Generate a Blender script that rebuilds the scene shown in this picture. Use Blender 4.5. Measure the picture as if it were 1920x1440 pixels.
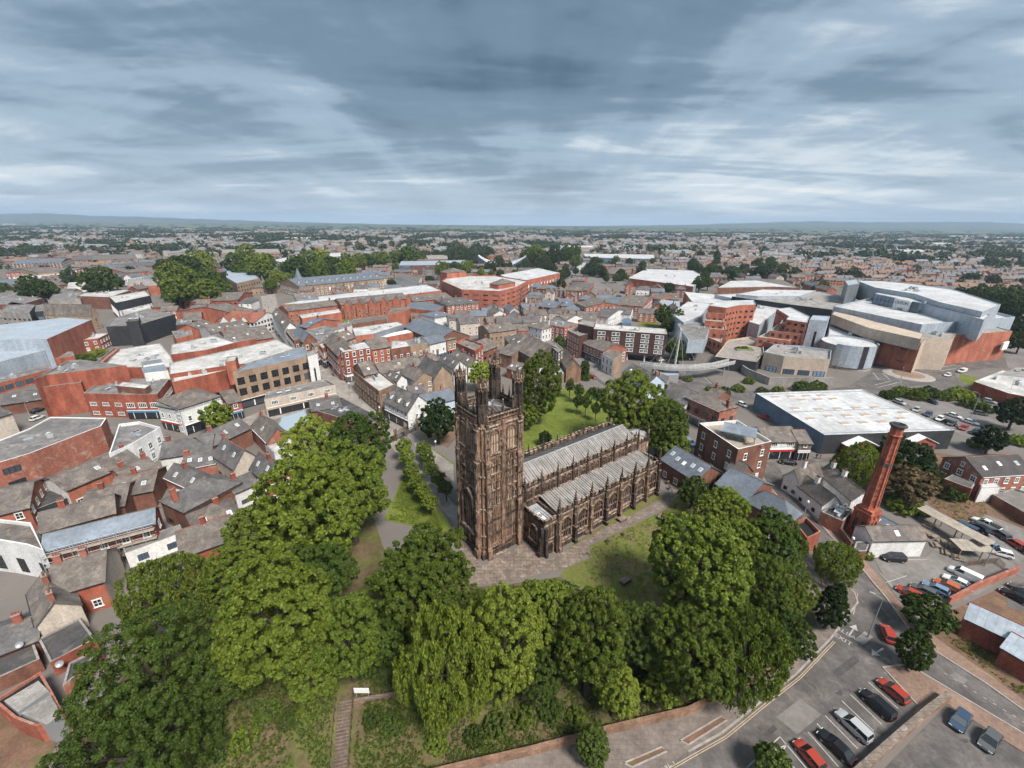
import bpy, bmesh, math, random
import numpy as np
from mathutils import Vector, Matrix
R = math.radians
random.seed(7)
SC = bpy.context.scene
COL = SC.collection
for o in list(bpy.data.objects):
    bpy.data.objects.remove(o)

# ------------------------------------------------------------------ camera
F, HZ, ROLL, H = 806.0, 303.0, R(0.48), 64.5          # focal length and horizon offset in 1920-wide pixels
PITCH = math.atan2(HZ, F)
cam = bpy.data.cameras.new('camera')
cam.sensor_fit = 'HORIZONTAL'; cam.sensor_width = 36.0
cam.lens = 36.0 * F / 1920.0
cam.clip_start = 0.5; cam.clip_end = 60000.0
camo = bpy.data.objects.new('camera', cam); COL.objects.link(camo)
camo.location = (0, 0, H)
camo.rotation_euler = (Matrix.Rotation(R(90) - PITCH, 3, 'X') @ Matrix.Rotation(ROLL, 3, 'Z')).to_euler()
SC.camera = camo

# ------------------------------------------------------------------ sky, sun, exposure
SUN_EL, SUN_AZ = R(52), math.atan2(-0.80, 0.60)        # direction towards the sun, from +X
w = bpy.data.worlds.new('World'); SC.world = w; w.use_nodes = True
nt = w.node_tree; N = nt.nodes; L = nt.links; N.clear()
def nd(tree, typ, **kw):
    n = tree.nodes.new(typ)
    for k, v in kw.items():
        setattr(n, k, v)
    return n
out = nd(nt, 'ShaderNodeOutputWorld'); bg = nd(nt, 'ShaderNodeBackground')
sky = nd(nt, 'ShaderNodeTexSky', sky_type='NISHITA', sun_disc=False)
sky.sun_elevation = SUN_EL; sky.sun_rotation = R(90) - SUN_AZ
sky.air_density = 1.2; sky.dust_density = 2.0
tc = nd(nt, 'ShaderNodeTexCoord'); sep = nd(nt, 'ShaderNodeSeparateXYZ')
L.new(tc.outputs['Generated'], sep.inputs[0])
def mth(tree, op, a, b=None, c=None, clamp=False):
    n = tree.nodes.new('ShaderNodeMath'); n.operation = op; n.use_clamp = clamp
    for i, v in enumerate((a, b, c)):
        if v is None: continue
        if isinstance(v, (int, float)): n.inputs[i].default_value = v
        else: tree.links.new(v, n.inputs[i])
    return n.outputs[0]
zc = mth(nt, 'ADD', mth(nt, 'MAXIMUM', sep.outputs['Z'], 0.0), 0.10)
cx = mth(nt, 'DIVIDE', sep.outputs['X'], zc); cy = mth(nt, 'DIVIDE', sep.outputs['Y'], zc)
comb = nd(nt, 'ShaderNodeCombineXYZ'); L.new(cx, comb.inputs[0]); L.new(cy, comb.inputs[1])
def noise(tree, vec, scale, det, rough, dist=0.0, st=(1, 1, 1), rot=0.0, off=(0, 0, 0)):
    mp = nd(tree, 'ShaderNodeMapping'); mp.inputs['Scale'].default_value = st
    mp.inputs['Rotation'].default_value = (0, 0, rot); mp.inputs['Location'].default_value = off
    tree.links.new(vec, mp.inputs[0])
    n = nd(tree, 'ShaderNodeTexNoise'); n.inputs['Scale'].default_value = scale
    n.inputs['Detail'].default_value = det; n.inputs['Roughness'].default_value = rough
    n.inputs['Distortion'].default_value = dist
    tree.links.new(mp.outputs[0], n.inputs['Vector'])
    return n.outputs['Fac']
def ramp(tree, fac, stops, interp='EASE'):
    n = nd(tree, 'ShaderNodeValToRGB'); n.color_ramp.interpolation = interp
    e = n.color_ramp.elements
    while len(e) < len(stops): e.new(0.5)
    for s, (p, c) in zip(e, stops):
        s.position = p; s.color = tuple(c) + ((1,) if len(c) == 3 else ())
    tree.links.new(fac, n.inputs[0])
    return n.outputs[0]
def mixc(tree, fac, a, b, mode='MIX'):
    n = nd(tree, 'ShaderNodeMix', data_type='RGBA', blend_type=mode)
    for s, v in ((n.inputs[0], fac), (n.inputs[6], a), (n.inputs[7], b)):
        if isinstance(v, (int, float)): s.default_value = v
        elif isinstance(v, tuple): s.default_value = v + ((1,) if len(v) == 3 else ())
        else: tree.links.new(v, s)
    return n.outputs[2]
big = noise(nt, comb.outputs[0], 0.40, 7, 0.54, 0.45, (0.62, 1.0, 1), R(14), (3.1, 1.7, 0))
fine = noise(nt, comb.outputs[0], 1.25, 8, 0.60, 0.55, (0.40, 1.0, 1), R(-16), (0.4, 5.2, 0))
ray_ = noise(nt, comb.outputs[0], 0.9, 5, 0.55, 0.3, (1.0, 0.16, 1), R(-6), (2.4, 0.2, 0))
cl = mth(nt, 'ADD', mth(nt, 'ADD', mth(nt, 'MULTIPLY', big, 0.52), mth(nt, 'MULTIPLY', fine, 0.32)), mth(nt, 'MULTIPLY', ray_, 0.28))
ccol = ramp(nt, cl, [(0.41, (0.060, 0.108, 0.160)), (0.50, (0.145, 0.222, 0.302)), (0.565, (0.30, 0.40, 0.50)), (0.63, (0.62, 0.69, 0.74)), (0.70, (1.0, 0.97, 0.90))])
nish = mixc(nt, 1.0, sky.outputs[0], (0.10, 0.10, 0.10), 'MULTIPLY')
skyc = mixc(nt, 0.90, nish, ccol)
hz = mth(nt, 'POWER', mth(nt, 'SUBTRACT', 1.0, mth(nt, 'MAXIMUM', sep.outputs['Z'], 0.0), clamp=True), 14.0)
skyc = mixc(nt, mth(nt, 'MULTIPLY', hz, 0.82), skyc, (0.56, 0.665, 0.76))
L.new(skyc, bg.inputs['Color']); bg.inputs['Strength'].default_value = 0.29
L.new(bg.outputs[0], out.inputs[0])
sl = bpy.data.lights.new('sun', 'SUN'); sl.energy = 1.5; sl.angle = R(16); sl.color = (1.0, 0.935, 0.85)
so = bpy.data.objects.new('sun', sl); COL.objects.link(so)
sd = Vector((math.cos(SUN_EL) * math.cos(SUN_AZ), math.cos(SUN_EL) * math.sin(SUN_AZ), math.sin(SUN_EL)))
so.rotation_euler = sd.to_track_quat('Z', 'Y').to_euler(); so.location = sd * 300
vs = SC.view_settings
vs.view_transform = 'Standard'; vs.look = 'None'; vs.exposure = 2.02; vs.gamma = 1.0; vs.use_curve_mapping = False
SC.render.engine = 'CYCLES'
SC.cycles.max_bounces = 4; SC.cycles.diffuse_bounces = 2; SC.cycles.glossy_bounces = 2
SC.cycles.transmission_bounces = 2; SC.cycles.transparent_max_bounces = 6; SC.cycles.volume_bounces = 0
SC.cycles.use_adaptive_sampling = True; SC.cycles.adaptive_threshold = 0.03
SC.cycles.use_denoising = True; SC.cycles.denoiser = 'OPENIMAGEDENOISE'; SC.cycles.denoising_input_passes = 'RGB_ALBEDO_NORMAL'; SC.cycles.denoising_prefilter = 'FAST'

# ------------------------------------------------------------------ where a point of the place is, seen from the camera's station
def ray(px, py):
    u = px - 960.0; v = 720.0 - py
    c, s = math.cos(ROLL), math.sin(ROLL)
    u, v = u * c - v * s, u * s + v * c
    cp, sp = math.cos(PITCH), math.sin(PITCH)
    return (u, F * cp + v * sp, -F * sp + v * cp)
def PZ(px, py, z=0.0):
    d = ray(px, py); t = (z - H) / d[2]
    return Vector((d[0] * t, d[1] * t, z))
def sstep(a, b, x):
    t = min(1.0, max(0.0, (x - a) / (b - a))); return t * t * (3 - 2 * t)
DROP = 3.5
WALLPX = [(560, 1530), (870, 1442), (1000, 1412), (1140, 1374), (1290, 1338), (1392, 1288), (1500, 1235), (1560, 1165), (1540, 1090), (1528, 1030)]
WL = [PZ(x, y, -DROP) for x, y in WALLPX]
WL = [Vector((-60, 22, 0))] + WL + [Vector((WL[-1].x + 2, 90, 0)), Vector((40, 130, 0))]
def sdist(x, y):
    best = 1e9; sg = 1
    for a, b in zip(WL[:-1], WL[1:]):
        dx, dy = b.x - a.x, b.y - a.y; l2 = dx * dx + dy * dy
        t = min(1, max(0, ((x - a.x) * dx + (y - a.y) * dy) / l2))
        ex, ey = x - a.x - t * dx, y - a.y - t * dy; d = ex * ex + ey * ey
        if d < best:
            best = d; sg = 1 if dx * (y - a.y) - dy * (x - a.x) > 0 else -1
    return sg * math.sqrt(best)
def TZ(x, y):
    if y > 118 or y < -20: return 0.0
    k = 1 - sstep(62, 116, y)
    d = sdist(x, y) if (x > -75 and y < 135) else 30
    return -DROP * k * (1 - sstep(0.6, 13.0, d))
def G(px, py, dz=0.0):
    z = 0.0
    for _ in range(12):
        p = PZ(px, py, z + dz); z = 0.5 * z + 0.5 * TZ(p.x, p.y)
    p = PZ(px, py, z + dz); p.z = TZ(p.x, p.y)
    return p

# ------------------------------------------------------------------ materials
MATS = {}
def newmat(name):
    m = bpy.data.materials.new(name); m.use_nodes = True; t = m.node_tree
    b = t.nodes['Principled BSDF']
    MATS[name] = m
    return m, t, b
def hexc(s):
    s = s.lstrip('#'); v = [int(s[i:i + 2], 16) / 255 for i in (0, 2, 4)]
    return tuple(x / 12.92 if x <= 0.04045 else ((x + 0.055) / 1.055) ** 2.4 for x in v)
def M(name, c1, c2=None, sc=0.35, rough=0.85, grime=0.35, pat=None, metal=0.0, bump=0.0, spec=0.3, c3=None, patk=0.45, gd=0.30):
    """weathered surface: two colours in patches, fine speckle, grime; pat = courses laid in metres along the face"""
    m, t, b = newmat(name)
    c2 = c2 or tuple(x * 0.72 for x in c1)
    tcn = nd(t, 'ShaderNodeTexCoord'); geo = nd(t, 'ShaderNodeNewGeometry')
    pos = geo.outputs['Position']
    n1 = noise(t, pos, sc, 5, 0.62, 0.4)
    f1 = ramp(t, n1, [(0.36, (0, 0, 0)), (0.64, (1, 1, 1))], 'LINEAR')
    col = mixc(t, f1, c1, c2)
    n2 = noise(t, pos, sc * 9, 3, 0.7)
    col = mixc(t, 0.55, col, ramp(t, n2, [(0.30, (0.62, 0.62, 0.62)), (0.70, (1.30, 1.30, 1.30))], 'LINEAR'), 'MULTIPLY')
    if c3:
        n4 = noise(t, pos, sc * 2.2, 6, 0.72, 0.6, off=(9, 4, 2))
        col = mixc(t, ramp(t, n4, [(0.52, (0, 0, 0)), (0.66, (1, 1, 1))], 'LINEAR'), col, c3)
    if grime:
        n3 = noise(t, pos, sc * 1.4, 4, 0.75, 0.2, (1, 1, 0.22), 0, (4, 7, 1))
        col = mixc(t, grime, col, ramp(t, n3, [(0.40, (gd, gd * .95, gd * .92)), (0.60, (1, 1, 1))], 'LINEAR'), 'MULTIPLY')
    if pat:
        br = nd(t, 'ShaderNodeTexBrick'); br.offset = 0.5
        br.inputs['Color1'].default_value = (1.12, 1.12, 1.12, 1); br.inputs['Color2'].default_value = (0.78, 0.78, 0.78, 1)
        br.inputs['Mortar'].default_value = (0.55, 0.55, 0.55, 1)
        br.inputs['Scale'].default_value = 1.0; br.inputs['Mortar Size'].default_value = pat[2]
        br.inputs['Brick Width'].default_value = pat[0]; br.inputs['Row Height'].default_value = pat[1]
        L2 = t.links; L2.new(tcn.outputs['UV'], br.inputs['Vector'])
        col = mixc(t, patk, col, br.outputs['Color'], 'MULTIPLY')
    t.links.new(col, b.inputs['Base Color'])
    b.inputs['Roughness'].default_value = rough; b.inputs['Metallic'].default_value = metal
    b.inputs['Specular IOR Level'].default_value = spec
    if bump:
        bp = nd(t, 'ShaderNodeBump'); bp.inputs['Strength'].default_value = bump; bp.inputs['Distance'].default_value = 0.1
        t.links.new(n2, bp.inputs['Height']); t.links.new(bp.outputs[0], b.inputs['Normal'])
    return m
def flatmat(name, c, rough=0.6, metal=0.0, spec=0.4, vary=0.0):
    m, t, b = newmat(name)
    b.inputs['Base Color'].default_value = tuple(c) + (1,)
    b.inputs['Roughness'].default_value = rough; b.inputs['Metallic'].default_value = metal
    b.inputs['Specular IOR Level'].default_value = spec
    if vary:
        oi = nd(t, 'ShaderNodeObjectInfo')
        v = ramp(t, oi.outputs['Random'], [(0, tuple(x * (1 - vary) for x in c)), (1, tuple(min(1, x * (1 + vary)) for x in c))], 'LINEAR')
        t.links.new(v, b.inputs['Base Color'])
    return m
BRK = (0.45, 0.16, 0.012)
M('red', (0.42, 0.125, 0.076), (0.30, 0.085, 0.055), 0.22, 0.9, 0.50, BRK, c3=(0.36, 0.155, 0.105))
M('red2', (0.52, 0.185, 0.115), (0.40, 0.130, 0.082), 0.22, 0.9, 0.45, BRK, c3=(0.44, 0.20, 0.14))
M('redpale', (0.40, 0.155, 0.105), (0.32, 0.12, 0.085), 0.22, 0.9, 0.40, BRK, c3=(0.46, 0.34, 0.27))
M('brown', (0.26, 0.125, 0.085), (0.19, 0.085, 0.060), 0.3, 0.9, 0.45, BRK)
M('darkbrick', (0.105, 0.052, 0.042), (0.078, 0.040, 0.034), 0.3, 0.9, 0.3, BRK)
M('tan', (0.40, 0.29, 0.205), (0.32, 0.225, 0.16), 0.3, 0.9, 0.35, (0.7, 0.3, 0.015))
M('sand', (0.36, 0.225, 0.155), (0.25, 0.15, 0.105), 0.35, 0.9, 0.55, (0.9, 0.38, 0.02))
M('stone', (0.30, 0.235, 0.185), (0.20, 0.155, 0.125), 0.4, 0.9, 0.55, (0.8, 0.35, 0.02))
M('rubble', (0.20, 0.150, 0.115), (0.12, 0.092, 0.075), 0.8, 0.95, 0.5, (0.7, 0.33, 0.03))
M('cream', (0.60, 0.53, 0.45), (0.52, 0.45, 0.38), 0.25, 0.85, 0.30)
M('white', (0.78, 0.78, 0.77), (0.68, 0.68, 0.67), 0.25, 0.8, 0.22)
M('paleblue', (0.52, 0.62, 0.72), (0.46, 0.56, 0.66), 0.25, 0.8, 0.2)
M('black', (0.030, 0.032, 0.036), (0.045, 0.046, 0.050), 0.3, 0.7, 0.2, (2.2, 0.6, 0.02))
M('concrete', (0.36, 0.34, 0.32), (0.27, 0.255, 0.24), 0.25, 0.9, 0.45)
M('slate', (0.160, 0.152, 0.152), (0.100, 0.094, 0.094), 0.22, 0.75, 0.40, (0.55, 0.42, 0.04), c3=(0.215, 0.19, 0.165))
M('slate2', (0.20, 0.178, 0.16), (0.14, 0.122, 0.112), 0.25, 0.85, 0.45, (0.55, 0.42, 0.04), c3=(0.30, 0.24, 0.19))
M('slateblue', (0.175, 0.205, 0.245), (0.135, 0.155, 0.185), 0.2, 0.6, 0.30, (0.55, 0.42, 0.04))
M('tile', (0.36, 0.145, 0.095), (0.29, 0.11, 0.075), 0.3, 0.85, 0.35, (0.4, 0.4, 0.04))
M('tiledark', (0.088, 0.082, 0.080), (0.066, 0.062, 0.062), 0.3, 0.8, 0.3, (0.45, 0.42, 0.04))
M('felt', (0.23, 0.22, 0.215), (0.155, 0.150, 0.150), 0.16, 0.9, 0.40, c3=(0.32, 0.30, 0.28))
M('feltdark', (0.085, 0.082, 0.082), (0.060, 0.058, 0.060), 0.18, 0.9, 0.30, c3=(0.15, 0.14, 0.13))
M('feltblue', (0.23, 0.275, 0.33), (0.18, 0.21, 0.25), 0.16, 0.7, 0.30)
M('whiteroof', (0.60, 0.595, 0.58), (0.48, 0.47, 0.455), 0.10, 0.75, 0.40, (3.0, 9.0, 0.03), c3=(0.42, 0.40, 0.37))
M('whiteroof2', (0.60, 0.605, 0.61), (0.52, 0.525, 0.53), 0.06, 0.6, 0.28, (1.2, 24.0, 0.05), c3=(0.52, 0.52, 0.52))
M('metal', (0.40, 0.455, 0.515), (0.34, 0.39, 0.45), 0.12, 0.45, 0.18, (1.1, 9.0, 0.04), spec=0.5)
M('metaldark', (0.20, 0.22, 0.245), (0.165, 0.18, 0.20), 0.12, 0.5, 0.2, (0.6, 9.0, 0.05), spec=0.5)
M('bluemetal', (0.125, 0.195, 0.285), (0.105, 0.165, 0.245), 0.15, 0.5, 0.25, (0.5, 9.0, 0.05))
M('beige', (0.52, 0.43, 0.345), (0.47, 0.385, 0.31), 0.2, 0.85, 0.2, (1.6, 0.8, 0.012), patk=0.25)
M('copper', (0.25, 0.38, 0.42), (0.20, 0.31, 0.35), 0.3, 0.6, 0.2)
M('lead', (0.335, 0.32, 0.305), (0.265, 0.252, 0.24), 0.30, 0.75, 0.40, c3=(0.38, 0.365, 0.35))
M('navestone', (0.30, 0.195, 0.135), (0.110, 0.075, 0.056), 0.75, 0.95, 0.85, (0.75, 0.36, 0.03), bump=0.5, c3=(0.055, 0.043, 0.037), gd=0.14)
M('leadblue', (0.44, 0.47, 0.50), (0.36, 0.38, 0.41), 0.35, 0.6, 0.30)
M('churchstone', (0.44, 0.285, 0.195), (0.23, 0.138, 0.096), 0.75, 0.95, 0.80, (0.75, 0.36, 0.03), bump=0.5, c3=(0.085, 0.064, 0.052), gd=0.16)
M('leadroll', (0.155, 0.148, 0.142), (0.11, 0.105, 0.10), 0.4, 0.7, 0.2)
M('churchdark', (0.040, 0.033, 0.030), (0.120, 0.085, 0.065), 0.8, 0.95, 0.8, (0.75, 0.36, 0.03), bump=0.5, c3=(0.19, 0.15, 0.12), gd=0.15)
M('churchpale', (0.56, 0.45, 0.355), (0.32, 0.23, 0.17), 0.9, 0.95, 0.85, None, bump=0.5, c3=(0.085, 0.066, 0.055), gd=0.14)
M('asphalt', (0.155, 0.142, 0.135), (0.112, 0.102, 0.098), 0.16, 0.9, 0.42, c3=(0.195, 0.172, 0.160))
M('tarpatch', (0.092, 0.086, 0.084), (0.075, 0.070, 0.069), 0.3, 0.9, 0.3)
M('asphalt2', (0.215, 0.200, 0.190), (0.175, 0.160, 0.152), 0.08, 0.9, 0.28)
M('paving', (0.34, 0.305, 0.275), (0.27, 0.24, 0.22), 0.15, 0.9, 0.30, (1.2, 0.8, 0.03), c3=(0.40, 0.37, 0.34))
M('pavebrown', (0.235, 0.198, 0.175), (0.185, 0.155, 0.138), 0.15, 0.9, 0.30, (0.9, 0.6, 0.03))
M('brickpaving', (0.30, 0.205, 0.155), (0.24, 0.16, 0.125), 0.2, 0.9, 0.25, (0.6, 0.3, 0.03))
M('flags', (0.26, 0.208, 0.172), (0.185, 0.145, 0.120), 0.5, 0.9, 0.35, (1.3, 0.9, 0.05), c3=(0.36, 0.30, 0.26), patk=0.8)
M('kerb', (0.40, 0.36, 0.33), (0.32, 0.29, 0.265), 0.6, 0.9, 0.3)
M('paint', (0.52, 0.50, 0.48), (0.40, 0.38, 0.36), 1.2, 0.8, 0.2)
M('yellowline', (0.55, 0.43, 0.28), (0.44, 0.34, 0.24), 1.2, 0.8, 0.2)
M('grass', (0.150, 0.185, 0.026), (0.105, 0.140, 0.022), 0.22, 0.95, 0.2, bump=0.6, c3=(0.175, 0.185, 0.045))
M('meadow', (0.135, 0.165, 0.030), (0.165, 0.125, 0.065), 0.16, 0.95, 0.2, bump=0.6, c3=(0.085, 0.115, 0.02))
M('bank', (0.095, 0.118, 0.024), (0.150, 0.098, 0.064), 0.20, 0.95, 0.35, bump=0.6, c3=(0.060, 0.085, 0.017))
M('earth', (0.21, 0.125, 0.085), (0.15, 0.090, 0.062), 0.3, 0.95, 0.3, bump=0.5, c3=(0.13, 0.125, 0.045))
M('yard', (0.180, 0.160, 0.145), (0.130, 0.118, 0.108), 0.08, 0.9, 0.35, c3=(0.225, 0.205, 0.19))
M('wood', (0.30, 0.235, 0.175), (0.22, 0.17, 0.13), 0.8, 0.85, 0.3)
M('decking', (0.42, 0.37, 0.31), (0.34, 0.30, 0.25), 0.6, 0.85, 0.3)
M('bark', (0.095, 0.075, 0.058), (0.06, 0.047, 0.038), 1.5, 0.95, 0.3)
flatmat('frame', (0.76, 0.76, 0.75), 0.5)
flatmat('frametan', (0.40, 0.31, 0.235), 0.7)
flatmat('framedark', (0.030, 0.030, 0.034), 0.5)
flatmat('blackpaint', (0.016, 0.016, 0.018), 0.5)
flatmat('ironwork', (0.022, 0.022, 0.025), 0.5)
flatmat('greymetal', (0.33, 0.35, 0.37), 0.45, 0.3)
flatmat('galv', (0.50, 0.52, 0.54), 0.4, 0.4)
flatmat('signblue', (0.07, 0.24, 0.46), 0.5)
flatmat('signwhite', (0.80, 0.80, 0.80), 0.5)
flatmat('signred', (0.50, 0.045, 0.030), 0.5)
flatmat('lime', (0.32, 0.46, 0.03), 0.8)
flatmat('orange', (0.62, 0.16, 0.06), 0.7)
flatmat('rubber', (0.018, 0.018, 0.019), 0.8)
flatmat('skin', (0.45, 0.27, 0.19), 0.6)
def glassmat(name, c, vary=0.5):
    m, t, b = newmat(name)
    oi = nd(t, 'ShaderNodeObjectInfo')
    v = ramp(t, oi.outputs['Random'], [(0, tuple(x * (1 - vary) for x in c)), (0.75, c), (1, tuple(min(1, x * 4.0 + 0.03) for x in c))], 'LINEAR')
    t.links.new(v, b.inputs['Base Color'])
    b.inputs['Roughness'].default_value = 0.09; b.inputs['Specular IOR Level'].default_value = 0.7
glassmat('glass', (0.022, 0.026, 0.032))
glassmat('glassblue', (0.075, 0.12, 0.17), 0.3)
glassmat('skylight', (0.33, 0.40, 0.45), 0.2)
glassmat('leaded', (0.028, 0.030, 0.034), 0.2)
glassmat('carglass', (0.018, 0.022, 0.027), 0.2)
glassmat('blind', (0.45, 0.45, 0.44), 0.3)
def leafmat(name, c1, c2, c3, obcol=True):
    m, t, b = newmat(name)
    geo = nd(t, 'ShaderNodeNewGeometry'); oi = nd(t, 'ShaderNodeObjectInfo')
    f = mth(t, 'ADD', mth(t, 'MULTIPLY', geo.outputs['Random Per Island'], 0.66), mth(t, 'MULTIPLY', oi.outputs['Random'], 0.34))
    col = ramp(t, f, [(0.12, c1), (0.5, c2), (0.92, c3)], 'LINEAR')
    col = mixc(t, 1.0, col, oi.outputs['Color'], 'MULTIPLY')
    t.links.new(col, b.inputs['Base Color']); b.inputs['Roughness'].default_value = 0.5
    b.inputs['Specular IOR Level'].default_value = 0.12
    tr = nd(t, 'ShaderNodeBsdfTranslucent'); t.links.new(mixc(t, 1.0, col, (1.3, 1.35, 0.7), 'MULTIPLY'), tr.inputs['Color'])
    mx = nd(t, 'ShaderNodeMixShader'); mx.inputs[0].default_value = 0.22
    t.links.new(b.outputs[0], mx.inputs[1]); t.links.new(tr.outputs[0], mx.inputs[2])
    t.links.new(mx.outputs[0], t.nodes['Material Output'].inputs['Surface'])
leafmat('leaf', (0.050, 0.080, 0.011), (0.098, 0.136, 0.018), (0.165, 0.200, 0.034))
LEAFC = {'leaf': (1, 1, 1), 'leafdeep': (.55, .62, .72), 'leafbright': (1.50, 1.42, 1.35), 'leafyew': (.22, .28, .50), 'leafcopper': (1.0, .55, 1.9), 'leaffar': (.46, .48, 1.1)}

# ------------------------------------------------------------------ mesh helpers
class MB:
    """collects faces for ONE mesh object"""
    def __init__(s): s.v = []; s.f = []; s.m = []; s.mats = []
    def mi(s, mat):
        if mat not in s.mats: s.mats.append(mat)
        return s.mats.index(mat)
    def face(s, pts, mat):
        b = len(s.v); s.v.extend([tuple(p) for p in pts]); s.f.append(tuple(range(b, b + len(pts)))); s.m.append(s.mi(mat))
    def box(s, o, ax, ay, az, mat):
        """o corner, three edge vectors"""
        o = Vector(o); ax = Vector(ax); ay = Vector(ay); az = Vector(az)
        if ax.cross(ay).dot(az) < 0: ax, ay = ay, ax
        b = len(s.v)
        s.v.extend([tuple(o + p) for p in (Vector((0, 0, 0)), ax, ax + ay, ay, az, ax + az, ax + ay + az, ay + az)])
        k = s.mi(mat)
        for q in ((0, 3, 2, 1), (4, 5, 6, 7), (0, 1, 5, 4), (1, 2, 6, 5), (2, 3, 7, 6), (3, 0, 4, 7)):
            s.f.append(tuple(b + i for i in q)); s.m.append(k)
    def bx(s, x0, x1, y0, y1, z0, z1, mat):
        s.box((x0, y0, z0), (x1 - x0, 0, 0), (0, y1 - y0, 0), (0, 0, z1 - z0), mat)
    def prism(s, poly, z0, z1, mat, cap=True, capmat=None, bottom=False):
        n = len(poly); b = len(s.v)
        poly = ccw(poly)
        s.v.extend([(p[0], p[1], z0) for p in poly]); s.v.extend([(p[0], p[1], z1) for p in poly])
        k = s.mi(mat)
        for i in range(n):
            j = (i + 1) % n; s.f.append((b + i, b + j, b + n + j, b + n + i)); s.m.append(k)
        if cap: s.f.append(tuple(range(b + n, b + 2 * n))); s.m.append(s.mi(capmat or mat))
        if bottom: s.f.append(tuple(range(b + n - 1, b - 1, -1))); s.m.append(k)
    def ring(s, c, radii, zs, n, mat, rot=0.0, cap=True):
        b = len(s.v); k = s.mi(mat)
        for r, z in zip(radii, zs):
            for i in range(n):
                a = rot + 2 * math.pi * i / n; s.v.append((c[0] + r * math.cos(a), c[1] + r * math.sin(a), c[2] + z))
        for q in range(len(zs) - 1):
            for i in range(n):
                j = (i + 1) % n; s.f.append((b + q * n + i, b + q * n + j, b + (q + 1) * n + j, b + (q + 1) * n + i)); s.m.append(k)
        if cap:
            t = b + (len(zs) - 1) * n; s.f.append(tuple(range(t, t + n))); s.m.append(k)
    def tube(s, p, q, r0, r1, mat, n=6):
        p = Vector(p); q = Vector(q); d = (q - p).normalized()
        u = d.orthogonal().normalized(); v = d.cross(u); b = len(s.v); k = s.mi(mat)
        for c, r in ((p, r0), (q, r1)):
            for i in range(n):
                a = 2 * math.pi * i / n; s.v.append(tuple(c + u * (r * math.cos(a)) + v * (r * math.sin(a))))
        for i in range(n):
            j = (i + 1) % n; s.f.append((b + i, b + j, b + n + j, b + n + i)); s.m.append(k)
        s.f.append(tuple(range(b + n, b + 2 * n))); s.m.append(k)
        s.f.append(tuple(range(b + n - 1, b - 1, -1))); s.m.append(k)
    def mesh(s, name, uv=True, smooth=False):
        me = bpy.data.meshes.new(name)
        me.from_pydata(s.v, [], s.f); me.update()
        for mt in s.mats: me.materials.append(MATS[mt])
        me.polygons.foreach_set('material_index', s.m)
        if smooth: me.polygons.foreach_set('use_smooth', [True] * len(s.f))
        if uv and s.f:
            nl = len(me.loops); vi = np.empty(nl, int); me.loops.foreach_get('vertex_index', vi)
            co = np.empty(len(me.vertices) * 3); me.vertices.foreach_get('co', co); co = co.reshape(-1, 3)
            npz = np.empty(len(me.polygons) * 3); me.polygons.foreach_get('normal', npz); npz = npz.reshape(-1, 3)
            lt = np.empty(len(me.polygons), int); me.polygons.foreach_get('loop_total', lt)
            nn = np.repeat(npz, lt, axis=0)
            u = np.stack([-nn[:, 1], nn[:, 0], np.zeros(nl)], 1); ln = np.linalg.norm(u, axis=1)
            flat = ln < 0.05; u[flat] = (1, 0, 0); ln[flat] = 1; u /= ln[:, None]
            v = np.cross(nn, u); p = co[vi]
            uvl = me.uv_layers.new(name='UVMap')
            uvl.data.foreach_set('uv', np.stack([(p * u).sum(1), (p * v).sum(1)], 1).ravel())
        return me
    def build(s, name, parent=None, uv=True, smooth=False, kind=None, loc=None):
        o = bpy.data.objects.new(name, s.mesh(name, uv, smooth)); COL.objects.link(o)
        if parent: o.parent = parent
        if kind: o['kind'] = kind
        if loc is not None: o.location = loc
        return o
def ccw(poly):
    a = sum(poly[i][0] * poly[(i + 1) % len(poly)][1] - poly[(i + 1) % len(poly)][0] * poly[i][1] for i in range(len(poly)))
    return list(poly) if a > 0 else list(reversed(poly))
def tag(o, label, cat, group=None):
    o['label'] = label; o['category'] = cat
    if group: o['group'] = group
    return o
ORD = 'first second third fourth fifth sixth seventh eighth ninth tenth eleventh twelfth thirteenth fourteenth fifteenth sixteenth seventeenth eighteenth nineteenth twentieth twenty-first twenty-second twenty-third twenty-fourth twenty-fifth twenty-sixth'.split()
def nth(items, x): return ORD[sorted(items).index(x)]
def root(name, loc, label=None, cat=None, group=None, rz=0.0):
    o = bpy.data.objects.new(name, None); COL.objects.link(o); o.location = loc; o.rotation_euler = (0, 0, rz)
    o.empty_display_size = 0.3
    if label: tag(o, label, cat, group)
    return o
def inst(name, me, parent, loc=(0, 0, 0), rz=0.0, sc=(1, 1, 1)):
    o = bpy.data.objects.new(name, me); COL.objects.link(o); o.parent = parent
    o.location = loc; o.rotation_euler = (0, 0, rz); o.scale = sc
    return o
def copy_tree(src):
    c = src.copy(); COL.objects.link(c)
    for ch in src.children:
        d = ch.copy(); COL.objects.link(d); d.parent = c
        for g in ch.children:
            e = g.copy(); COL.objects.link(e); e.parent = d
    return c
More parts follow.
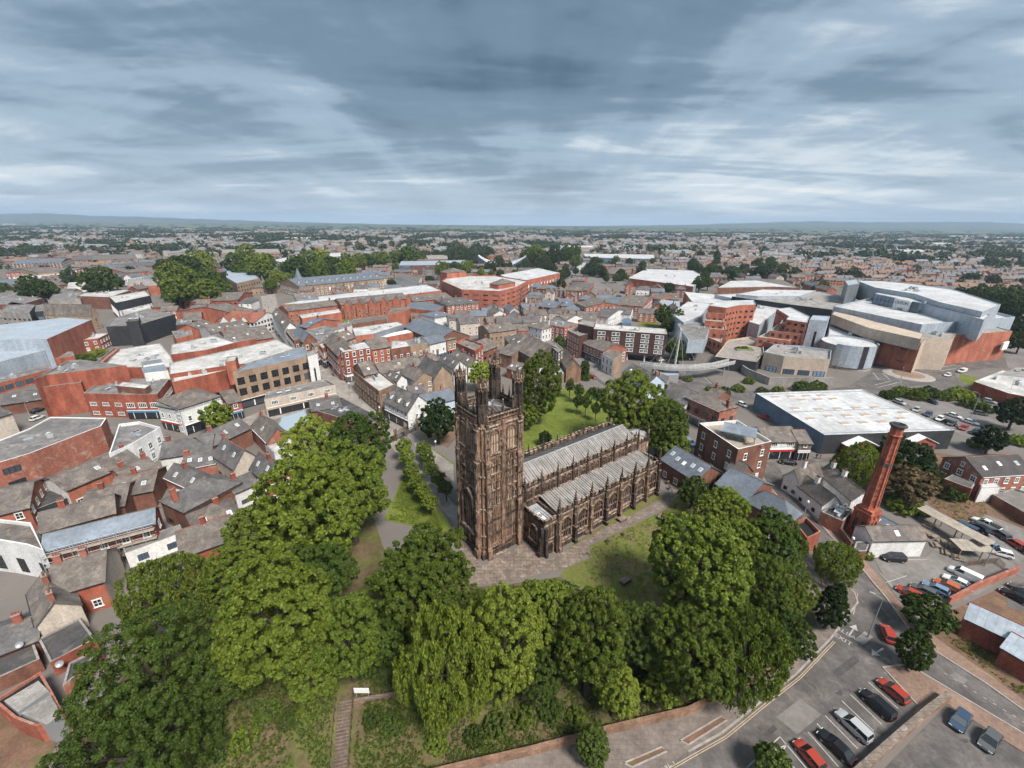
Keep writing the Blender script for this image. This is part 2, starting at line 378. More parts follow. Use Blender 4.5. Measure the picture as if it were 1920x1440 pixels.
# ------------------------------------------------------------------ ground sheet to the horizon
def spread(lo, a, b, hi, st):
    xs = list(np.arange(a, b + 0.01, st)); d = st
    x = a
    left = []
    while x > lo: d *= 1.35; x -= d; left.append(x)
    d = st; x = b; right = []
    while x < hi: d *= 1.35; x += d; right.append(x)
    return left[::-1] + xs + right
def ground_mat():
    m, t, b = newmat('ground')
    geo = nd(t, 'ShaderNodeNewGeometry'); pos = geo.outputs['Position']
    sp = nd(t, 'ShaderNodeSeparateXYZ'); t.links.new(pos, sp.inputs[0])
    yard = mixc(t, noise(t, pos, 0.07, 5, 0.65), (0.115, 0.104, 0.095), (0.205, 0.185, 0.17))
    green = mixc(t, noise(t, pos, 0.02, 5, 0.6), (0.060, 0.085, 0.016), (0.115, 0.135, 0.03))
    f = ramp(t, noise(t, pos, 0.012, 5, 0.6), [(0.50, (0, 0, 0)), (0.60, (1, 1, 1))], 'LINEAR')
    dist = mth(t, 'MULTIPLY', mth(t, 'SUBTRACT', sp.outputs['Y'], 330.0), 1 / 500.0, clamp=True)
    town = mixc(t, mth(t, 'MULTIPLY', f, dist), yard, green)
    vo = nd(t, 'ShaderNodeTexVoronoi'); vo.inputs['Scale'].default_value = 0.0028; t.links.new(pos, vo.inputs['Vector'])
    hs = nd(t, 'ShaderNodeSeparateColor'); t.links.new(vo.outputs['Color'], hs.inputs[0])
    fields = ramp(t, hs.outputs[0], [(0.0, (0.050, 0.075, 0.018)), (0.35, (0.085, 0.110, 0.030)), (0.7, (0.11, 0.115, 0.045)), (1.0, (0.17, 0.15, 0.085))], 'CONSTANT')
    far = mth(t, 'MULTIPLY', mth(t, 'SUBTRACT', sp.outputs['Y'], 2400.0), 1 / 900.0, clamp=True)
    t.links.new(mixc(t, far, town, fields), b.inputs['Base Color']); b.inputs['Roughness'].default_value = 0.95
    b.inputs['Specular IOR Level'].default_value = 0.1
ground_mat()
xs = spread(-11500, -84, 112, 11500, 2.0); ys = spread(-200, 12, 124, 9500, 2.0)
gv = [(x, y, TZ(x, y)) for y in ys for x in xs]
nx = len(xs)
gf = [(j * nx + i, j * nx + i + 1, (j + 1) * nx + i + 1, (j + 1) * nx + i) for j in range(len(ys) - 1) for i in range(nx - 1)]
gm = bpy.data.meshes.new('ground'); gm.from_pydata(gv, [], gf); gm.update(); gm.materials.append(MATS['ground'])
gm.polygons.foreach_set('use_smooth', [True] * len(gf))
go = bpy.data.objects.new('ground', gm); COL.objects.link(go); go['kind'] = 'structure'

def hill_range(name, pts, D, depth):
    """a ridge of low hills far off: (pixel x, height in m) along its crest"""
    mb = MB(); M('hillgreen', (0.045, 0.062, 0.025), (0.075, 0.082, 0.04), 0.0016, 0.95, 0.0, c3=(0.03, 0.042, 0.02)) if 'hillgreen' not in MATS else None
    rows = []
    for i in range(len(pts) - 1):
        for k in range(6):
            t = k / 6; x = pts[i][0] * (1 - t) + pts[i + 1][0] * t; h = pts[i][1] * (1 - t) + pts[i + 1][1] * t
            h = max(0, h + 4 * math.sin(x * 0.11) + 2.5 * math.sin(x * 0.37 + 1))
            u = (x - 960) / F; s = D / math.cos(PITCH)
            rows.append([(u * s * 0.93 * (1 + q * depth / D) , D * (1 + q * depth / D), h * e - 12) for q, e in ((-1.0, 0), (-0.5, 0.55), (-0.15, 0.93), (0.1, 1.0), (0.5, 0.6), (1.0, 0))])
    for a, b in zip(rows[:-1], rows[1:]):
        for k in range(5): mb.face((a[k], b[k], b[k + 1], a[k + 1]), 'hillgreen')
    o = mb.build(name, uv=False, smooth=True); o['kind'] = 'structure'
hill_range('hills', [(-420, 70), (-150, 105), (0, 125), (90, 160), (150, 165), (215, 130), (330, 112), (430, 85), (560, 52), (760, 24), (900, 0)], 8200, 1500)
hill_range('hills', [(980, 0), (1150, 34), (1290, 66), (1400, 112), (1480, 142), (1590, 138), (1690, 152), (1800, 160), (1850, 130), (1980, 115), (2300, 90)], 8800, 1500)
hill_range('hills', [(-500, 30), (0, 44), (300, 34), (700, 30), (1100, 26), (1500, 38), (2400, 34)], 6600, 900)

# ------------------------------------------------------------------ roads, pavements, lawns as draped sheets
DZN = [0]
def drape(name, pts, mat, dz, px=True, cell=2.0, parent=None, kind='structure'):
    P = [G(*p) for p in pts] if px else [Vector((p[0], p[1], 0)) for p in pts]
    bm = bmesh.new(); P = ccw(P); vs_ = [bm.verts.new((p.x, p.y, 0)) for p in P]
    from mathutils.geometry import tessellate_polygon
    for tri in tessellate_polygon([[Vector((p.x, p.y, 0)) for p in P]]):
        try: bm.faces.new([vs_[i] for i in tri])
        except ValueError: pass
    bmesh.ops.recalc_face_normals(bm, faces=bm.faces[:])
    if bm.faces and sum(f.normal.z for f in bm.faces) < 0: bmesh.ops.reverse_faces(bm, faces=bm.faces[:])
    DZN[0] += 1; dz = dz + (DZN[0] % 12) * 0.0016
    x0 = min(p.x for p in P); x1 = max(p.x for p in P); y0 = min(p.y for p in P); y1 = max(p.y for p in P)
    if y0 < 118 and x0 < 120:
        for a, b, nrm in ((x0, x1, (1, 0, 0)), (y0, min(y1, 120), (0, 1, 0))):
            q = math.floor(a / cell) * cell + cell
            while q < b:
                bmesh.ops.bisect_plane(bm, geom=bm.verts[:] + bm.edges[:] + bm.faces[:], plane_co=(q, q, 0), plane_no=nrm, dist=1e-5); q += cell
    bmesh.ops.triangulate(bm, faces=bm.faces[:])
    for v in bm.verts: v.co.z = TZ(v.co.x, v.co.y) + dz
    me = bpy.data.meshes.new(name); bm.to_mesh(me); bm.free()
    me.materials.append(MATS[mat])
    uvl = me.uv_layers.new(name='UVMap')
    vi = np.empty(len(me.loops), int); me.loops.foreach_get('vertex_index', vi)
    co = np.empty(len(me.vertices) * 3); me.vertices.foreach_get('co', co)
    uvl.data.foreach_set('uv', co.reshape(-1, 3)[vi][:, :2].ravel())
    o = bpy.data.objects.new(name, me); COL.objects.link(o)
    if kind: o['kind'] = kind
    if parent: o.parent = parent
    return o
def resample(P, step):
    out = [P[0]]
    for a, b in zip(P[:-1], P[1:]):
        n = max(1, int((b - a).length / step))
        for k in range(1, n + 1): out.append(a.lerp(b, k / n))
    return out
def strip(name, pts, wdt, hgt, mat, px=True, base=0.02, step=2.5, kind='structure', parent=None, off=0.0, closed=False):
    """kerb, wall or painted line swept along a path on the ground"""
    P = [G(*p) for p in pts] if px else [Vector((p[0], p[1], 0)) for p in pts]
    for p in P: p.z = 0
    if closed: P = P + [P[0]]
    P = resample(P, step); mb = MB(); prev = None
    for i, p in enumerate(P):
        d = (P[min(i + 1, len(P) - 1)] - P[max(i - 1, 0)]).normalized(); nrm = Vector((-d.y, d.x, 0))
        c = p + nrm * off
        z = TZ(c.x, c.y) + base
        a = c + nrm * wdt / 2; b = c - nrm * wdt / 2
        cur = [(b.x, b.y, z), (b.x, b.y, z + hgt), (a.x, a.y, z + hgt), (a.x, a.y, z)]
        if prev:
            if hgt > 0.02:
                for k in range(3): mb.face((prev[k], cur[k], cur[k + 1], prev[k + 1]), mat)
            else:
                mb.face((prev[1], cur[1], cur[2], prev[2]), mat)
        elif hgt > 0.02: mb.face(cur, mat)
        prev = cur
    if hgt > 0.02 and prev: mb.face(prev[::-1], mat)
    return mb.build(name, parent, kind=kind)

ROADS = []
def road(pts, mat='asphalt2', dz=0.03, name='road', kerb=None):
    ROADS.append([G(*p) for p in pts]); return drape(name, pts, mat, dz)
# foreground street, junction and parking
road([(1180, 1490), (1290, 1410), (1353, 1375), (1440, 1305), (1493, 1264), (1557, 1198), (1593, 1150), (1608, 1130), (1602, 1112), (1580, 1092), (1560, 1068), (1540, 1040), (1512, 1000), (1485, 965), (1452, 925), (1425, 890), (1432, 868), (1500, 862), (1570, 856), (1572, 862), (1505, 872), (1462, 880), (1478, 912), (1520, 962), (1560, 1008), (1613, 1063), (1663, 1123), (1710, 1188), (1757, 1224), (1847, 1281), (1935, 1344), (1935, 1386), (1850, 1335), (1742, 1270), (1700, 1246), (1655, 1252), (1720, 1322), (1600, 1480)], 'asphalt', 0.03)
drape('car_park', [(1640, 1460), (1775, 1322), (1945, 1428), (1945, 1480)], 'asphalt', 0.03)
drape('pavement', [(1742, 1270), (1850, 1335), (1940, 1390), (1940, 1425), (1775, 1320), (1700, 1380), (1720, 1322), (1658, 1254), (1700, 1246)], 'brickpaving', 0.10)
drape('pavement', [(1710, 1188), (1757, 1224), (1847, 1281), (1935, 1344), (1935, 1325), (1850, 1262), (1768, 1206), (1722, 1172), (1672, 1110), (1622, 1052), (1570, 1000), (1530, 955), (1487, 908), (1478, 912), (1520, 962), (1560, 1008), (1613, 1063), (1663, 1123)], 'brickpaving', 0.10)
drape('pavement', [(1557, 1198), (1593, 1150), (1608, 1130), (1602, 1112), (1580, 1092), (1560, 1068), (1540, 1040), (1530, 1045), (1540, 1090), (1545, 1130), (1530, 1180), (1490, 1225), (1440, 1262), (1392, 1292), (1290, 1340), (1140, 1376), (1000, 1414), (870, 1444), (870, 1500), (1160, 1490), (1290, 1410), (1353, 1375), (1440, 1305), (1493, 1264)], 'pavebrown', 0.10)
for bed in ([(1408, 1303), (1432, 1285), (1470, 1262), (1478, 1268), (1440, 1294), (1412, 1310)], [(1275, 1390), (1352, 1344), (1362, 1352), (1290, 1398)], [(1170, 1432), (1240, 1402), (1250, 1410), (1185, 1440)]):
    drape('planting_bed', bed, 'earth', 0.13); strip('kerb', bed, .2, .2, 'kerb', closed=True)
drape('pavement', [(1512, 1000), (1485, 965), (1452, 925), (1425, 890), (1415, 893), (1440, 930), (1478, 972), (1505, 1005), (1540, 1040)], 'brickpaving', 0.10)
drape('car_park', [(1640, 1050), (1735, 1045), (1770, 1010), (1870, 1060), (1905, 1080), (1760, 1150), (1690, 1130), (1672, 1108)], 'asphalt2', 0.06)
drape('car_park', [(1775, 1012), (1850, 965), (1940, 1000), (1940, 1090), (1900, 1075)], 'asphalt2', 0.05)
drape('car_park', [(1690, 752), (1760, 745), (1935, 815), (1935, 870), (1880, 835), (1800, 815)], 'asphalt2', 0.05)
drape('car_park', [(1880, 1100), (1930, 1090), (1940, 1150), (1890, 1140)], 'asphalt', 0.05)
# town streets
road([(489, 556), (516, 550), (524, 590), (530, 630), (556, 652), (592, 672), (640, 702), (664, 712), (672, 745), (722, 785), (760, 805), (735, 840), (700, 800), (640, 745), (600, 705), (560, 662), (520, 640), (500, 615)], 'paving', 0.03)
road([(330, 830), (420, 800), (480, 775), (600, 720), (625, 725), (640, 745), (600, 760), (470, 800), (360, 838)], 'paving', 0.03)
road([(0, 845), (60, 800), (90, 810), (190, 800), (310, 800), (330, 830), (300, 830), (180, 822), (60, 850), (0, 890)], 'asphalt2', 0.03)
road([(1018, 632), (1040, 628), (1100, 668), (1150, 706), (1210, 752), (1290, 830), (1330, 868), (1432, 868), (1430, 893), (1380, 900), (1290, 855), (1230, 800), (1160, 748), (1100, 704), (1058, 670)], 'asphalt2', 0.03)
road([(1100, 668), (1150, 706), (1210, 752), (1222, 750), (1160, 702), (1108, 665)], 'brickpaving', 0.09, 'pavement')
# ring road and roundabout by the shopping centre
road([(1205, 712), (1262, 690), (1300, 690), (1345, 722), (1420, 736), (1500, 735), (1590, 725), (1630, 700), (1640, 690), (1615, 668), (1640, 660), (1690, 678), (1760, 672), (1840, 672), (1935, 668), (1935, 690), (1850, 690), (1790, 700), (1800, 716), (1850, 740), (1935, 770), (1935, 792), (1840, 760), (1770, 730), (1720, 722), (1650, 735), (1560, 748), (1440, 750), (1390, 752), (1330, 760), (1315, 745), (1280, 730)], 'asphalt', 0.03)
road([(1880, 655), (1935, 640), (1935, 700), (1890, 690)], 'asphalt2', 0.034)
# far roads, car parks
road([(1060, 548), (1100, 530), (1130, 545), (1220, 560), (1320, 560), (1420, 575), (1420, 583), (1300, 572), (1200, 572), (1120, 562)], 'asphalt2', 0.03)
road([(1040, 515), (1080, 505), (1120, 525), (1150, 545), (1130, 550), (1100, 530)], 'asphalt2', 0.035)
drape('car_park', [(990, 545), (1052, 512), (1085, 520), (1075, 548), (1040, 570), (1000, 580)], 'asphalt2', 0.03)
drape('car_park', [(1105, 500), (1190, 490), (1330, 488), (1345, 500), (1180, 503), (1165, 535), (1140, 530)], 'asphalt2', 0.03)
drape('path', [(715, 815), (735, 805), (870, 968), (905, 1000), (870, 1010), (835, 962)], 'paving', 0.04)
drape('path', [(750, 802), (768, 812), (850, 872), (852, 905), (790, 850)], 'paving', 0.045)
drape('paving', [(852, 990), (870, 1070), (885, 1100), (960, 1090), (1060, 1065), (1110, 1045), (1100, 1010), (1030, 1050), (990, 1015), (905, 1060)], 'flags', 0.07)
drape('path', [(1096, 1022), (1130, 1010), (1190, 980), (1250, 950), (1275, 925), (1262, 895), (1240, 870), (1232, 874), (1252, 900), (1262, 924), (1240, 942), (1180, 968), (1120, 998)], 'flags', 0.075)
drape('lawn', [(960, 860), (985, 800), (1010, 745), (1060, 728), (1100, 730), (1160, 765), (1215, 800), (1225, 830), (1150, 800), (1060, 835)], 'grass', 0.025)
drape('lawn', [(745, 830), (760, 880), (740, 930), (720, 975), (835, 1000), (845, 985), (800, 920)], 'grass', 0.025)
drape('lawn', [(1080, 1035), (1130, 1012), (1255, 952), (1290, 900), (1345, 930), (1400, 990), (1390, 1080), (1250, 1150), (1120, 1120), (1050, 1080)], 'meadow', 0.04)
drape('lawn', [(1090, 1018), (1240, 935), (1236, 915), (1130, 985), (1060, 1030)], 'meadow', 0.022)
drape('lawn', [(790, 845), (852, 900), (852, 870), (810, 840)], 'grass', 0.03)
drape('lawn', [(840, 840), (860, 815), (850, 790), (790, 815)], 'earth', 0.03)
drape('lawn', [(1200, 600), (1232, 597), (1240, 612), (1195, 612)], 'grass', 0.03)
drape('lawn', [(1860, 865), (1730, 845), (1740, 945), (1800, 985), (1860, 990), (1935, 1010), (1935, 975), (1850, 930)], 'earth', 0.03)
drape('lawn', [(1690, 900), (1740, 930), (1725, 960), (1680, 930)], 'grass', 0.032)
drape('lawn', [(1800, 700), (1850, 715), (1935, 745), (1935, 765), (1850, 738), (1800, 714)], 'grass', 0.05)
drape('lawn', [(1905, 1090), (1760, 1155), (1725, 1170), (1770, 1206), (1850, 1262), (1940, 1325), (1940, 1120)], 'earth', 0.03)
drape('lawn', [(1715, 492), (1775, 492), (1770, 503), (1712, 503)], 'grass', 0.03)
drape('lawn', [(1880, 506), (1940, 506), (1940, 517), (1890, 516)], 'grass', 0.03)
drape('lawn', [(590, 596), (665, 598), (655, 604), (590, 603)], 'grass', 0.03)
drape('bank', [(1130, 1130), (1250, 1160), (1390, 1085), (1520, 1100), (1530, 1170), (1480, 1228), (1392, 1286), (1290, 1336), (1140, 1373), (1000, 1411), (870, 1441), (560, 1500), (200, 1500), (120, 1400), (250, 1250), (420, 1060), (560, 1000), (700, 970), (720, 1030), (860, 1075), (885, 1102), (960, 1095), (1050, 1082)], 'bank', 0.05)
drape('bank', [(0, 1330), (60, 1370), (110, 1390), (60, 1500), (-60, 1480), (-60, 1320)], 'earth', 0.05)
for k, q in enumerate(([(1560, 1260), (1600, 1230), (1612, 1240), (1572, 1272)], [(1455, 1345), (1500, 1310), (1540, 1340), (1495, 1378)], [(1640, 1150), (1652, 1142), (1668, 1162), (1655, 1170)], [(1790, 1260), (1815, 1276), (1806, 1284), (1780, 1266)], [(1420, 1385), (1450, 1360), (1458, 1368), (1428, 1393)], [(1720, 1075), (1760, 1070), (1765, 1085), (1730, 1090)], [(1830, 1010), (1850, 1004), (1862, 1014), (1842, 1020)], [(1655, 1262), (1662, 1257), (1667, 1262), (1660, 1267)])):
    drape('road_patch', q, 'tarpatch' if k % 2 == 0 else 'asphalt2', .05 if q[0][1] > 1140 else .085)
for k, (x, y) in enumerate(((1690, 1322), (1660, 1346), (1617, 1386), (1588, 1428), (1650, 1372), (1575, 1300), (1810, 1390), (1745, 1100))):
    c_ = G(x, y); mb_ = MB(); mb_.face([(math.cos(a) * (.5 + .25 * math.sin(a * 3 + k)), math.sin(a) * (.4 + .2 * math.cos(a * 2 + k)), 0) for a in [i * .5236 for i in range(12)]], 'tarpatch'); mb_.build('oil_stain', kind='structure', loc=(c_.x, c_.y, c_.z + (.075 if y > 1140 else .1)))
# kerbs and painted lines
for line in ([(1290, 1410), (1353, 1375), (1440, 1305), (1493, 1264), (1557, 1198), (1593, 1150), (1608, 1130), (1602, 1112), (1580, 1092), (1540, 1040), (1485, 965), (1425, 890)],
             [(1478, 912), (1520, 962), (1560, 1008), (1613, 1063), (1663, 1123), (1710, 1188), (1757, 1224), (1847, 1281), (1935, 1344)],
             [(1935, 1386), (1850, 1335), (1742, 1270), (1700, 1246), (1655, 1252), (1720, 1322)]):
    strip('kerb', line, 0.28, 0.15, 'kerb')
for line, o in (([(1200, 1462), (1290, 1410), (1353, 1375), (1440, 1305), (1493, 1264), (1557, 1198)], -0.75), ([(1200, 1462), (1290, 1410), (1353, 1375), (1440, 1305), (1493, 1264), (1557, 1198)], -0.50),
                ([(1593, 1150), (1602, 1112), (1580, 1092), (1540, 1040), (1485, 965)], -0.55), ([(1520, 962), (1560, 1008), (1613, 1063), (1663, 1123), (1710, 1188), (1757, 1224), (1847, 1281)], 0.55)):
    strip('yellow_line', line, 0.11, 0.005, 'yellowline', off=o, base=0.060)
# parking bays: white lines
for a, b in (((1628, 1279), (1684, 1329)), ((1611, 1290), (1660, 1344)), ((1594, 1302), (1653, 1358)), ((1578, 1314), (1638, 1371)), ((1563, 1327), (1625, 1386)), ((1547, 1342), (1608, 1404)), ((1532, 1357), (1590, 1422)), ((1515, 1373), (1572, 1438)), ((1497, 1388), (1535, 1440)),
             ((1660, 1093), (1700, 1080)), ((1655, 1050), (1738, 1050)), ((1822, 972), (1866, 998)), ((1845, 965), (1890, 990)), ((1650, 1075), (1682, 1110))):
    strip('parking_line', [a, b], 0.13, 0.005, 'paint', base=0.090 if a[1] < 1140 else 0.040)
for a, b in (((1400, 1440), (1462, 1382)), ((1462, 1382), (1515, 1445)), ((1420, 1422), (1475, 1397)), ((1475, 1397), (1440, 1445)), ((1432, 1410), (1490, 1440))):
    strip('hatching', [a, b], 0.13, 0.005, 'paint', base=0.066)
for k in range(9):
    t = k / 9
    strip('lane_dash', [(1770 + 165 * t, 1262 + 102 * t), (1776 + 165 * t, 1266 + 102 * t)], 0.12, 0.005, 'paint', base=0.060)
for k in range(8):
    t = k / 8
    strip('lane_dash', [(1330 + 110 * t, 728 + 17 * t), (1335 + 110 * t, 729 + 17 * t)], 0.22, 0.005, 'paint', base=0.060)
for pts in ([(1636, 698), (1648, 712)], [(1655, 700), (1668, 712)], [(1675, 706), (1690, 714)], [(1640, 722), (1672, 714)], [(1645, 727), (1690, 716)], [(1755, 690), (1792, 684)], [(1762, 696), (1795, 690)], [(1850, 745), (1930, 776)], [(1480, 742), (1560, 738)], [(1212, 706), (1262, 697)], [(1318, 705), (1334, 720)], [(1295, 735), (1330, 752)]):
    strip('road_line', pts, 0.25, 0.005, 'paint', base=0.060)
def disc(name, px, rx, mat, z0, z1, n=28):
    c = G(*px); mb = MB(); mb.ring((c.x, c.y, c.z), (rx, rx * 0.97, rx * 0.8), (z0, z1, z1 + 0.25), n, mat); o = mb.build(name, kind='structure'); return o
disc('roundabout', (1703, 703), 9.5, 'kerb', 0.0, 0.12); disc('roundabout', (1703, 703), 6.0, 'brickpaving', 0.3, 0.42)
# arrows and words on the road
def arrow(px0, px1, wdt=0.22):
    a = G(*px0); b = G(*px1); d = (b - a); d.z = 0; ln = d.length; d.normalize(); n = Vector((-d.y, d.x, 0)); z = 0.064
    mb = MB(); up = Vector((0, 0, z))
    m = a + d * (ln * 0.6)
    mb.face([a - n * wdt * .7 + up, m - n * wdt * .5 + up, m + n * wdt * .5 + up, a + n * wdt * .7 + up], 'paint')
    mb.face([m - n * wdt * 3 + up, b + up, m + n * wdt * 3 + up], 'paint')
    mb.build('road_arrow', kind='structure')
arrow((1592, 1192), (1605, 1172)); arrow((1656, 1216), (1634, 1229))
def text_obj(name, body, size, mat, loc, rot, parent=None, kind=None, extrude=0.0, sx=1.0):
    cu = bpy.data.curves.new(name, 'FONT'); cu.body = body; cu.size = size; cu.align_x = 'CENTER'; cu.align_y = 'CENTER'; cu.extrude = extrude
    t = bpy.data.objects.new(name, cu); COL.objects.link(t)
    dg = bpy.context.evaluated_depsgraph_get(); me = bpy.data.meshes.new_from_object(t.evaluated_get(dg))
    bpy.data.objects.remove(t); bpy.data.curves.remove(cu)
    me.name = name; me.materials.clear(); me.materials.append(MATS[mat])
    o = bpy.data.objects.new(name, me); COL.objects.link(o); o.location = loc; o.rotation_euler = rot; o.scale = (sx, 1, 1)
    if parent: o.parent = parent
    if kind: o['kind'] = kind
    return o
d_ = G(1605, 1172) - G(1592, 1192); ra = math.atan2(d_.y, d_.x) - R(90)
for txt, px in (('ALLAN', (1592, 1191)), ('EXIT', (1580, 1199))):
    p = G(*px); text_obj('road_lettering', txt, 1.35, 'paint', (p.x, p.y, p.z + 0.065), (0, 0, ra), kind='structure')
p = G(1246, 1436); text_obj('road_lettering', 'ONLY', 1.3, 'paint', (p.x, p.y, p.z + 0.065), (0, 0, R(20)), kind='structure')
# ------------------------------------------------------------------ the church
TH = R(37.0); CO = PZ(905, 1055)
church = root('church', (CO.x, CO.y, 0), 'dark sandstone parish church with tall pinnacled tower and lead roofs', 'church', rz=TH)
ST, DK, PL = 'churchstone', 'churchdark', 'churchpale'
class Face:
    """boxes on a wall face: u along it, z up, d out of it"""
    def __init__(s, mb, o, u, out): s.mb = mb; s.o = Vector(o); s.u = Vector(u); s.n = Vector(out)
    def b(s, u0, u1, z0, z1, d0, d1, mat):
        s.mb.box(s.o + s.u * u0 + s.n * d0 + Vector((0, 0, z0)), s.u * (u1 - u0), s.n * (d1 - d0), (0, 0, z1 - z0), mat)
def arch_pts(w, h, k=7, rise=0.62):
    sp = h - w * rise; pts = [(-w / 2, 0), (-w / 2, sp)]
    r = (w * w / 4 + (w * rise) ** 2) / w
    for i in range(1, k):
        a = i / k; x = -w / 2 + (w / 2) * a
        pts.append((x, sp + math.sqrt(max(0, r * r - (x + w / 2 - r) ** 2))))
    pts.append((0, h))
    for x, z in pts[1:-1][::-1]: pts.append((-x, z))
    pts.append((w / 2, 0))
    return pts
def arch_window(name, w, h, lights=3, transom=True, fm=ST, gm='leaded', t=0.28, d=0.30, rise=0.62, hood=True):
    mb = MB(); a = arch_pts(w, h, rise=rise); b = arch_pts(w + 2 * t, h + t, rise=rise * w / (w + 2 * t) + 0.02)
    mb.face([(x, -0.03, z) for x, z in a], gm)
    for i in range(len(a) - 1):
        (x0, z0), (x1, z1) = a[i], a[i + 1]; (X0, Z0), (X1, Z1) = b[i], b[i + 1]
        mb.face([(x0, 0, z0), (x1, 0, z1), (x1, -d, z1), (x0, -d, z0)], fm)
        mb.face([(x0, -d, z0), (x1, -d, z1), (X1, -d, Z1), (X0, -d, Z0)], fm)
        mb.face([(X0, -d, Z0), (X1, -d, Z1), (X1, 0.02, Z1), (X0, 0.02, Z0)], PL if hood else fm)
    mb.bx(-w / 2 - t - .1, w / 2 + t + .1, -d - .12, 0.05, -0.28, 0.0, PL)
    for i in range(1, lights):
        x = -w / 2 + w * i / lights; hh = h - w * rise * (0.18 + 0.82 * (abs(x) / (w / 2)) ** 2) - 0.05
        mb.bx(x - 0.07, x + 0.07, -0.17, -0.02, 0, hh, fm)
    sp = h - w * rise
    if transom: mb.bx(-w / 2, w / 2, -0.16, -0.02, h * 0.40, h * 0.40 + 0.12, fm)
    for i in range(lights):                              # cusped heads of the lights, reticulated above
        x = -w / 2 + w * (i + .5) / lights; q = w / lights / 2
        for s in (-1, 1): mb.box((x, -0.15, sp + q * 0.5), (s * q * 0.9, 0, -q * 1.1), (0, .12, 0), (0, 0, 0.13), fm)
        if abs(x) < w * 0.3: mb.box((x - .05, -0.15, sp + q * .4), (.1, 0, 0), (0, .12, 0), (0, 0, max(.1, h - sp - q - 0.35 - abs(x) * .5)), fm)
    return mb.mesh(name)
def pinnacle_mesh(name, hs, hp, w):
    mb = MB(); mb.bx(-w / 2, w / 2, -w / 2, w / 2, 0, hs, DK)
    mb.bx(-w * .62, w * .62, -w * .62, w * .62, hs, hs + w * .28, ST)
    for s in range(4):
        a = s * math.pi / 2; mb.box((math.cos(a) * w * .46 - .06, math.sin(a) * w * .46 - .06, hs + w * .28), (.12, 0, 0), (0, .12, 0), (0, 0, w * .7), DK)
    mb.ring((0, 0, 0), (w * .5, w * .34, w * .10), (hs + w * .28, hs + hp * .42, hs + hp), 4, DK, R(45))
    for k in range(4):
        z = hs + hp * (.25 + .18 * k); r = w * (.5 - .1 * k)
        for s in range(4):
            a = s * math.pi / 2 + R(45); mb.box((math.cos(a) * r - .05, math.sin(a) * r - .05, z), (.1, 0, 0), (0, .1, 0), (0, 0, .12), ST)
    mb.ring((0, 0, 0), (.05, .15, .15, .04), (hs + hp, hs + hp + .10, hs + hp + .2, hs + hp + .45), 6, PL)
    return mb.mesh(name)
PIN = pinnacle_mesh('pinnacle', 1.3, 2.3, 0.55); PINS = pinnacle_mesh('pinnacle', 0.9, 1.5, 0.36)
def crenel(mb, p, q, z, t=0.32, h=0.75, m=0.8, gap=0.55, low=0.45):
    p = Vector((p[0], p[1], 0)); q = Vector((q[0], q[1], 0)); d = q - p; ln = d.length; d.normalize(); n = Vector((-d.y, d.x, 0)) * t
    mb.box(p - n / 2 + Vector((0, 0, z)), d * ln, n, (0, 0, low), DK)
    k = max(1, int(ln / (m + gap))); st = ln / k
    for i in range(k):
        o = p + d * (i * st + gap / 2)
        mb.box(o - n / 2 + Vector((0, 0, z + low)), d * (st - gap), n, (0, 0, h), ST if i % 3 else DK)
        mb.box(o - n * .68 - d * .05 + Vector((0, 0, z + low + h)), d * (st - gap + .1), n * 1.36, (0, 0, .12), PL)
rnd = random.Random(3)

# --- tower
TW, TD, TH_ = 10.4, 9.9, 30.6
tw = MB(); x0, x1, y0, y1 = 0.75, TW - 0.15, 0.75, TD - 0.15
tw.bx(x0, x1, y0, y1, -0.6, TH_, ST)
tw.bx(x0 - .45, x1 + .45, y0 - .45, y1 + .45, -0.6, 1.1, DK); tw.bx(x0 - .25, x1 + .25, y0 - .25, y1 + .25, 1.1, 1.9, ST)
tow = tw.build('tower', church)
FACES = {'S': ((x0, y0, 0), (1, 0, 0), (0, -1, 0), x1 - x0), 'W': ((x0, y1, 0), (0, -1, 0), (-1, 0, 0), y1 - y0),
         'N': ((x1, y1, 0), (-1, 0, 0), (0, 1, 0), x1 - x0), 'E': ((x1, y0, 0), (0, 1, 0), (1, 0, 0), y1 - y0)}
STR = [2.6, 5.4, 8.6, 11.8, 15.4, 19.2, 22.8, 29.4]
BELF = arch_window('belfry_window', 1.75, 4.8, 3, True, ST, 'frametan', 0.22, 0.36)
WEST = arch_window('west_window', 3.7, 9.0, 4, True, ST, 'leaded', 0.35, 0.45)
NICHE = MB()                                             # canopied niche
NICHE.bx(-.34, .34, -.10, .02, 0, 1.9, 'churchdark'); NICHE.bx(-.46, -.32, -.30, .02, -.1, 2.0, ST); NICHE.bx(.32, .46, -.30, .02, -.1, 2.0, ST)
NICHE.bx(-.5, .5, -.42, .02, -.35, -.1, PL); NICHE.bx(-.13, .13, -.30, -.08, 0, 1.25, PL); NICHE.ring((0, -.19, 0), (.10, .13, .06), (1.25, 1.40, 1.58), 6, PL)
NICHE.ring((0, -.16, 0), (.46, .36, .06), (1.95, 2.35, 3.1), 5, ST, R(18)); NICHE = NICHE.mesh('niche')
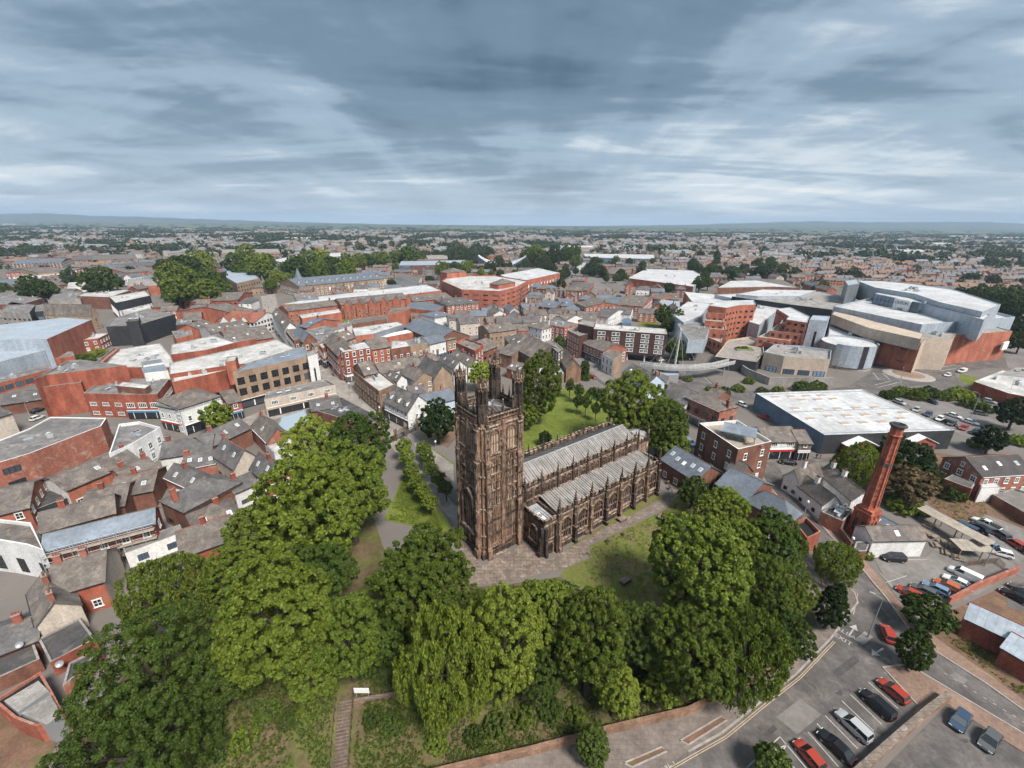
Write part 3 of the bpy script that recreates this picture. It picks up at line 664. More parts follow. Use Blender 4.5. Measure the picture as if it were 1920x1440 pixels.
for fk, (o, u, nrm, wd) in FACES.items():
    mb = MB(); f = Face(mb, o, u, nrm)
    rzz = math.atan2(nrm[1], nrm[0]) + R(90)
    for k, z in enumerate(STR):
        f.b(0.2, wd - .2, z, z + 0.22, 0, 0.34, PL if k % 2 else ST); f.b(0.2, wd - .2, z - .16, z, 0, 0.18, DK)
    f.b(wd / 2 - .42, wd / 2 + .42, 1.9, TH_ - .4, 0, 0.42, ST)
    bays = ((1.35, wd / 2 - .42), (wd / 2 + .42, wd - 1.35))
    for a, b in bays:
        n = 6
        for z0, z1, dd in ((2.8, 5.3, .16), (5.7, 8.4, .20), (8.9, 11.6, .20), (12.1, 15.2, .20), (15.7, 19.0, .18), (19.5, 22.6, .16)):
            if fk == 'W' and 4 < z0 < 15 : continue
            for i in range(n + 1):
                x = a + (b - a) * i / n
                f.b(x - .075, x + .075, z0, z1 + .05, 0, dd + .05, ST if (i + int(z0)) % 3 else PL)
            for i in range(n):
                x = a + (b - a) * (i + .5) / n; q = (b - a) / n * .30
                f.b(x - q, x + q, z1 - .32 + rnd.uniform(-.05, .05), z1 + .05, 0, dd, DK if rnd.random() < .5 else ST)
                if z0 > 15: f.b(x - q, x + q, (z0 + z1) / 2, (z0 + z1) / 2 + .2, 0, dd * .9, PL)
        c = (a + b) / 2
        po = Vector(o) + Vector(u) * c
        inst('belfry_window', BELF, tow, (po.x + nrm[0] * .03, po.y + nrm[1] * .03, 23.9), rzz)
        for s in (-1, 1):
            for zz in (23.2, 26.6):
                pn = Vector(o) + Vector(u) * (c + s * ((b - a) / 2 - .12)); inst('niche', NICHE, tow, (pn.x + nrm[0] * .05, pn.y + nrm[1] * .05, zz), rzz, (.7, .7, .85))
        for zz in (16.0, 19.7, 12.4):
            if fk == 'W' and zz < 15: continue
            for s in (-1, 1):
                pn = Vector(o) + Vector(u) * (c + s * (b - a) * .26); inst('niche', NICHE, tow, (pn.x + nrm[0] * .12, pn.y + nrm[1] * .12, zz), rzz, (1, 1, .82))
        for zz in (5.95, 9.2, 2.2):                      # offset ledges, their dark shade put into the stone colour
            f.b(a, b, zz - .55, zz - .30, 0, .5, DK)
    if fk == 'W':
        pw = Vector(o) + Vector(u) * (wd / 2); inst('west_window', WEST, tow, (pw.x - .45, pw.y, 5.6), rzz)
        f.b(wd / 2 - 2.5, wd / 2 + 2.5, 4.9, 5.3, 0, 1.0, PL)
        for i in range(14): f.b(.9 + (wd - 2.4) * i / 13, 1.0 + (wd - 2.4) * i / 13, 1.9, 4.7, 0, .2, ST)
    # buttresses close to the corners, stepped back as they rise
    for uc in (1.0, wd - 1.0):
        for z0, z1, dp in ((-0.6, 2.2, 1.25), (2.2, 11.8, 1.0), (11.8, 22.6, 0.82), (22.6, 29.3, 0.66)):
            f.b(uc - .52, uc + .52, z0, z1, 0, dp, ST); 
            if z1 > 3: f.b(uc - .58, uc + .58, z1 - .35, z1 - .1, 0, dp + .10, PL)
            for zz in np.arange(max(z0, 3), z1 - 2, 3.4):
                f.b(uc - .34, uc - .22, zz + .3, zz + 2.6, dp, dp + .10, PL); f.b(uc + .22, uc + .34, zz + .3, zz + 2.6, dp, dp + .10, PL)
                f.b(uc - .40, uc + .40, zz + 2.6, zz + 2.85, dp, dp + .14, DK); f.b(uc - .14, uc + .14, zz + .5, zz + 1.7, dp, dp + .14, PL if rnd.random() < .5 else ST)
        pb = Vector(o) + Vector(u) * uc + Vector(nrm) * .45
        inst('pinnacle', PIN, tow, (pb.x, pb.y, 29.2), 0, (.85, .85, .72))
    # parapet of pierced panels between the turrets
    for i in range(19):
        x = 1.4 + (wd - 2.8) * i / 18; f.b(x - .08, x + .08, 30.6, 31.5, -.05, .25, DK if i % 2 else ST)
    f.b(1.0, wd - 1.0, 30.6, 30.8, -.1, .34, ST); f.b(1.0, wd - 1.0, 31.5, 31.7, -.12, .36, PL)
    for i in range(9):
        x = 1.7 + (wd - 3.4) * i / 8; f.b(x - .26, x + .26, 31.7, 32.1, -.05, .25, DK)
        if i in (1, 4, 7):
            pp = Vector(o) + Vector(u) * x + Vector(nrm) * .1; inst('pinnacle', PINS, tow, (pp.x, pp.y, 31.6))
    mb.build('panelling', tow)
# tower roof with ribs, flagpole boss
rf = MB(); rf.bx(x0 + .3, x1 - .3, y0 + .3, y1 - .3, 30.5, 30.66, 'feltdark')
cxm, cym = (x0 + x1) / 2, (y0 + y1) / 2
ap = (cxm, cym, 31.7)
cr = [(x0 + .5, y0 + .5, 30.7), (x1 - .5, y0 + .5, 30.7), (x1 - .5, y1 - .5, 30.7), (x0 + .5, y1 - .5, 30.7)]
for i in range(4): rf.face((cr[i], cr[(i + 1) % 4], ap), 'feltdark')
for i in range(4):
    a = Vector(cr[i]); b = Vector(cr[(i + 1) % 4]); mid = (a + b) / 2
    for k in range(1, 10):
        p = a.lerp(b, k / 10); t = 1 - abs(k / 10 - .5) * 2; q = p.lerp(Vector(ap) + (p - mid) , t); rf.tube(p + Vector((0, 0, .05)), q + Vector((0, 0, .05)), .06, .06, 'lead', 4)
    rf.tube(a + Vector((0, 0, .06)), Vector(ap) + Vector((0, 0, .06)), .09, .09, 'leadblue', 4)
rf.ring((cxm, cym, 31.6), (.5, .4, .1), (0, .3, .6), 8, 'leadblue')
rf.build('tower_roof', tow)
def turret_mesh(h0, h1, r):
    """octagonal open turret: drum, arcade, crown of pinnacles"""
    mb = MB(); n = 8; ro = R(22.5)
    mb.ring((0, 0, 0), (r, r, r * 1.12, r * 1.12, r * .96), (0, h0 - .3, h0 - .2, h0, h0), n, DK, ro)
    mb.ring((0, 0, 0), (r * .55, r * .55), (h0, h1), n, 'blackpaint', ro)  # black core: darkness inside the open arcade put into colour
    for i in range(n):
        a = ro + 2 * math.pi * i / n; c, s = math.cos(a), math.sin(a)
        mb.tube((c * r * .92, s * r * .92, h0), (c * r * .92, s * r * .92, h1 - .2), .14, .12, DK, 5)
        mb.tube((c * r * 1.02, s * r * 1.02, .1), (c * r * 1.02, s * r * 1.02, h0 - .2), .11, .11, DK, 4)
        b = a + math.pi / n; c2, s2 = math.cos(b), math.sin(b)
        for q in (-1, 1):
            p = Vector((c2 * r * .88, s2 * r * .88, h1 - .15)); e = Vector((math.cos(b + q * .36) * r * .93, math.sin(b + q * .36) * r * .93, h1 - .85)); mb.tube(p, e, .12, .12, ST, 4)
        mb.tube((c2 * r * .86, s2 * r * .86, h0), (c2 * r * .86, s2 * r * .86, h1 - .5), .06, .06, DK, 4)
        mb.tube((c * r * 1.06, s * r * 1.06, h1 - .1), (c * r * 1.08, s * r * 1.08, h1 + 1.5), .15, .03, ST, 4)
        mb.tube((c2 * r * 1.0, s2 * r * 1.0, h1 + .05), (c2 * r * 1.0, s2 * r * 1.0, h1 + .75), .22, .18, PL, 4)
    mb.ring((0, 0, 0), (r * .9, r * 1.15, r * 1.15, r * 1.0), (h1 - .25, h1 - .1, h1 + .12, h1 + .12), n, PL, ro)
    mb.ring((0, 0, 0), (r * .8, r * .34, r * .12, .05), (h1 + .1, h1 + .8, h1 + 1.6, h1 + 2.3), n, DK, ro)
    mb.ring((0, 0, 0), (.04, .14, .04), (h1 + 2.25, h1 + 2.45, h1 + 2.7), 6, PL)
    return mb.mesh('turret')
TUR = turret_mesh(3.6, 6.9, 1.05); TURT = turret_mesh(5.0, 7.8, 1.10)
for (x, y), me in (((1.45, 1.45), TUR), ((TW - .95, 1.45), TUR), ((1.45, TD - .95), TUR), ((TW - .95, TD - .95), TURT)):
    inst('turret', me, tow, (x, y, 30.6))

# --- nave, aisles, chancel
NE_, NW_ = 48.0, TW
AS, AN, CS, CN = -6.0, 17.2, 0.5, 10.7                   # aisle and clerestory wall lines
def ridge_roof(name, xa, xb, ya, yb, za, zb, yr, zr, rolls=0.62):
    mb = MB()
    mb.face([(xa, ya, za), (xb, ya, za), (xb, yr, zr), (xa, yr, zr)], 'lead'); mb.face([(xb, yb, zb), (xa, yb, zb), (xa, yr, zr), (xb, yr, zr)], 'lead')
    o = mb.build(name, church)
    rl = MB()
    k = int((xb - xa) / rolls)
    for i in range(k + 1):
        x = xa + (xb - xa) * i / k
        for y, z in ((ya, za), (yb, zb)):
            d = Vector((0, yr - y, zr - z)); rl.box((x - .06, y, z), (.12, 0, 0), d, (0, 0, .11), 'leadroll' if i % 3 else 'lead')
    rl.box((xa, yr - .12, zr - .02), (xb - xa, 0, 0), (0, .24, 0), (0, 0, .16), 'leadblue')
    r = rl.build('roof_roll', o, kind='stuff')
    return o
def slope_roof(name, xa, xb, ya, za, yb, zb, rolls=0.62):
    mb = MB(); mb.face([(xa, ya, za), (xb, ya, za), (xb, yb, zb), (xa, yb, zb)] if yb > ya else [(xb, ya, za), (xa, ya, za), (xa, yb, zb), (xb, yb, zb)], 'lead'); o = mb.build(name, church)
    rl = MB(); k = int((xb - xa) / rolls)
    for i in range(k + 1):
        x = xa + (xb - xa) * i / k; rl.box((x - .06, ya, za), (.12, 0, 0), (0, yb - ya, zb - za), (0, 0, .11), 'leadroll' if i % 3 else 'lead')
    for q in (.5,):
        rl.box((xa, ya + (yb - ya) * q, za + (zb - za) * q), (xb - xa, 0, 0), (0, .1, 0), (0, 0, .09), 'lead')
    rl.build('roof_roll', o, kind='stuff'); return o
wl = MB()
wl.bx(NW_, NE_, CS, CN, -0.5, 12.6, 'navestone')                  # nave with clerestory
nave = wl.build('nave_wall', church)
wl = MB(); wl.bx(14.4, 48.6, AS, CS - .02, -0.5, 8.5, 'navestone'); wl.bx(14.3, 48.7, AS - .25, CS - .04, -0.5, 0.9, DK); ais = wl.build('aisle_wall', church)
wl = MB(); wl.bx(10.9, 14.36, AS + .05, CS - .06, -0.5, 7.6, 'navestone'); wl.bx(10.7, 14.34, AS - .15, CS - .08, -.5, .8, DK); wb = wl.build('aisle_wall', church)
wl = MB(); wl.bx(10.4, 48.6, CN + .02, AN, -0.5, 8.5, ST); aisn = wl.build('aisle_wall', church)
ridge_roof('nave_roof', NW_ + .1, NE_ - .3, CS + .35, CN - .35, 12.75, 12.75, (CS + CN) / 2, 15.0)
slope_roof('aisle_roof', 14.9, 48.2, AS + .35, 8.55, CS - .1, 9.75)
slope_roof('aisle_roof', 10.6, 48.2, AN - .35, 8.55, CN + .1, 9.75)
mb = MB(); mb.face([(11.1, AS + .35, 7.66), (14.3, AS + .35, 7.66), (14.3, CS, 7.9), (11.1, CS, 7.9)], 'leadblue')
for k in range(1, 5): mb.bx(11.1 + k * .62, 11.2 + k * .62, AS + .4, CS - .1, 7.72, 7.95, 'lead')
for k in range(3): mb.bx(11.15, 14.3, AS + 1.2 + k * 1.8, AS + 1.3 + k * 1.8, 7.75, 7.92, 'lead')
lo = mb.build('porch_roof', church)
for xx, yy in ((12.0, -4.3), (12.2, -2.2)):
    m2 = MB(); m2.bx(-.5, .5, -.38, .38, 0, .35, 'frame'); m2.bx(-.42, .42, -.3, .3, .35, .40, 'skylight'); m2.build('rooflight', lo, loc=(xx, yy, 7.85))
par = MB()
crenel(par, (14.4, AS + .16), (48.6, AS + .16), 8.5); crenel(par, (48.44, AS), (48.44, CS), 8.5); crenel(par, (10.9, AS + .2), (14.4, AS + .2), 7.6, h=.6); crenel(par, (11.05, AS), (11.05, CS), 7.6, h=.6)
crenel(par, (NW_, CS + .16), (NE_, CS + .16), 12.6); crenel(par, (NW_, CN - .16), (NE_, CN - .16), 12.6); crenel(par, (NE_ - .16, CS), (NE_ - .16, CN), 12.6)
crenel(par, (10.4, AN - .16), (48.6, AN - .16), 8.5)
for y, d, z in ((AS, -1, 8.3), (CS, -1, 12.4), (CN, 1, 12.4), (AS, -1, 4.0), (AS, -1, .95)):
    a, b = (14.4, 48.6) if y == AS else (NW_, NE_)
    par.bx(a, b, y - .14 if d < 0 else y, y + .05 if d < 0 else y + .14, z, z + .2, PL)
par.build('parapet', church)
AW = arch_window('aisle_window', 2.9, 4.9, 4, True, ST, 'leaded', .30, .32, .60); CWN = arch_window('clerestory_window', 2.3, 2.3, 3, False, ST, 'leaded', .22, .26, .42)
bay = (48.6 - 14.4) / 7
bt = MB(); f = Face(bt, (0, AS, 0), (1, 0, 0), (0, -1, 0))
for i in range(8):
    x = 14.4 + bay * i + (.35 if i == 0 else -.35 if i == 7 else 0)
    for z0, z1, dp in ((-.5, 1.2, 1.3), (1.2, 4.4, 1.05), (4.4, 7.4, .75), (7.4, 9.2, .45)): f.b(x - .36, x + .36, z0, z1, 0, dp, DK if i % 2 else ST); f.b(x - .42, x + .42, z1 - .22, z1 - .04, 0, dp + .07, PL)
    inst('pinnacle', PIN, ais, (x, AS - .12, 9.1))
    if i < 7:
        inst('aisle_window', AW, ais, (14.4 + bay * (i + .5), AS - .02, 2.3))
        f.b(14.4 + bay * i + .5, 14.4 + bay * (i + 1) - .5, 1.9, 2.05, 0, .2, PL)
        for u in (.14, .86):
            xx = 14.4 + bay * (i + u); f.b(xx - .09, xx + .09, 1.0, 8.2, 0, .12, PL if i % 2 else ST)
bt.build('buttress_range', ais, kind='stuff')
f2 = MB(); f = Face(f2, (0, CS, 0), (1, 0, 0), (0, -1, 0)); fn = Face(f2, (0, CN, 0), (1, 0, 0), (0, 1, 0))
cb = (NE_ - NW_ - .6) / 8
for i in range(9):
    x = NW_ + .5 + cb * i
    f.b(x - .2, x + .2, 9.7, 13.0, 0, .32, DK); fn.b(x - .2, x + .2, 9.7, 13.0, 0, .32, DK)
    inst('pinnacle', PIN, nave, (x, CS - .02, 12.7), 0, (.8, .8, .86)); inst('pinnacle', PIN, nave, (x, CN + .02, 12.7), 0, (.8, .8, .86))
    if i < 8:
        for q in (.29, .71): inst('clerestory_window', CWN, nave, (NW_ + .5 + cb * (i + q), CS - .02, 9.95), 0, (.62, 1, .95))
f2.build('pilaster_range', nave, kind='stuff')
# west bay of the aisle: door, side window, corner buttresses
dm = arch_window('door', 1.5, 2.7, 2, False, ST, 'blackpaint', .30, .35, .5); inst('door', dm, wb, (12.5, AS + .03, .1))
inst('aisle_window', arch_window('aisle_window', 2.2, 3.6, 3, True, ST, 'leaded', .22, .28), wb, (10.88, -2.9, 2.4), R(-90))
mb = MB(); f = Face(mb, (0, AS + .05, 0), (1, 0, 0), (0, -1, 0)); fw = Face(mb, (10.9, 0, 0), (0, -1, 0), (-1, 0, 0))
for x in (11.25, 14.1):
    for z0, z1, dp in ((-.5, 1.2, 1.0), (1.2, 4.4, .8), (4.4, 7.0, .5)): f.b(x - .3, x + .3, z0, z1, 0, dp, DK)
for z0, z1, dp in ((-.5, 1.2, 1.0), (1.2, 4.4, .8), (4.4, 7.0, .5)): fw.b(5.3, 5.9, z0, z1, 0, dp, DK)
f.b(11.2, 13.8, 3.6, 3.8, 0, .16, PL); f.b(10.9, 14.4, 7.3, 7.6, 0, .16, PL)
for i in range(6): f.b(11.3 + i * .5, 11.4 + i * .5, 3.9, 7.2, 0, .1, ST)
mb.build('buttress_range', wb)
# chancel with three-sided apse
chp = [(NE_ + .02, 1.6), (53.5, 1.6), (57.6, 4.0), (57.6, 7.2), (53.5, 9.6), (NE_ + .02, 9.6)]
mb = MB(); mb.prism(chp, -.5, 10.4, ST, True, 'lead'); ch = mb.build('chancel_wall', church)
mb = MB(); ac = (52.0, 5.6, 11.8)
for i in range(len(chp)):
    a, b = chp[i], chp[(i + 1) % len(chp)]; mb.face([(a[0], a[1], 10.45), (b[0], b[1], 10.45), (ac[0], ac[1], ac[2])], 'lead')
cro = mb.build('chancel_roof', church)
mb = MB()
for i in range(len(chp) - 1):
    crenel(mb, chp[i], chp[i + 1], 10.4, t=.3)
    for k in range(1, 6):
        a = Vector(chp[i] + (10.5,)).lerp(Vector(chp[i + 1] + (10.5,)), k / 6); mb.tube(a, Vector(ac), .06, .06, 'leadblue', 4)
mb.build('parapet', church)
for x, y in chp[1:5] + [(NE_, 1.3), (NE_, 9.9)]: inst('pinnacle', PIN, ch, (x, y, 10.3), 0, (1.05, 1.05, 1.1))
CWI = arch_window('chancel_window', 2.4, 5.2, 3, True, ST, 'leaded', .25, .3)
for i in (0, 1, 2):
    a, b = Vector(chp[i]), Vector(chp[i + 1]); m = (a + b) / 2; d = (b - a).normalized(); inst('chancel_window', CWI, ch, (m.x + d.y * .02, m.y - d.x * .02, 3.4), math.atan2(d.y, d.x))
mb = MB(); mb.tube((26.4, CS - .3, 9.9), (26.4, CS - .3, 14.0), .07, .07, 'galv'); mb.build('downpipe', church)
# ------------------------------------------------------------------ trees
def leaves(g, c, d, rc, nleaf, leaf, droop, up=.45):
    """nleaf leaf-sized faces round each clump centre c with outward direction d"""
    n = len(c) * nleaf; cc = np.repeat(c, nleaf, 0); dd = np.repeat(d, nleaf, 0); rcc = np.repeat(rc, nleaf)
    q = g.normal(size=(n, 3)) + dd * 0.9 + np.array([0, 0, up]); q /= np.linalg.norm(q, axis=1)[:, None]
    p = cc + q * (rcc * (0.45 + 0.6 * g.random(n) ** .6))[:, None]
    if droop: p[:, 2] -= droop * g.random(n) ** 2 * np.clip(np.linalg.norm(p[:, :2], axis=1), 0, 1.2)
    nrm = q * .8 + g.normal(scale=.6, size=(n, 3)) + np.array([0, 0, .3]); nrm /= np.linalg.norm(nrm, axis=1)[:, None]
    t = np.cross(nrm, g.normal(size=(n, 3))); t /= np.linalg.norm(t, axis=1)[:, None]; b = np.cross(nrm, t)
    if droop: t = t * .6 + np.array([0, 0, -.9]); t /= np.linalg.norm(t, axis=1)[:, None]
    s = leaf * g.uniform(.55, 1.45, n)[:, None]; a = .58
    return np.stack([p - t * s, p + b * s * a - t * s * .1, p + t * s, p - b * s * a - t * s * .1], 1)
def crown_arrays(seed, nclump, nleaf, leaf, vz=1.05, lobes=9, lobamp=0.30, cr=(0.15, 0.25), droop=0.0, conic=0.0, low=-0.75, inner=0.12, lr=(.30, .52)):
    """an uneven crown of radius 1: boughs as overlapping masses, each covered with clumps of leaf-sized faces; returns (n,4,3)"""
    g = np.random.default_rng(seed)
    k = np.arange(lobes) + .5; z = 1 - (1 - low) * k / lobes; ph = np.pi * (1 + 5 ** .5) * k + g.uniform(0, 6); rr = np.sqrt(np.clip(1 - z * z, 0, 1))
    D = np.stack([rr * np.cos(ph), rr * np.sin(ph), z], 1) + g.normal(scale=.16, size=(lobes, 3))
    R_ = g.uniform(*lr, lobes) * (1 + lobamp * .3); C = D * (1.0 - R_ * g.uniform(.75, 1.15, lobes))[:, None]
    C = np.concatenate([C, [[0, 0, 0]]]); R_ = np.append(R_, 1 - lobamp * 1.1)
    w_ = R_ ** 2 / (R_ ** 2).sum(); cs = []; ds = []; rs = []
    for i in range(len(C)):
        m = max(4, int(nclump * 1.9 * w_[i])); j = np.arange(m) + .5; zz = 1 - 2 * j / m; r2 = np.sqrt(1 - zz * zz); p2 = np.pi * (1 + 5 ** .5) * j + g.uniform(0, 6)
        d = np.stack([r2 * np.cos(p2), r2 * np.sin(p2), zz], 1) + g.normal(scale=.12, size=(m, 3)); d /= np.linalg.norm(d, axis=1)[:, None]
        p = C[i] + d * (R_[i] * g.uniform(.86, 1.06, m))[:, None]
        dist = np.linalg.norm(p[:, None, :] - C[None], axis=2) / R_[None]; dist[:, i] = 9
        ok = (dist.min(1) > .86) & (p[:, 2] > low - .1); cs.append(p[ok]); ds.append(d[ok]); rs.append(g.uniform(*cr, ok.sum()))
    c = np.concatenate(cs); d = np.concatenate(ds); rc = np.concatenate(rs)
    c = c * np.array([1, 1, vz])
    if conic: c[:, :2] *= (1 - conic * np.clip((c[:, 2:] / vz + 0.6) / 1.6, 0, 1))
    Q = leaves(g, c, d, rc, nleaf, leaf, droop)
    if inner:
        k = max(3, int(len(c) * inner)); ii = g.integers(0, len(c), k); Q = np.concatenate([Q, leaves(g, c[ii] * g.uniform(.4, .8, k)[:, None], d[ii], rc[ii] * 1.3, nleaf, leaf * 1.3, 0)])
    return Q
def quads_mesh(name, Q, mat):
    n = len(Q); me = bpy.data.meshes.new(name)
    me.vertices.add(n * 4); me.vertices.foreach_set('co', Q.reshape(-1))
    me.loops.add(n * 4); me.loops.foreach_set('vertex_index', np.arange(n * 4))
    me.polygons.add(n); me.polygons.foreach_set('loop_start', np.arange(n) * 4); me.polygons.foreach_set('loop_total', np.full(n, 4))
    me.update(calc_edges=True)
    me.materials.append(MATS[mat])
    return me
def trunk_mesh(seed, hc, limbs=7):
    """unit trunk: crown radius 1, crown centre at height hc"""
    g = random.Random(seed); mb = MB()
    mb.ring((0, 0, 0), (.16, .10, .085, .07), (-.15, .12, hc * .45, hc * .8), 8, 'bark', cap=False)
    for k in range(limbs):
        a = 2 * math.pi * k / limbs + g.uniform(-.3, .3); z0 = hc * g.uniform(.42, .8); r = g.uniform(.45, .8)
        m = (math.cos(a) * r * .5, math.sin(a) * r * .5, z0 + g.uniform(.15, .35)); e = (math.cos(a) * r, math.sin(a) * r, z0 + g.uniform(.35, .8))
        mb.tube((0, 0, z0), m, .05, .033, 'bark', 5); mb.tube(m, e, .033, .012, 'bark', 5)
        for s in (-1, 1): mb.tube(m, (m[0] + math.cos(a + s * .8) * .3, m[1] + math.sin(a + s * .8) * .3, m[2] + g.uniform(.1, .4)), .02, .008, 'bark', 4)
    mb.tube((0, 0, hc * .75), (g.uniform(-.1, .1), g.uniform(-.1, .1), hc + .5), .07, .02, 'bark', 6)
    return mb.mesh('trunk', uv=False, smooth=True)
def leafset(*a, **k):
    return quads_mesh('crown', crown_arrays(*a, **k), 'leaf')
CR = {}
for i, s in enumerate((11, 23, 37, 41)):
    CR['big%d' % i] = leafset(s, 600, 96, 0.031, vz=(1.0, 1.12, .95, 1.2)[i], lobes=(15, 12, 18, 13)[i], lobamp=.42, cr=(.045, .115))
CR['huge'] = leafset(91, 950, 110, 0.019, vz=.95, lobes=26, lobamp=.36, cr=(.045, .105))
CR['broc'] = leafset(51, 420, 96, 0.032, vz=.86, lobes=70, lobamp=.20, cr=(.05, .09), inner=.08, lr=(.13, .20))
CR['droop'] = leafset(61, 600, 96, 0.031, vz=1.15, lobes=14, lobamp=.42, cr=(.045, .12), droop=.26)
CR['col'] = leafset(71, 220, 70, 0.060, vz=1.5, lobes=14, lobamp=.36, cr=(.09, .17), conic=.35)
CR['mid0'] = leafset(81, 130, 40, 0.085, vz=.95, lobes=11, lobamp=.40, cr=(.10, .20))
CR['mid1'] = leafset(82, 130, 40, 0.085, vz=1.1, lobes=9, lobamp=.42, cr=(.10, .20))
CR['small'] = leafset(83, 70, 46, 0.10, vz=1.0, lobes=8, lobamp=.34, cr=(.12, .22))
CR['bush'] = leafset(84, 90, 42, 0.085, vz=.62, lobes=10, lobamp=.36, cr=(.10, .2), low=-.3)
CR['poplar'] = leafset(85, 130, 40, 0.12, vz=2.6, lobes=10, lobamp=.36, conic=.4)
TR = {hc: trunk_mesh(int(hc * 10), hc) for hc in (1.15, 1.5, 2.2)}
trnd = random.Random(5)
TREES = []
def tree(px, py, rpx, label, crown='big0', mat='leaf', zc=None, name='tree', hc=1.5, group=None, sq=1.0, wide=1.0, rz=None):
    """px,py: middle of the crown in the photo, rpx: its half-width"""
    z = 8.0 if zc is None else zc; p = PZ(px, py, z)
    for _ in range(4):
        p = PZ(px, py, TZ(p.x, p.y) + z)
        d = Vector((p.x, p.y, p.z - H)).length
        cosv = (Vector((p.x, p.y, p.z - H)).normalized()).dot(Vector((0, math.cos(PITCH), -math.sin(PITCH))))
        r = rpx * d * cosv / F
        if zc is None: z = max(1.2, hc * r * sq) if name != 'bush' else 0.30 * r
    g = TZ(p.x, p.y); rt = root(name, (p.x, p.y, g), label, 'tree' if name != 'bush' else 'shrub', group, rz=trnd.uniform(0, 6.28) if rz is None else rz)
    hcc = (p.z - g) / r
    k = min(TR, key=lambda q: abs(q - hcc))
    inst('trunk', TR[k], rt, (0, 0, 0), 0, (r * .9, r * .9, r * hcc / k))
    k = trnd.uniform(.82, 1.22); o = inst('crown', CR[crown], rt, (0, 0, p.z - g), 0, (r * wide * .93, r * wide * .93, r * sq * .95)); o.color = tuple(q * k for q in LEAFC[mat]) + (1,)
    TREES.append((p.x, p.y, r))
    return rt
T = tree
# the big trees round the churchyard
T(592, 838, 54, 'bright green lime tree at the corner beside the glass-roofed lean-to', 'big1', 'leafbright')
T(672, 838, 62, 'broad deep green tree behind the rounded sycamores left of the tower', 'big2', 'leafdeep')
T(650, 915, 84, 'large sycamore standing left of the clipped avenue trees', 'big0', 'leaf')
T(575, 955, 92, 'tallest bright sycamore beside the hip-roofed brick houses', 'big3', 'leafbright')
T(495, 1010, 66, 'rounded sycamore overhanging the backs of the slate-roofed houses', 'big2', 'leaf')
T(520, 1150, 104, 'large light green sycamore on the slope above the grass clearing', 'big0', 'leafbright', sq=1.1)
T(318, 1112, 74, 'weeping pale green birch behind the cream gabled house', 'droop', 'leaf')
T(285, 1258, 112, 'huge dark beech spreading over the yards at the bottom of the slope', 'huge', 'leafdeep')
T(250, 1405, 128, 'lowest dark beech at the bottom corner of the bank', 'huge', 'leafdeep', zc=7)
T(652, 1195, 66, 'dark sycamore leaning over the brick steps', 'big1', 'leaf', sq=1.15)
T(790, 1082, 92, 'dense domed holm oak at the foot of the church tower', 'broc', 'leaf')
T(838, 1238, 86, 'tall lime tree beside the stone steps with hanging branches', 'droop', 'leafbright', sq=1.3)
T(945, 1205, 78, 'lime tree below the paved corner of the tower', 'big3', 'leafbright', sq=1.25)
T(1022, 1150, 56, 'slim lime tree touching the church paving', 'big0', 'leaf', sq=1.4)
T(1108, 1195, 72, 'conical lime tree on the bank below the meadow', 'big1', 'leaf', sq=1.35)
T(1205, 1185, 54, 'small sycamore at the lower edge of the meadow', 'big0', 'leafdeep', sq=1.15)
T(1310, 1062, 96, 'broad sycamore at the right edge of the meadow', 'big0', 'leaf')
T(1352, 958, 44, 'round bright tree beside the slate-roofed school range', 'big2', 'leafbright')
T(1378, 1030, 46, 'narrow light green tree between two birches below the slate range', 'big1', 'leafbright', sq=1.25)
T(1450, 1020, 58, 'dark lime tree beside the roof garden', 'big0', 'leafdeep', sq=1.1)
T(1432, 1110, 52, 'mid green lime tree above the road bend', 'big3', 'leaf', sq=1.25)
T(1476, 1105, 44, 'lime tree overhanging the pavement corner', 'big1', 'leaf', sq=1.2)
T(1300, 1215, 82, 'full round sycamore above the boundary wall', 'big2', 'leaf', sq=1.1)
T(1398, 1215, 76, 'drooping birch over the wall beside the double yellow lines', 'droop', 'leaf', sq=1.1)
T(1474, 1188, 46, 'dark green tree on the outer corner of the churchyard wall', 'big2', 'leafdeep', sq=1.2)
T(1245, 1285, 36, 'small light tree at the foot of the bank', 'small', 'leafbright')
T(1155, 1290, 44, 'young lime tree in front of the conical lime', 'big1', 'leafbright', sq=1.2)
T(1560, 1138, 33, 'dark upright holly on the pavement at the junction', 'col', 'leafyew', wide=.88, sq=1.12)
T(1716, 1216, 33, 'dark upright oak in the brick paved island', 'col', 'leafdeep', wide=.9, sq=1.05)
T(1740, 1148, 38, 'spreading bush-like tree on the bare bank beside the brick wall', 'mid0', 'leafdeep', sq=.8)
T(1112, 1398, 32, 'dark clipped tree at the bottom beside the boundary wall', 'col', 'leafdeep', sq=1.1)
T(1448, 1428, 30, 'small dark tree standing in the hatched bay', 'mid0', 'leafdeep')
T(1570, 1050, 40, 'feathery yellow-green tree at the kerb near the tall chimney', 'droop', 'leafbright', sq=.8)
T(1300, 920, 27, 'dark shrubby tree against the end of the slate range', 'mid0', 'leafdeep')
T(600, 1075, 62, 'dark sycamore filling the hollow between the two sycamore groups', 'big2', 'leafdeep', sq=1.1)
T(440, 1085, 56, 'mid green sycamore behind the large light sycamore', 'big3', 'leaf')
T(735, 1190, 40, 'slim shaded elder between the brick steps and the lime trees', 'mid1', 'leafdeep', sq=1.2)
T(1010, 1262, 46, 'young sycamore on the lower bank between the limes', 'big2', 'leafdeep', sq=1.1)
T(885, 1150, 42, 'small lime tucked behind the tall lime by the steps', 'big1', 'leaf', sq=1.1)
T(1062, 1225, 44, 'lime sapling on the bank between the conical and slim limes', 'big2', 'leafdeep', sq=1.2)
T(1355, 1130, 52, 'mid green lime in the middle of the right hand tree group', 'big1', 'leafdeep', sq=1.1)
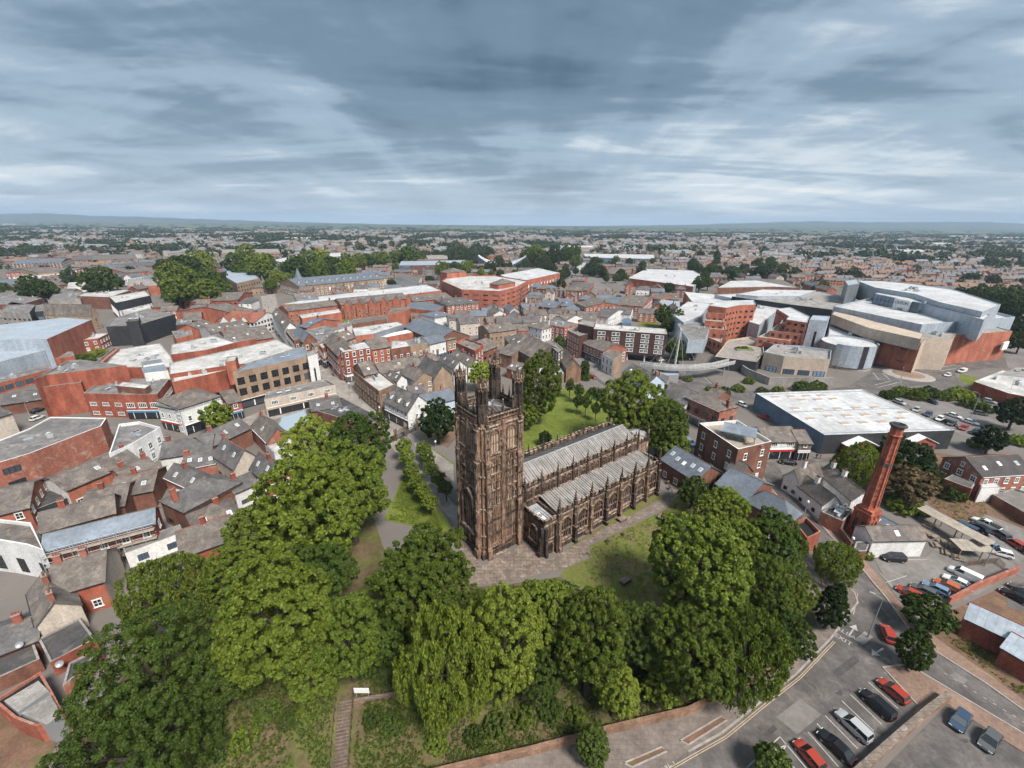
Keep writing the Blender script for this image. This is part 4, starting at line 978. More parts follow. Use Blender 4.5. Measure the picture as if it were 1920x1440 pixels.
T(1420, 1060, 40, 'dark lime in the gap behind the right hand tree group', 'big3', 'leafdeep', sq=1.2)
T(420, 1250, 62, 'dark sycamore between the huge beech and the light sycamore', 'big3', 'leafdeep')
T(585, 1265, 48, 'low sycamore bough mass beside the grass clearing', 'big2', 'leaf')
BRM = ((500, 1335, 26), (540, 1350, 22), (575, 1330, 24), (700, 1345, 22), (735, 1360, 26), (890, 1380, 22), (930, 1360, 26), (980, 1345, 24), (1030, 1330, 26), (1080, 1345, 20), (460, 1385, 28), (415, 1405, 26), (1205, 1290, 22), (820, 1395, 24), (1290, 1290, 22), (1340, 1270, 22), (400, 1350, 30), (620, 1290, 16), (700, 1250, 26), (760, 1120, 18), (690, 1150, 24), (720, 1090, 20))
for x, y, r in BRM:
    T(x, y, r, nth(BRM, (x, y, r)) + ' bramble mound from the left on the shaded bank', 'bush', 'leafdeep' if r % 4 else 'leaf', name='bush', hc=1.15, group='bramble mounds on the bank')
# churchyard north side and west avenue
T(1012, 722, 44, 'dark lime tree directly behind the church tower', 'big3', 'leaf', sq=1.2)
T(902, 702, 24, 'bright tree seen between the tower turrets', 'mid1', 'leafbright')
T(992, 775, 22, 'low tree between tower and north lawn', 'mid1', 'leaf')
T(1190, 762, 58, 'large bright lime tree beyond the east end of the church', 'big1', 'leafbright', sq=1.05)
T(1240, 792, 46, 'lime tree beside the chancel', 'big0', 'leaf', sq=1.1)
T(1262, 832, 30, 'small tree at the path corner behind the chancel', 'mid1', 'leaf')
T(820, 786, 33, 'black-green yew beside the white pub gable', 'mid0', 'leafyew', sq=1.05)
T(1022, 820, 12, 'tiny dark yew against the nave parapet', 'mid0', 'leafyew')
AVL = [(757, 842), (764, 862), (771, 886), (781, 908), (793, 926), (806, 946)]; AVR = [(793, 848), (801, 864), (808, 884), (822, 902), (836, 920)]
for (x, y) in AVL: T(x, y - 6, 15, nth(AVL, (x, y)) + ' clipped lime from the gates in the avenue row nearer the big sycamores', 'small', 'leafbright', name='lime_tree', hc=2.2, group='clipped limes of the west avenue')
for (x, y) in AVR: T(x, y - 6, 14, nth(AVR, (x, y)) + ' clipped lime from the gates in the avenue row nearer the tower', 'small', 'leaf', name='lime_tree', hc=2.2, group='clipped limes of the west avenue')
for (x, y, r) in ((1069, 722, 9), (1087, 732, 9), (1083, 752, 9), (1099, 752, 10), (1118, 765, 9)): T(x, y, r, nth((1069, 1087, 1083, 1099, 1118), x) + ' columnar clipped tree from the left on the north lawn', 'small', 'leafdeep', hc=2.2, sq=1.4, group='clipped trees on the north lawn')
for k, (x, y, r) in enumerate(((1097, 708, 12), (1115, 735, 14), (1130, 745, 16), (1085, 700, 8), (1150, 760, 10))): T(x, y, r, ('dark rounded shrub by the lane beside the red car', 'low shrub at the north lawn corner', 'wide shrub below the lane fence', 'small shrub by the stone gabled hall', 'shrub under the big bright lime')[k], 'bush', 'leafdeep', name='bush', hc=1.15)
T(1096, 690, 10, 'conical street tree in the lane by the stone gabled hall', 'small', 'leafdeep', sq=1.5)
T(1048, 645, 11, 'conifer street tree beside the red brick hotel row', 'small', 'leafdeep', sq=1.5)
T(408, 778, 26, 'lone bright street tree in front of the white corner shop', 'small', 'leafbright', hc=1.5)
# right side
T(1612, 868, 38, 'pale willow beside the black and white pub', 'droop', 'leafbright')
T(1695, 862, 44, 'dark cedar behind the tall brick chimney', 'mid0', 'leafyew', sq=.9)
T(1700, 905, 40, 'copper-leaved tree behind the beer garden', 'mid1', 'leafcopper', sq=.8)
T(1745, 895, 26, 'mixed scrub tree beside the brick outhouse', 'bush', 'leafdeep', name='bush', hc=1.15)
T(1690, 948, 30, 'bright shrub mass along the pergola', 'bush', 'leafbright', name='bush', hc=1.15)
T(1728, 958, 18, 'bright low shrub at the end of the garden slope', 'bush', 'leafbright', name='bush', hc=1.15)
T(1780, 925, 26, 'overgrown shrub below the tall garden wall', 'bush', 'leafdeep', name='bush', hc=1.15)
T(1622, 1040, 14, 'low shrub at the corner of the white painted building', 'bush', 'leafbright', name='bush', hc=1.15)
T(1860, 822, 22, 'dark round tree at the edge of the retail car park', 'mid0', 'leafyew')
T(1835, 835, 18, 'low shrub beside the trolley shelter', 'bush', 'leaf', name='bush', hc=1.15)
T(1912, 828, 20, 'light shrub at the car park exit', 'bush', 'leafbright', name='bush', hc=1.15)
T(1905, 772, 26, 'black-green conifer at the right edge by the ring road', 'mid0', 'leafyew')
for k, (x, y, r, m) in enumerate(((1665, 742, 16, 'leafdeep'), (1690, 736, 18, 'leaf'), (1718, 742, 20, 'leaf'), (1745, 738, 18, 'leafdeep'), (1770, 745, 16, 'leaf'), (1800, 742, 22, 'leafbright'), (1825, 758, 20, 'leaf'), (1850, 768, 16, 'leafdeep'))):
    T(x, y, r, ORD[k] + ' shrub from the left in the hedge behind the white-roofed warehouse', 'bush', m, name='bush', hc=1.15, group='hedge shrubs behind the warehouse')
for k, (x, y, r, m) in enumerate(((1355, 735, 14, 'leafdeep'), (1385, 730, 13, 'leaf'), (1405, 715, 12, 'leaf'), (1430, 735, 12, 'leafdeep'), (1460, 732, 12, 'leafbright'), (1505, 728, 20, 'leafdeep'), (1535, 726, 16, 'leaf'), (1330, 730, 8, 'leaf'))):
    T(x, y, r, nth((1355, 1385, 1405, 1430, 1460, 1505, 1535, 1330), x) + ' shrub from the left along the verge below the ramp walls', 'bush', m, name='bush', hc=1.15, group='verge shrubs by the ramp')
for k, (x, y, r) in enumerate(((1245, 590, 17), (1268, 600, 18), (1255, 610, 14))): T(x, y, r, ('dark tree left of the grey metal block', 'dark tree against the grey metal block', 'low tree behind the dark brick hotel')[k], 'mid0', 'leafdeep')
T(1265, 650, 16, 'shady tree beside the footbridge mast', 'mid1', 'leafdeep'); T(1273, 665, 12, 'small tree under the footbridge', 'mid0', 'leafdeep')
T(1240, 692, 8, 'planter shrub beside the patio tables', 'bush', 'leaf', name='bush', hc=1.15); T(1290, 712, 9, 'round planter shrub by the patio', 'bush', 'leafbright', name='bush', hc=1.15)
T(160, 675, 18, 'low shrubs beside the red sports hall wall', 'bush', 'leaf', name='bush', hc=1.15); T(185, 663, 14, 'rooftop-level shrub behind the brick ramp', 'bush', 'leafbright', name='bush', hc=1.15)
T(187, 527, 28, 'large dark round tree between the far left terraces', 'mid0', 'leafdeep', sq=.9)
for x, y, r in ((60, 540, 22), (85, 543, 18), (8, 543, 12)): T(x, y, r, 'low dark tree on the far left among brick offices', 'mid0', 'leafdeep', group='trees among the left offices')
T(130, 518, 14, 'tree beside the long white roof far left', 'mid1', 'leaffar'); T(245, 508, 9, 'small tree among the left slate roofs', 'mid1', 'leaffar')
# the park behind the pedestrian street
prk = [(322, 520, 26), (350, 505, 26), (378, 495, 22), (330, 545, 26), (362, 535, 24), (392, 528, 24), (345, 522, 22), (385, 545, 22), (412, 540, 18), (440, 492, 18), (462, 482, 20), (484, 500, 22), (500, 492, 16), (452, 505, 16), (520, 520, 14), (507, 533, 12), (532, 502, 10), (305, 500, 14), (545, 525, 12)]
for k, (x, y, r) in enumerate(prk): T(x, y, r, nth(prk, (x, y, r)) + ' tree from the left in the park clump beside the spire-roofed corner', ('mid0', 'mid1')[k % 2], ('leaf', 'leafdeep', 'leafbright', 'leaf')[k % 4], group='park trees left of the spire-roofed corner')
strp = [(552, 500, 20), (578, 492, 20), (602, 488, 20), (600, 510, 18), (626, 500, 18), (650, 492, 16), (648, 508, 18), (672, 490, 14), (690, 488, 12), (706, 485, 12), (726, 486, 11), (746, 482, 13), (768, 478, 16), (790, 484, 10), (742, 500, 7), (830, 505, 14), (855, 503, 12), (872, 502, 12), (902, 511, 8), (922, 513, 7), (938, 513, 8), (880, 498, 9), (965, 512, 7)]
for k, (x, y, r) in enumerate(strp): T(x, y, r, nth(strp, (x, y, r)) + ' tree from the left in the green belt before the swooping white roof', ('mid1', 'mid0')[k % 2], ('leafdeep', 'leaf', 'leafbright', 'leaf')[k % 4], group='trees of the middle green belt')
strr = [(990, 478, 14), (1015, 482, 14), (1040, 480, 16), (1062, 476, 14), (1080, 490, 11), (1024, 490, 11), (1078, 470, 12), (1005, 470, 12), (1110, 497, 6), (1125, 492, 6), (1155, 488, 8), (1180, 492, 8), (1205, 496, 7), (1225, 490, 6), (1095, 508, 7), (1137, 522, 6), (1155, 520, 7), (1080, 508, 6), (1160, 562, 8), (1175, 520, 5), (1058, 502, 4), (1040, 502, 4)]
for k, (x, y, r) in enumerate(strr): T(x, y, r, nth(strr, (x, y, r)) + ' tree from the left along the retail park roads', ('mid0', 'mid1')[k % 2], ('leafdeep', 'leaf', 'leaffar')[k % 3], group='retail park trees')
GDN = ((1344, 488, 8, 'poplar'), (1332, 505, 10, 'mid0'), (1322, 518, 10, 'mid1'), (1348, 507, 7, 'mid0'), (1378, 520, 7, 'poplar'), (1312, 530, 12, 'mid0'), (1328, 530, 10, 'mid1'), (1300, 500, 10, 'mid0'), (1386, 533, 6, 'mid1'), (1430, 505, 10, 'mid0'), (1450, 500, 10, 'mid0'), (1470, 502, 9, 'mid1'), (1465, 520, 6, 'mid0'), (1545, 535, 9, 'mid0'), (1527, 540, 5, 'mid1'), (1508, 533, 5, 'mid1'), (1420, 495, 10, 'mid0'), (1445, 490, 9, 'mid1'))
for x, y, r, c in GDN:
    T(x, y, r, nth(GDN, (x, y, r, c)) + ' tree from the left in the gardens behind the white mall roofs', c, 'leafdeep' if c != 'poplar' else 'leafdeep', group='garden trees behind the mall', sq=1.0)
WDC = ((1800, 548, 10), (1825, 552, 14), (1855, 560, 16), (1885, 565, 18), (1910, 575, 20), (1840, 545, 12), (1870, 548, 14), (1900, 552, 16), (1920, 600, 20), (1905, 620, 14), (1915, 640, 16), (1800, 560, 8), (1830, 566, 12), (1860, 576, 14), (1890, 590, 14))
for x, y, r in WDC:
    T(x, y, r, nth(WDC, (x, y, r)) + ' tree from the left in the dark wood behind the cinema', ('mid0', 'mid1')[x % 2], ('leafyew', 'leafdeep', 'leafdeep')[x % 3], group='wood behind the cinema')
# ------------------------------------------------------------------ buildings: shared pieces
def win_mesh(name, fm, gm, bars=(1, 1), t=.09, sill=True, d=.10):
    """unit window 1 x 1 on a wall facing -y, origin at the middle of its foot; frame proud, pane set back, sill below"""
    mb = MB(); mb.face([(-.5, -.02, 0), (.5, -.02, 0), (.5, -.02, 1), (-.5, -.02, 1)], gm)
    mb.bx(-.5 - t * .4, -.5 + t, -d, 0, 0, 1, fm); mb.bx(.5 - t, .5 + t * .4, -d, 0, 0, 1, fm)
    mb.bx(-.5 + t, .5 - t, -d, 0, 0, t * .8, fm); mb.bx(-.5 + t, .5 - t, -d, 0, 1 - t * .8, 1, fm)
    for i in range(bars[0]):
        x = -.5 + (i + 1) / (bars[0] + 1); mb.bx(x - .03, x + .03, -d * .7, -.01, t, 1 - t, fm)
    for i in range(bars[1]):
        z = (i + 1) / (bars[1] + 1); mb.bx(-.5 + t, .5 - t, -d * .65, -.012, z - .022, z + .022, fm)
    if sill: mb.bx(-.6, .6, -d * 1.9, 0, -.09, -.01, fm); mb.bx(-.58, .58, -d * 1.1, 0, 1.01, 1.10, fm)
    return mb.mesh(name, uv=False)
WIN = {'sash': win_mesh('window', 'frame', 'glass', (0, 1)), 'cross': win_mesh('window', 'frame', 'glass', (1, 1)), 'tan': win_mesh('window', 'frametan', 'glass', (1, 1)),
       'dark': win_mesh('window', 'framedark', 'glass', (1, 0), .05, False, .06), 'strip': win_mesh('window', 'frame', 'glass', (3, 0), .05, True, .07), 'office': win_mesh('window', 'framedark', 'glassblue', (2, 1), .04, False, .06),
       'blind': win_mesh('window', 'frame', 'blind', (0, 1)), 'big': win_mesh('window', 'framedark', 'glass', (2, 2), .03, False, .08), 'panel': win_mesh('window', 'frame', 'signwhite', (0, 0), .04, False, .10)}
def shop_mesh():
    mb = MB(); mb.face([(-.5, -.02, .10), (.5, -.02, .10), (.5, -.02, .74), (-.5, -.02, .74)], 'glass')
    mb.bx(-.5, .5, -.05, 0, 0, .12, 'blackpaint')
    for i in range(7): x = -.5 + i / 6; mb.bx(max(-.5, x - .008), min(.5, x + .008), -.09, 0, .1, .76, 'frame' if i % 2 else 'framedark')
    return mb.mesh('shopfront', uv=False)
SHOP = shop_mesh()
def fascia_mesh(m):
    mb = MB(); mb.bx(-.5, .5, -.18, 0, .76, .96, m); mb.bx(-.505, .505, -.26, 0, .965, 1.0, 'frame'); return mb.mesh('fascia', uv=False)
FASC = [fascia_mesh(m) for m in ('blackpaint', 'signblue', 'frame', 'signred', 'framedark', 'frametan')]
def chim_mesh(bm, pots=3):
    mb = MB(); w = .32 + .22 * pots
    mb.bx(-w / 2, w / 2, -.32, .32, -1.6, 1.25, bm); mb.bx(-w / 2 - .07, w / 2 + .07, -.39, .39, 1.25, 1.42, bm); mb.bx(-w / 2 - .02, w / 2 + .02, -.34, .34, 1.42, 1.5, 'concrete')
    for i in range(pots):
        x = -w / 2 + (i + .5) * w / pots; mb.ring((x, 0, 1.5), (.13, .10, .12), (0, .45, .5), 7, 'tile')
    return mb.mesh('chimney')
CHIM = {m: chim_mesh(m) for m in ('red', 'brown', 'white', 'stone', 'redpale')}
def dormer_mesh(wm, rm):
    mb = MB(); mb.bx(-.6, .6, -.9, 1.2, -.4, 1.1, wm); mb.face([(-.42, -.93, .15), (.42, -.93, .15), (.42, -.93, 1.0), (-.42, -.93, 1.0)], 'glass')
    mb.bx(-.03, .03, -.97, -.93, .15, 1.0, 'frame'); mb.bx(-.42, .42, -.97, -.93, .55, .61, 'frame')
    mb.face([(-.6, -.9, 1.1), (.6, -.9, 1.1), (0, -.9, 1.75)], wm)
    mb.box((-.75, -1.05, 1.02), (.78, 0, .82), (0, 2.4, 0), (0, 0, .12), rm); mb.box((.75, -1.05, 1.02), (-.78, 0, .82), (0, 2.4, 0), (0, 0, .12), rm)
    return mb.mesh('dormer')
DORM = {('white', 'slate'): dormer_mesh('white', 'slate'), ('frame', 'slateblue'): dormer_mesh('frame', 'slateblue')}
def unit_mesh(k):
    g = random.Random(k); mb = MB()
    if k == 0: mb.bx(-1, 1, -.6, .6, 0, 1.0, 'galv'); mb.bx(-.9, .9, -.65, -.6, .15, .85, 'greymetal'); mb.ring((-.4, 0, 1.0), (.35, .35, .3), (0, .12, .12), 10, 'framedark'); mb.ring((.45, 0, 1.0), (.35, .35, .3), (0, .12, .12), 10, 'framedark')
    elif k == 1: mb.bx(-.7, .7, -.5, .5, 0, .3, 'concrete'); mb.bx(-.62, .62, -.42, .42, .3, .42, 'skylight')
    elif k == 2: mb.bx(-.5, .5, -.5, .5, 0, .8, 'whiteroof2'); mb.ring((0, 0, .8), (.38, .38, .5, .1), (0, .25, .25, .5), 8, 'galv')
    else: mb.tube((-1.6, 0, .3), (1.6, 0, .3), .22, .22, 'galv', 8); mb.tube((1.6, 0, .3), (1.6, 0, 1.3), .22, .22, 'galv', 8); mb.bx(-.4, .4, -.4, .4, 0, .9, 'greymetal')
    return mb.mesh('rooftop_unit', uv=False)
UNIT = [unit_mesh(k) for k in range(4)]
FOOT = []                                                # footprints already built, to keep others clear
brnd = random.Random(17)
def facing(a, b):
    d = b - a; n = Vector((d.y, -d.x, 0)); m = (a + b) / 2
    return n.dot(Vector((-m.x, -m.y, 0))) > 0
def put_windows(rt, o, a, b, z0, z1, spec, shop=False, sign=None, depth=0.0):
    """rows of windows along the wall from a to b (outside on the right-hand side of a->b)"""
    d = b - a; ln = d.length
    if ln < 1.6: return
    d = d.normalized(); nrm = Vector((d.y, -d.x, 0)); rz = math.atan2(d.y, d.x)
    loc = lambda t, z: (a.x + d.x * t + nrm.x * .015 - o.x, a.y + d.y * t + nrm.y * .015 - o.y, z - o.z)
    zb = z0
    if shop and ln > 3:
        s = inst('shopfront', SHOP, rt, loc(ln / 2, z0), rz, (ln * .97, 1, 3.4)); inst('fascia', FASC[sign if sign is not None else brnd.randrange(len(FASC))], s)
        zb = z0 + 3.5
    if not spec: return
    kind, w, h, sp, fh = spec[:5]; sill = spec[5] if len(spec) > 5 else .9
    rows = max(1, int((z1 - zb + .35) / fh)); cols = max(1, int(ln / sp))
    if cols * sp + w > ln + sp: cols -= 1
    if ln < w + .5: return
    for r in range(rows):
        z = zb + r * fh + sill
        hh = min(h, z1 - .25 - z)
        if hh < .5: continue
        for c in range(cols):
            t = ln * (c + .5) / cols
            k = kind if not (kind in ('sash', 'cross') and brnd.random() < .14) else 'blind'
            inst('window', WIN[k], rt, loc(t, z), rz, (w, 1, hh))
W_S = ('sash', 1.0, 1.6, 2.7, 3.0); W_C = ('cross', 1.2, 1.5, 3.0, 3.0); W_T = ('tan', 1.5, 1.7, 3.2, 3.4); W_D = ('dark', 1.6, 1.1, 3.4, 3.2); W_ST = ('strip', 2.6, 1.3, 3.4, 3.2); W_O = ('office', 2.6, 1.9, 3.1, 3.6)
def flat(label, pts, z, wall, roof, win=W_S, par=.5, emat={}, ew={}, shop=(), units=0, name='building', cat='building', group=None, z0=None, cop='concrete', ww=True, sign=None, rect=False):
    """flat-roofed block; pts: its roof corners in the photo, z: roof height"""
    P = [PZ(x, y, z) for x, y in pts]
    if len(P) == 3: P = [P[0], P[1], P[2], P[0] + P[2] - P[1]]
    n = len(P); idx = list(range(n))
    if sum(P[i].x * P[(i + 1) % n].y - P[(i + 1) % n].x * P[i].y for i in range(n)) < 0:
        P = P[::-1]; idx = [(n - 2 - i) % n for i in range(n)]
    c = sum(P, Vector()) / n; gz = min(TZ(p.x, p.y) for p in P) if z0 is None else z0
    o = Vector((c.x, c.y, gz)); rt = root(name, o, label, cat, group)
    L_ = [p - o for p in P]; mb = MB(); zt = z - gz + par; zr = z - gz
    inn = []
    for i in range(n):
        a, b, e = L_[i], L_[(i + 1) % n], L_[i - 1]
        d1 = (a - e).normalized(); d2 = (b - a).normalized(); n1 = Vector((-d1.y, d1.x, 0)); n2 = Vector((-d2.y, d2.x, 0))
        q = n1 + n2; q = q / max(.3, q.length_squared) * 2
        inn.append(a + q * .28)
    for i in range(n):
        a, b = L_[i], L_[(i + 1) % n]; m = emat.get(idx[i], wall); j = (i + 1) % n
        mb.face([(a.x, a.y, -.5), (b.x, b.y, -.5), (b.x, b.y, zt), (a.x, a.y, zt)], m)
        mb.face([(a.x, a.y, zt), (b.x, b.y, zt), (inn[j].x, inn[j].y, zt), (inn[i].x, inn[i].y, zt)], cop)
        mb.face([(inn[j].x, inn[j].y, zr - .05), (inn[i].x, inn[i].y, zr - .05), (inn[i].x, inn[i].y, zt), (inn[j].x, inn[j].y, zt)], cop)
    mb.build('wall', rt)
    mb = MB(); mb.face([(p.x, p.y, zr) for p in inn], roof); mb.build('roof', rt)
    if ww:
        for i in range(n):
            a, b = P[i], P[(i + 1) % n]
            if facing(a, b): put_windows(rt, o, a, b, gz, z, ew.get(idx[i], win), shop == 'all' or idx[i] in shop, sign)
    if roof in ('felt', 'feltdark', 'whiteroof', 'concrete') and (P[0] - P[2]).length > 14: units += 2
    for k in range(units):
        u = [brnd.random() for _ in range(n)]; s = sum(u); q = sum((p * (t / s) for p, t in zip(inn, u)), Vector())
        q = q * .9; inst('rooftop_unit', UNIT[brnd.randrange(4)], rt, (q.x, q.y, zr), brnd.choice((0, 1)) * R(90) + math.atan2(L_[1].y - L_[0].y, L_[1].x - L_[0].x), [brnd.uniform(.8, 1.5)] * 3)
    FOOT.append([(p.x, p.y) for p in P])
    return rt
def gable_w(label, a, b, c, ze, rise, wall, roof, hip=False, win=W_S, chim=(), cm='red', dorm=0, dm=('white', 'slate'), over=.3, name='house', cat='house', group=None, shop=False, emat={}, ew={}, rectify=True, gz=None, sign=None, sky_=0, vel=True, attic=False, light=False):
    """pitched roof over a->b (eaves towards us), b->c the gable end; world points at eaves height"""
    d = b - a; d.z = 0; ln = d.length; d.normalize(); p = Vector((-d.y, d.x, 0)); w = (c - b).dot(p)
    if name == 'house' and not light and not chim and ln > 6 and brnd.random() < .75: chim = (brnd.choice((.08, .35, .6, .92)),)
    if name == 'house' and not light and not sky_ and brnd.random() < .5: sky_ = brnd.choice((1, 2, 3))
    if not rectify: pass
    if w < 0: p = -p; w = -w
    D = [a, b, b + p * w, a + p * w]
    if (D[1] - D[0]).cross(D[3] - D[0]).z < 0: D = [D[1], D[0], D[3], D[2]]; d = -d
    A, B, Cc, Dd = D; cen = (A + B + Cc + Dd) / 4
    gz = min(TZ(q.x, q.y) for q in D) if gz is None else gz
    o = Vector((cen.x, cen.y, gz)); rt = root(name, o, label, cat, group)
    zl = ze - gz; zr = zl + rise; A, B, Cc, Dd = [Vector((q.x - o.x, q.y - o.y, 0)) for q in D]; up = Vector((0, 0, 1))
    mb = MB(); k = ['f', 'r', 'b', 'l']; Q = [A, B, Cc, Dd]
    for i in range(4):
        s, e = Q[i], Q[(i + 1) % 4]; m = emat.get(k[i], wall)
        pts = [s - up * .5, e - up * .5, e + up * zl, s + up * zl]
        if i in (1, 3) and not hip: pts = [s - up * .5, e - up * .5, e + up * zl, (s + e) / 2 + up * zr, s + up * zl]
        mb.face(pts, m)
    mb.build('wall', rt)
    mb = MB(); rA, rB = (A + Dd) / 2 + up * zr, (B + Cc) / 2 + up * zr; hl = min(w * .5, ln * .45)
    if hip: rA = rA + d * hl; rB = rB - d * hl
    t = up * .16; ov = .0 if hip else over
    f0, f1 = A + up * zl, B + up * zl; b0, b1 = Dd + up * zl, Cc + up * zl
    if hip:
        e = p * over; q = d * over; dr = up * (-over * rise / (w / 2))
        f0, f1, b1, b0 = f0 - e - q + dr + t, f1 - e + q + dr + t, b1 + e + q + dr + t, b0 + e - q + dr + t
        rA += t; rB += t
        mb.face([f0, f1, rB, rA], roof); mb.face([b1, b0, rA, rB], roof); mb.face([f1, b1, rB], roof); mb.face([b0, f0, rA], roof)
        for s, e2 in ((f0, f1), (f1, b1), (b1, b0), (b0, f0)): mb.face([s - t, e2 - t, e2, s], 'blackpaint')
    else:
        for s0, s1, sg in ((f0, f1, -1), (b1, b0, 1)):
            sv = (rA + rB) / 2 - (s0 + s1) / 2; sv = Vector((sv.x, sv.y, sv.z)); ou = sv.normalized() * over
            dd = (s1 - s0).normalized()
            mb.box(s0 - ou - dd * ov, (s1 - s0) + dd * 2 * ov, sv + ou, t, roof)
    ra, rb = (rA, rB) if hip else (rA - d * ov, rB + d * ov)
    mb.tube(ra + t * (0 if hip else 1), rb + t * (0 if hip else 1), .11, .11, 'tile' if brnd.random() < .3 else 'slate2', 5)
    rf = mb.build('roof', rt)
    if not light:                                        # gutter along the eaves
        g = MB(); g.box(f0 - p * .35 - up * .18, f1 - f0, p * .12, up * .14, 'frame' if wall == 'redpale' else 'framedark'); g.build('gutter', rf)
    for i in range(4):
        s, e = D[i], D[(i + 1) % 4]
        if facing(s, e):
            put_windows(rt, o, s, e, gz, ze, ew.get(k[i], win), shop and i == 0, sign)
            if i in (1, 3) and attic and win and not hip:
                dd = (e - s).normalized(); nn = Vector((dd.y, -dd.x, 0)); m = (s + e) / 2 + nn * .015 - o; inst('window', WIN[win[0] if win[0] in WIN else 'sash'], rt, (m.x, m.y, zl + .3), math.atan2(dd.y, dd.x), (.8, 1, 1.1))
    for f in chim:
        q = rA.lerp(rB, f) if not hip else ((A + Dd) / 2).lerp((B + Cc) / 2, f) + up * (zr - .3); inst('chimney', CHIM[cm], rf, (q.x, q.y, q.z + .15), math.atan2(p.y, p.x) if f in (0, 1, .03, .97) else math.atan2(d.y, d.x))
    slope = math.atan2(rise, w / 2)
    for j in range(dorm):
        q = f0.lerp(f1, (j + .5) / dorm); m = q.lerp(q + p * (w / 2) + up * rise, .38)
        inst('dormer', DORM[dm], rf, (m.x, m.y, m.z + .1), math.atan2(d.y, d.x))
    for j in range(sky_):
        q = f0.lerp(f1, (j + .5) / sky_); m = q.lerp(q + p * (w / 2) + up * rise, brnd.uniform(.35, .6)) + up * .2
        s = inst('skylight', VELUX, rf, m); s.rotation_euler = (slope, 0, math.atan2(d.y, d.x))
    FOOT.append([(q.x, q.y) for q in D])
    return rt
vx = MB(); vx.bx(-.45, .45, -.6, .6, -.1, .06, 'frame'); vx.bx(-.36, .36, -.5, .5, .06, .08, 'skylight'); VELUX = vx.mesh('skylight', uv=False)
def gab(label, A, B, C, ze, rise, wall, roof, **kw):
    return gable_w(label, PZ(*A, ze), PZ(*B, ze), PZ(*C, ze), ze, rise, wall, roof, **kw)
# ------------------------------------------------------------------ the town, building by building
# ---- bottom left: houses below the bank
gab('grey slate roofed brick house with a tall cream gable end below the weeping birch', (92, 1120), (194, 1090), (225, 1025), 5.6, 3.0, 'red', 'slate2', emat={'r': 'cream'}, ew={'r': None}, chim=(.12, .6), cm='redpale', win=W_C)
gab('cream rendered gabled house end with slate roof above the small back yards', (68, 1173), (150, 1131), (122, 1085), 4.8, 2.4, 'cream', 'slate2', win=None, chim=(), name='house') if False else None
a_, b_, c_ = PZ(150, 1131, 4.8), PZ(133, 1080, 4.8), PZ(68, 1173, 4.8)
gable_w('cream rendered gabled house end with slate roof above the small back yards', PZ(52, 1112, 4.8), PZ(68, 1173, 4.8), PZ(150, 1131, 4.8), 4.8, 2.5, 'cream', 'slate2', win=('dark', .7, .5, 4.0, 3.0), chim=(.35, .9), cm='redpale', ew={'f': None})
flat('white classical corner building with a tall arched window in the far left street', [(-70, 1010), (0, 1018), (52, 1027), (84, 1037), (60, 985), (-30, 975)], 7.2, 'white', 'slate2', win=('big', 1.8, 3.2, 3.6, 3.8), cop='white', par=.7)
gab('long brick building with pale blue metal roof behind scaffolding', (80, 1036), (289, 982), (292, 954), 6.6, 1.9, 'red', 'feltblue', win=W_C, name='building', cat='building', chim=())
gab('stone-slated roof behind the blue-roofed scaffolded building', (75, 1000), (215, 962), (225, 930), 6.4, 2.6, 'brown', 'slate2', win=None, chim=(.3,))
gab('ruinous stone-tiled shed with a white skylight rail', (150, 965), (232, 948), (228, 905), 5.0, 2.2, 'brown', 'slate2', win=None)
gab('brick building with grey tile roof and a wall sign at the left edge', (-80, 985), (53, 952), (45, 905), 6.0, 2.5, 'red2', 'slate2', win=W_C, name='shop_building', cat='building')
gab('long slate roofed row of half red half white shops along the left lane', (125, 920), (262, 862), (245, 835), 5.6, 2.0, 'red2', 'slate2', win=W_C, chim=(.97,), emat={'l': 'white'}, attic=False)
flat('white stuccoed corner building with curved parapet and arched windows', [(206, 857), (250, 837), (302, 806), (262, 795), (225, 800)], 7.5, 'white', 'felt', win=('cross', 1.3, 1.9, 2.8, 3.2), cop='white', par=.9)
flat('long red brick hall with dark flat roof along the far left lane', [(-120, 905), (55, 852), (190, 800), (200, 785), (95, 783), (55, 805), (-60, 850)], 8.0, 'redpale', 'felt', win=None, ew={0: ('big', 3.0, 1.6, 6.0, 3.8)}, par=.25, units=1, cop='frame')
flat('low black flat-roofed covered yard with pale canopy in the left lane', [(20, 945), (105, 915), (125, 935), (45, 965)], 3.4, 'black', 'feltdark', win=None, par=.2)
flat('dark asphalt roofed back extension with satellite dish below the cream gable', [(95, 1245), (180, 1200), (150, 1160), (72, 1200)], 2.6, 'red', 'feltdark', win=None, par=.3)
gab('long dark slate roof at the left edge beside the alley', (-60, 1250), (70, 1200), (50, 1150), 3.0, 1.6, 'brown', 'slate', win=None, chim=(.7,))
flat('dark felt roof below the slate roof at the left edge', [(-60, 1300), (76, 1238), (64, 1205), (-60, 1258)], 2.2, 'brown', 'feltdark', win=None, par=.3)
flat('low flat dark roof beside the huge beech', [(118, 1290), (160, 1255), (190, 1215), (130, 1245)], 2.4, 'redpale', 'feltdark', win=None, par=.25)
flat('single-storey pub with two pale grey roof panels and curved brick front', [(-10, 1318), (78, 1262), (100, 1300), (122, 1342), (70, 1366), (28, 1350)], 2.8, 'red', 'blackpaint', win=None, par=.4, cop='redpale')
for i_, q in enumerate(([(8, 1315), (72, 1277), (92, 1296), (34, 1336)], [(40, 1338), (95, 1304), (115, 1338), (88, 1360)])):
    flat(('upper', 'lower')[i_] + ' pale grey roof panel on the curved-front pub', q, 3.5, 'greymetal', 'concrete', win=None, par=.08, name='roof_panel', cat='roof panel')
gab('big pale rendered gable wall at the left edge below the sports hall', (-60, 800), (22, 775), (12, 742), 7.0, 2.6, 'cream', 'slate', win=None)
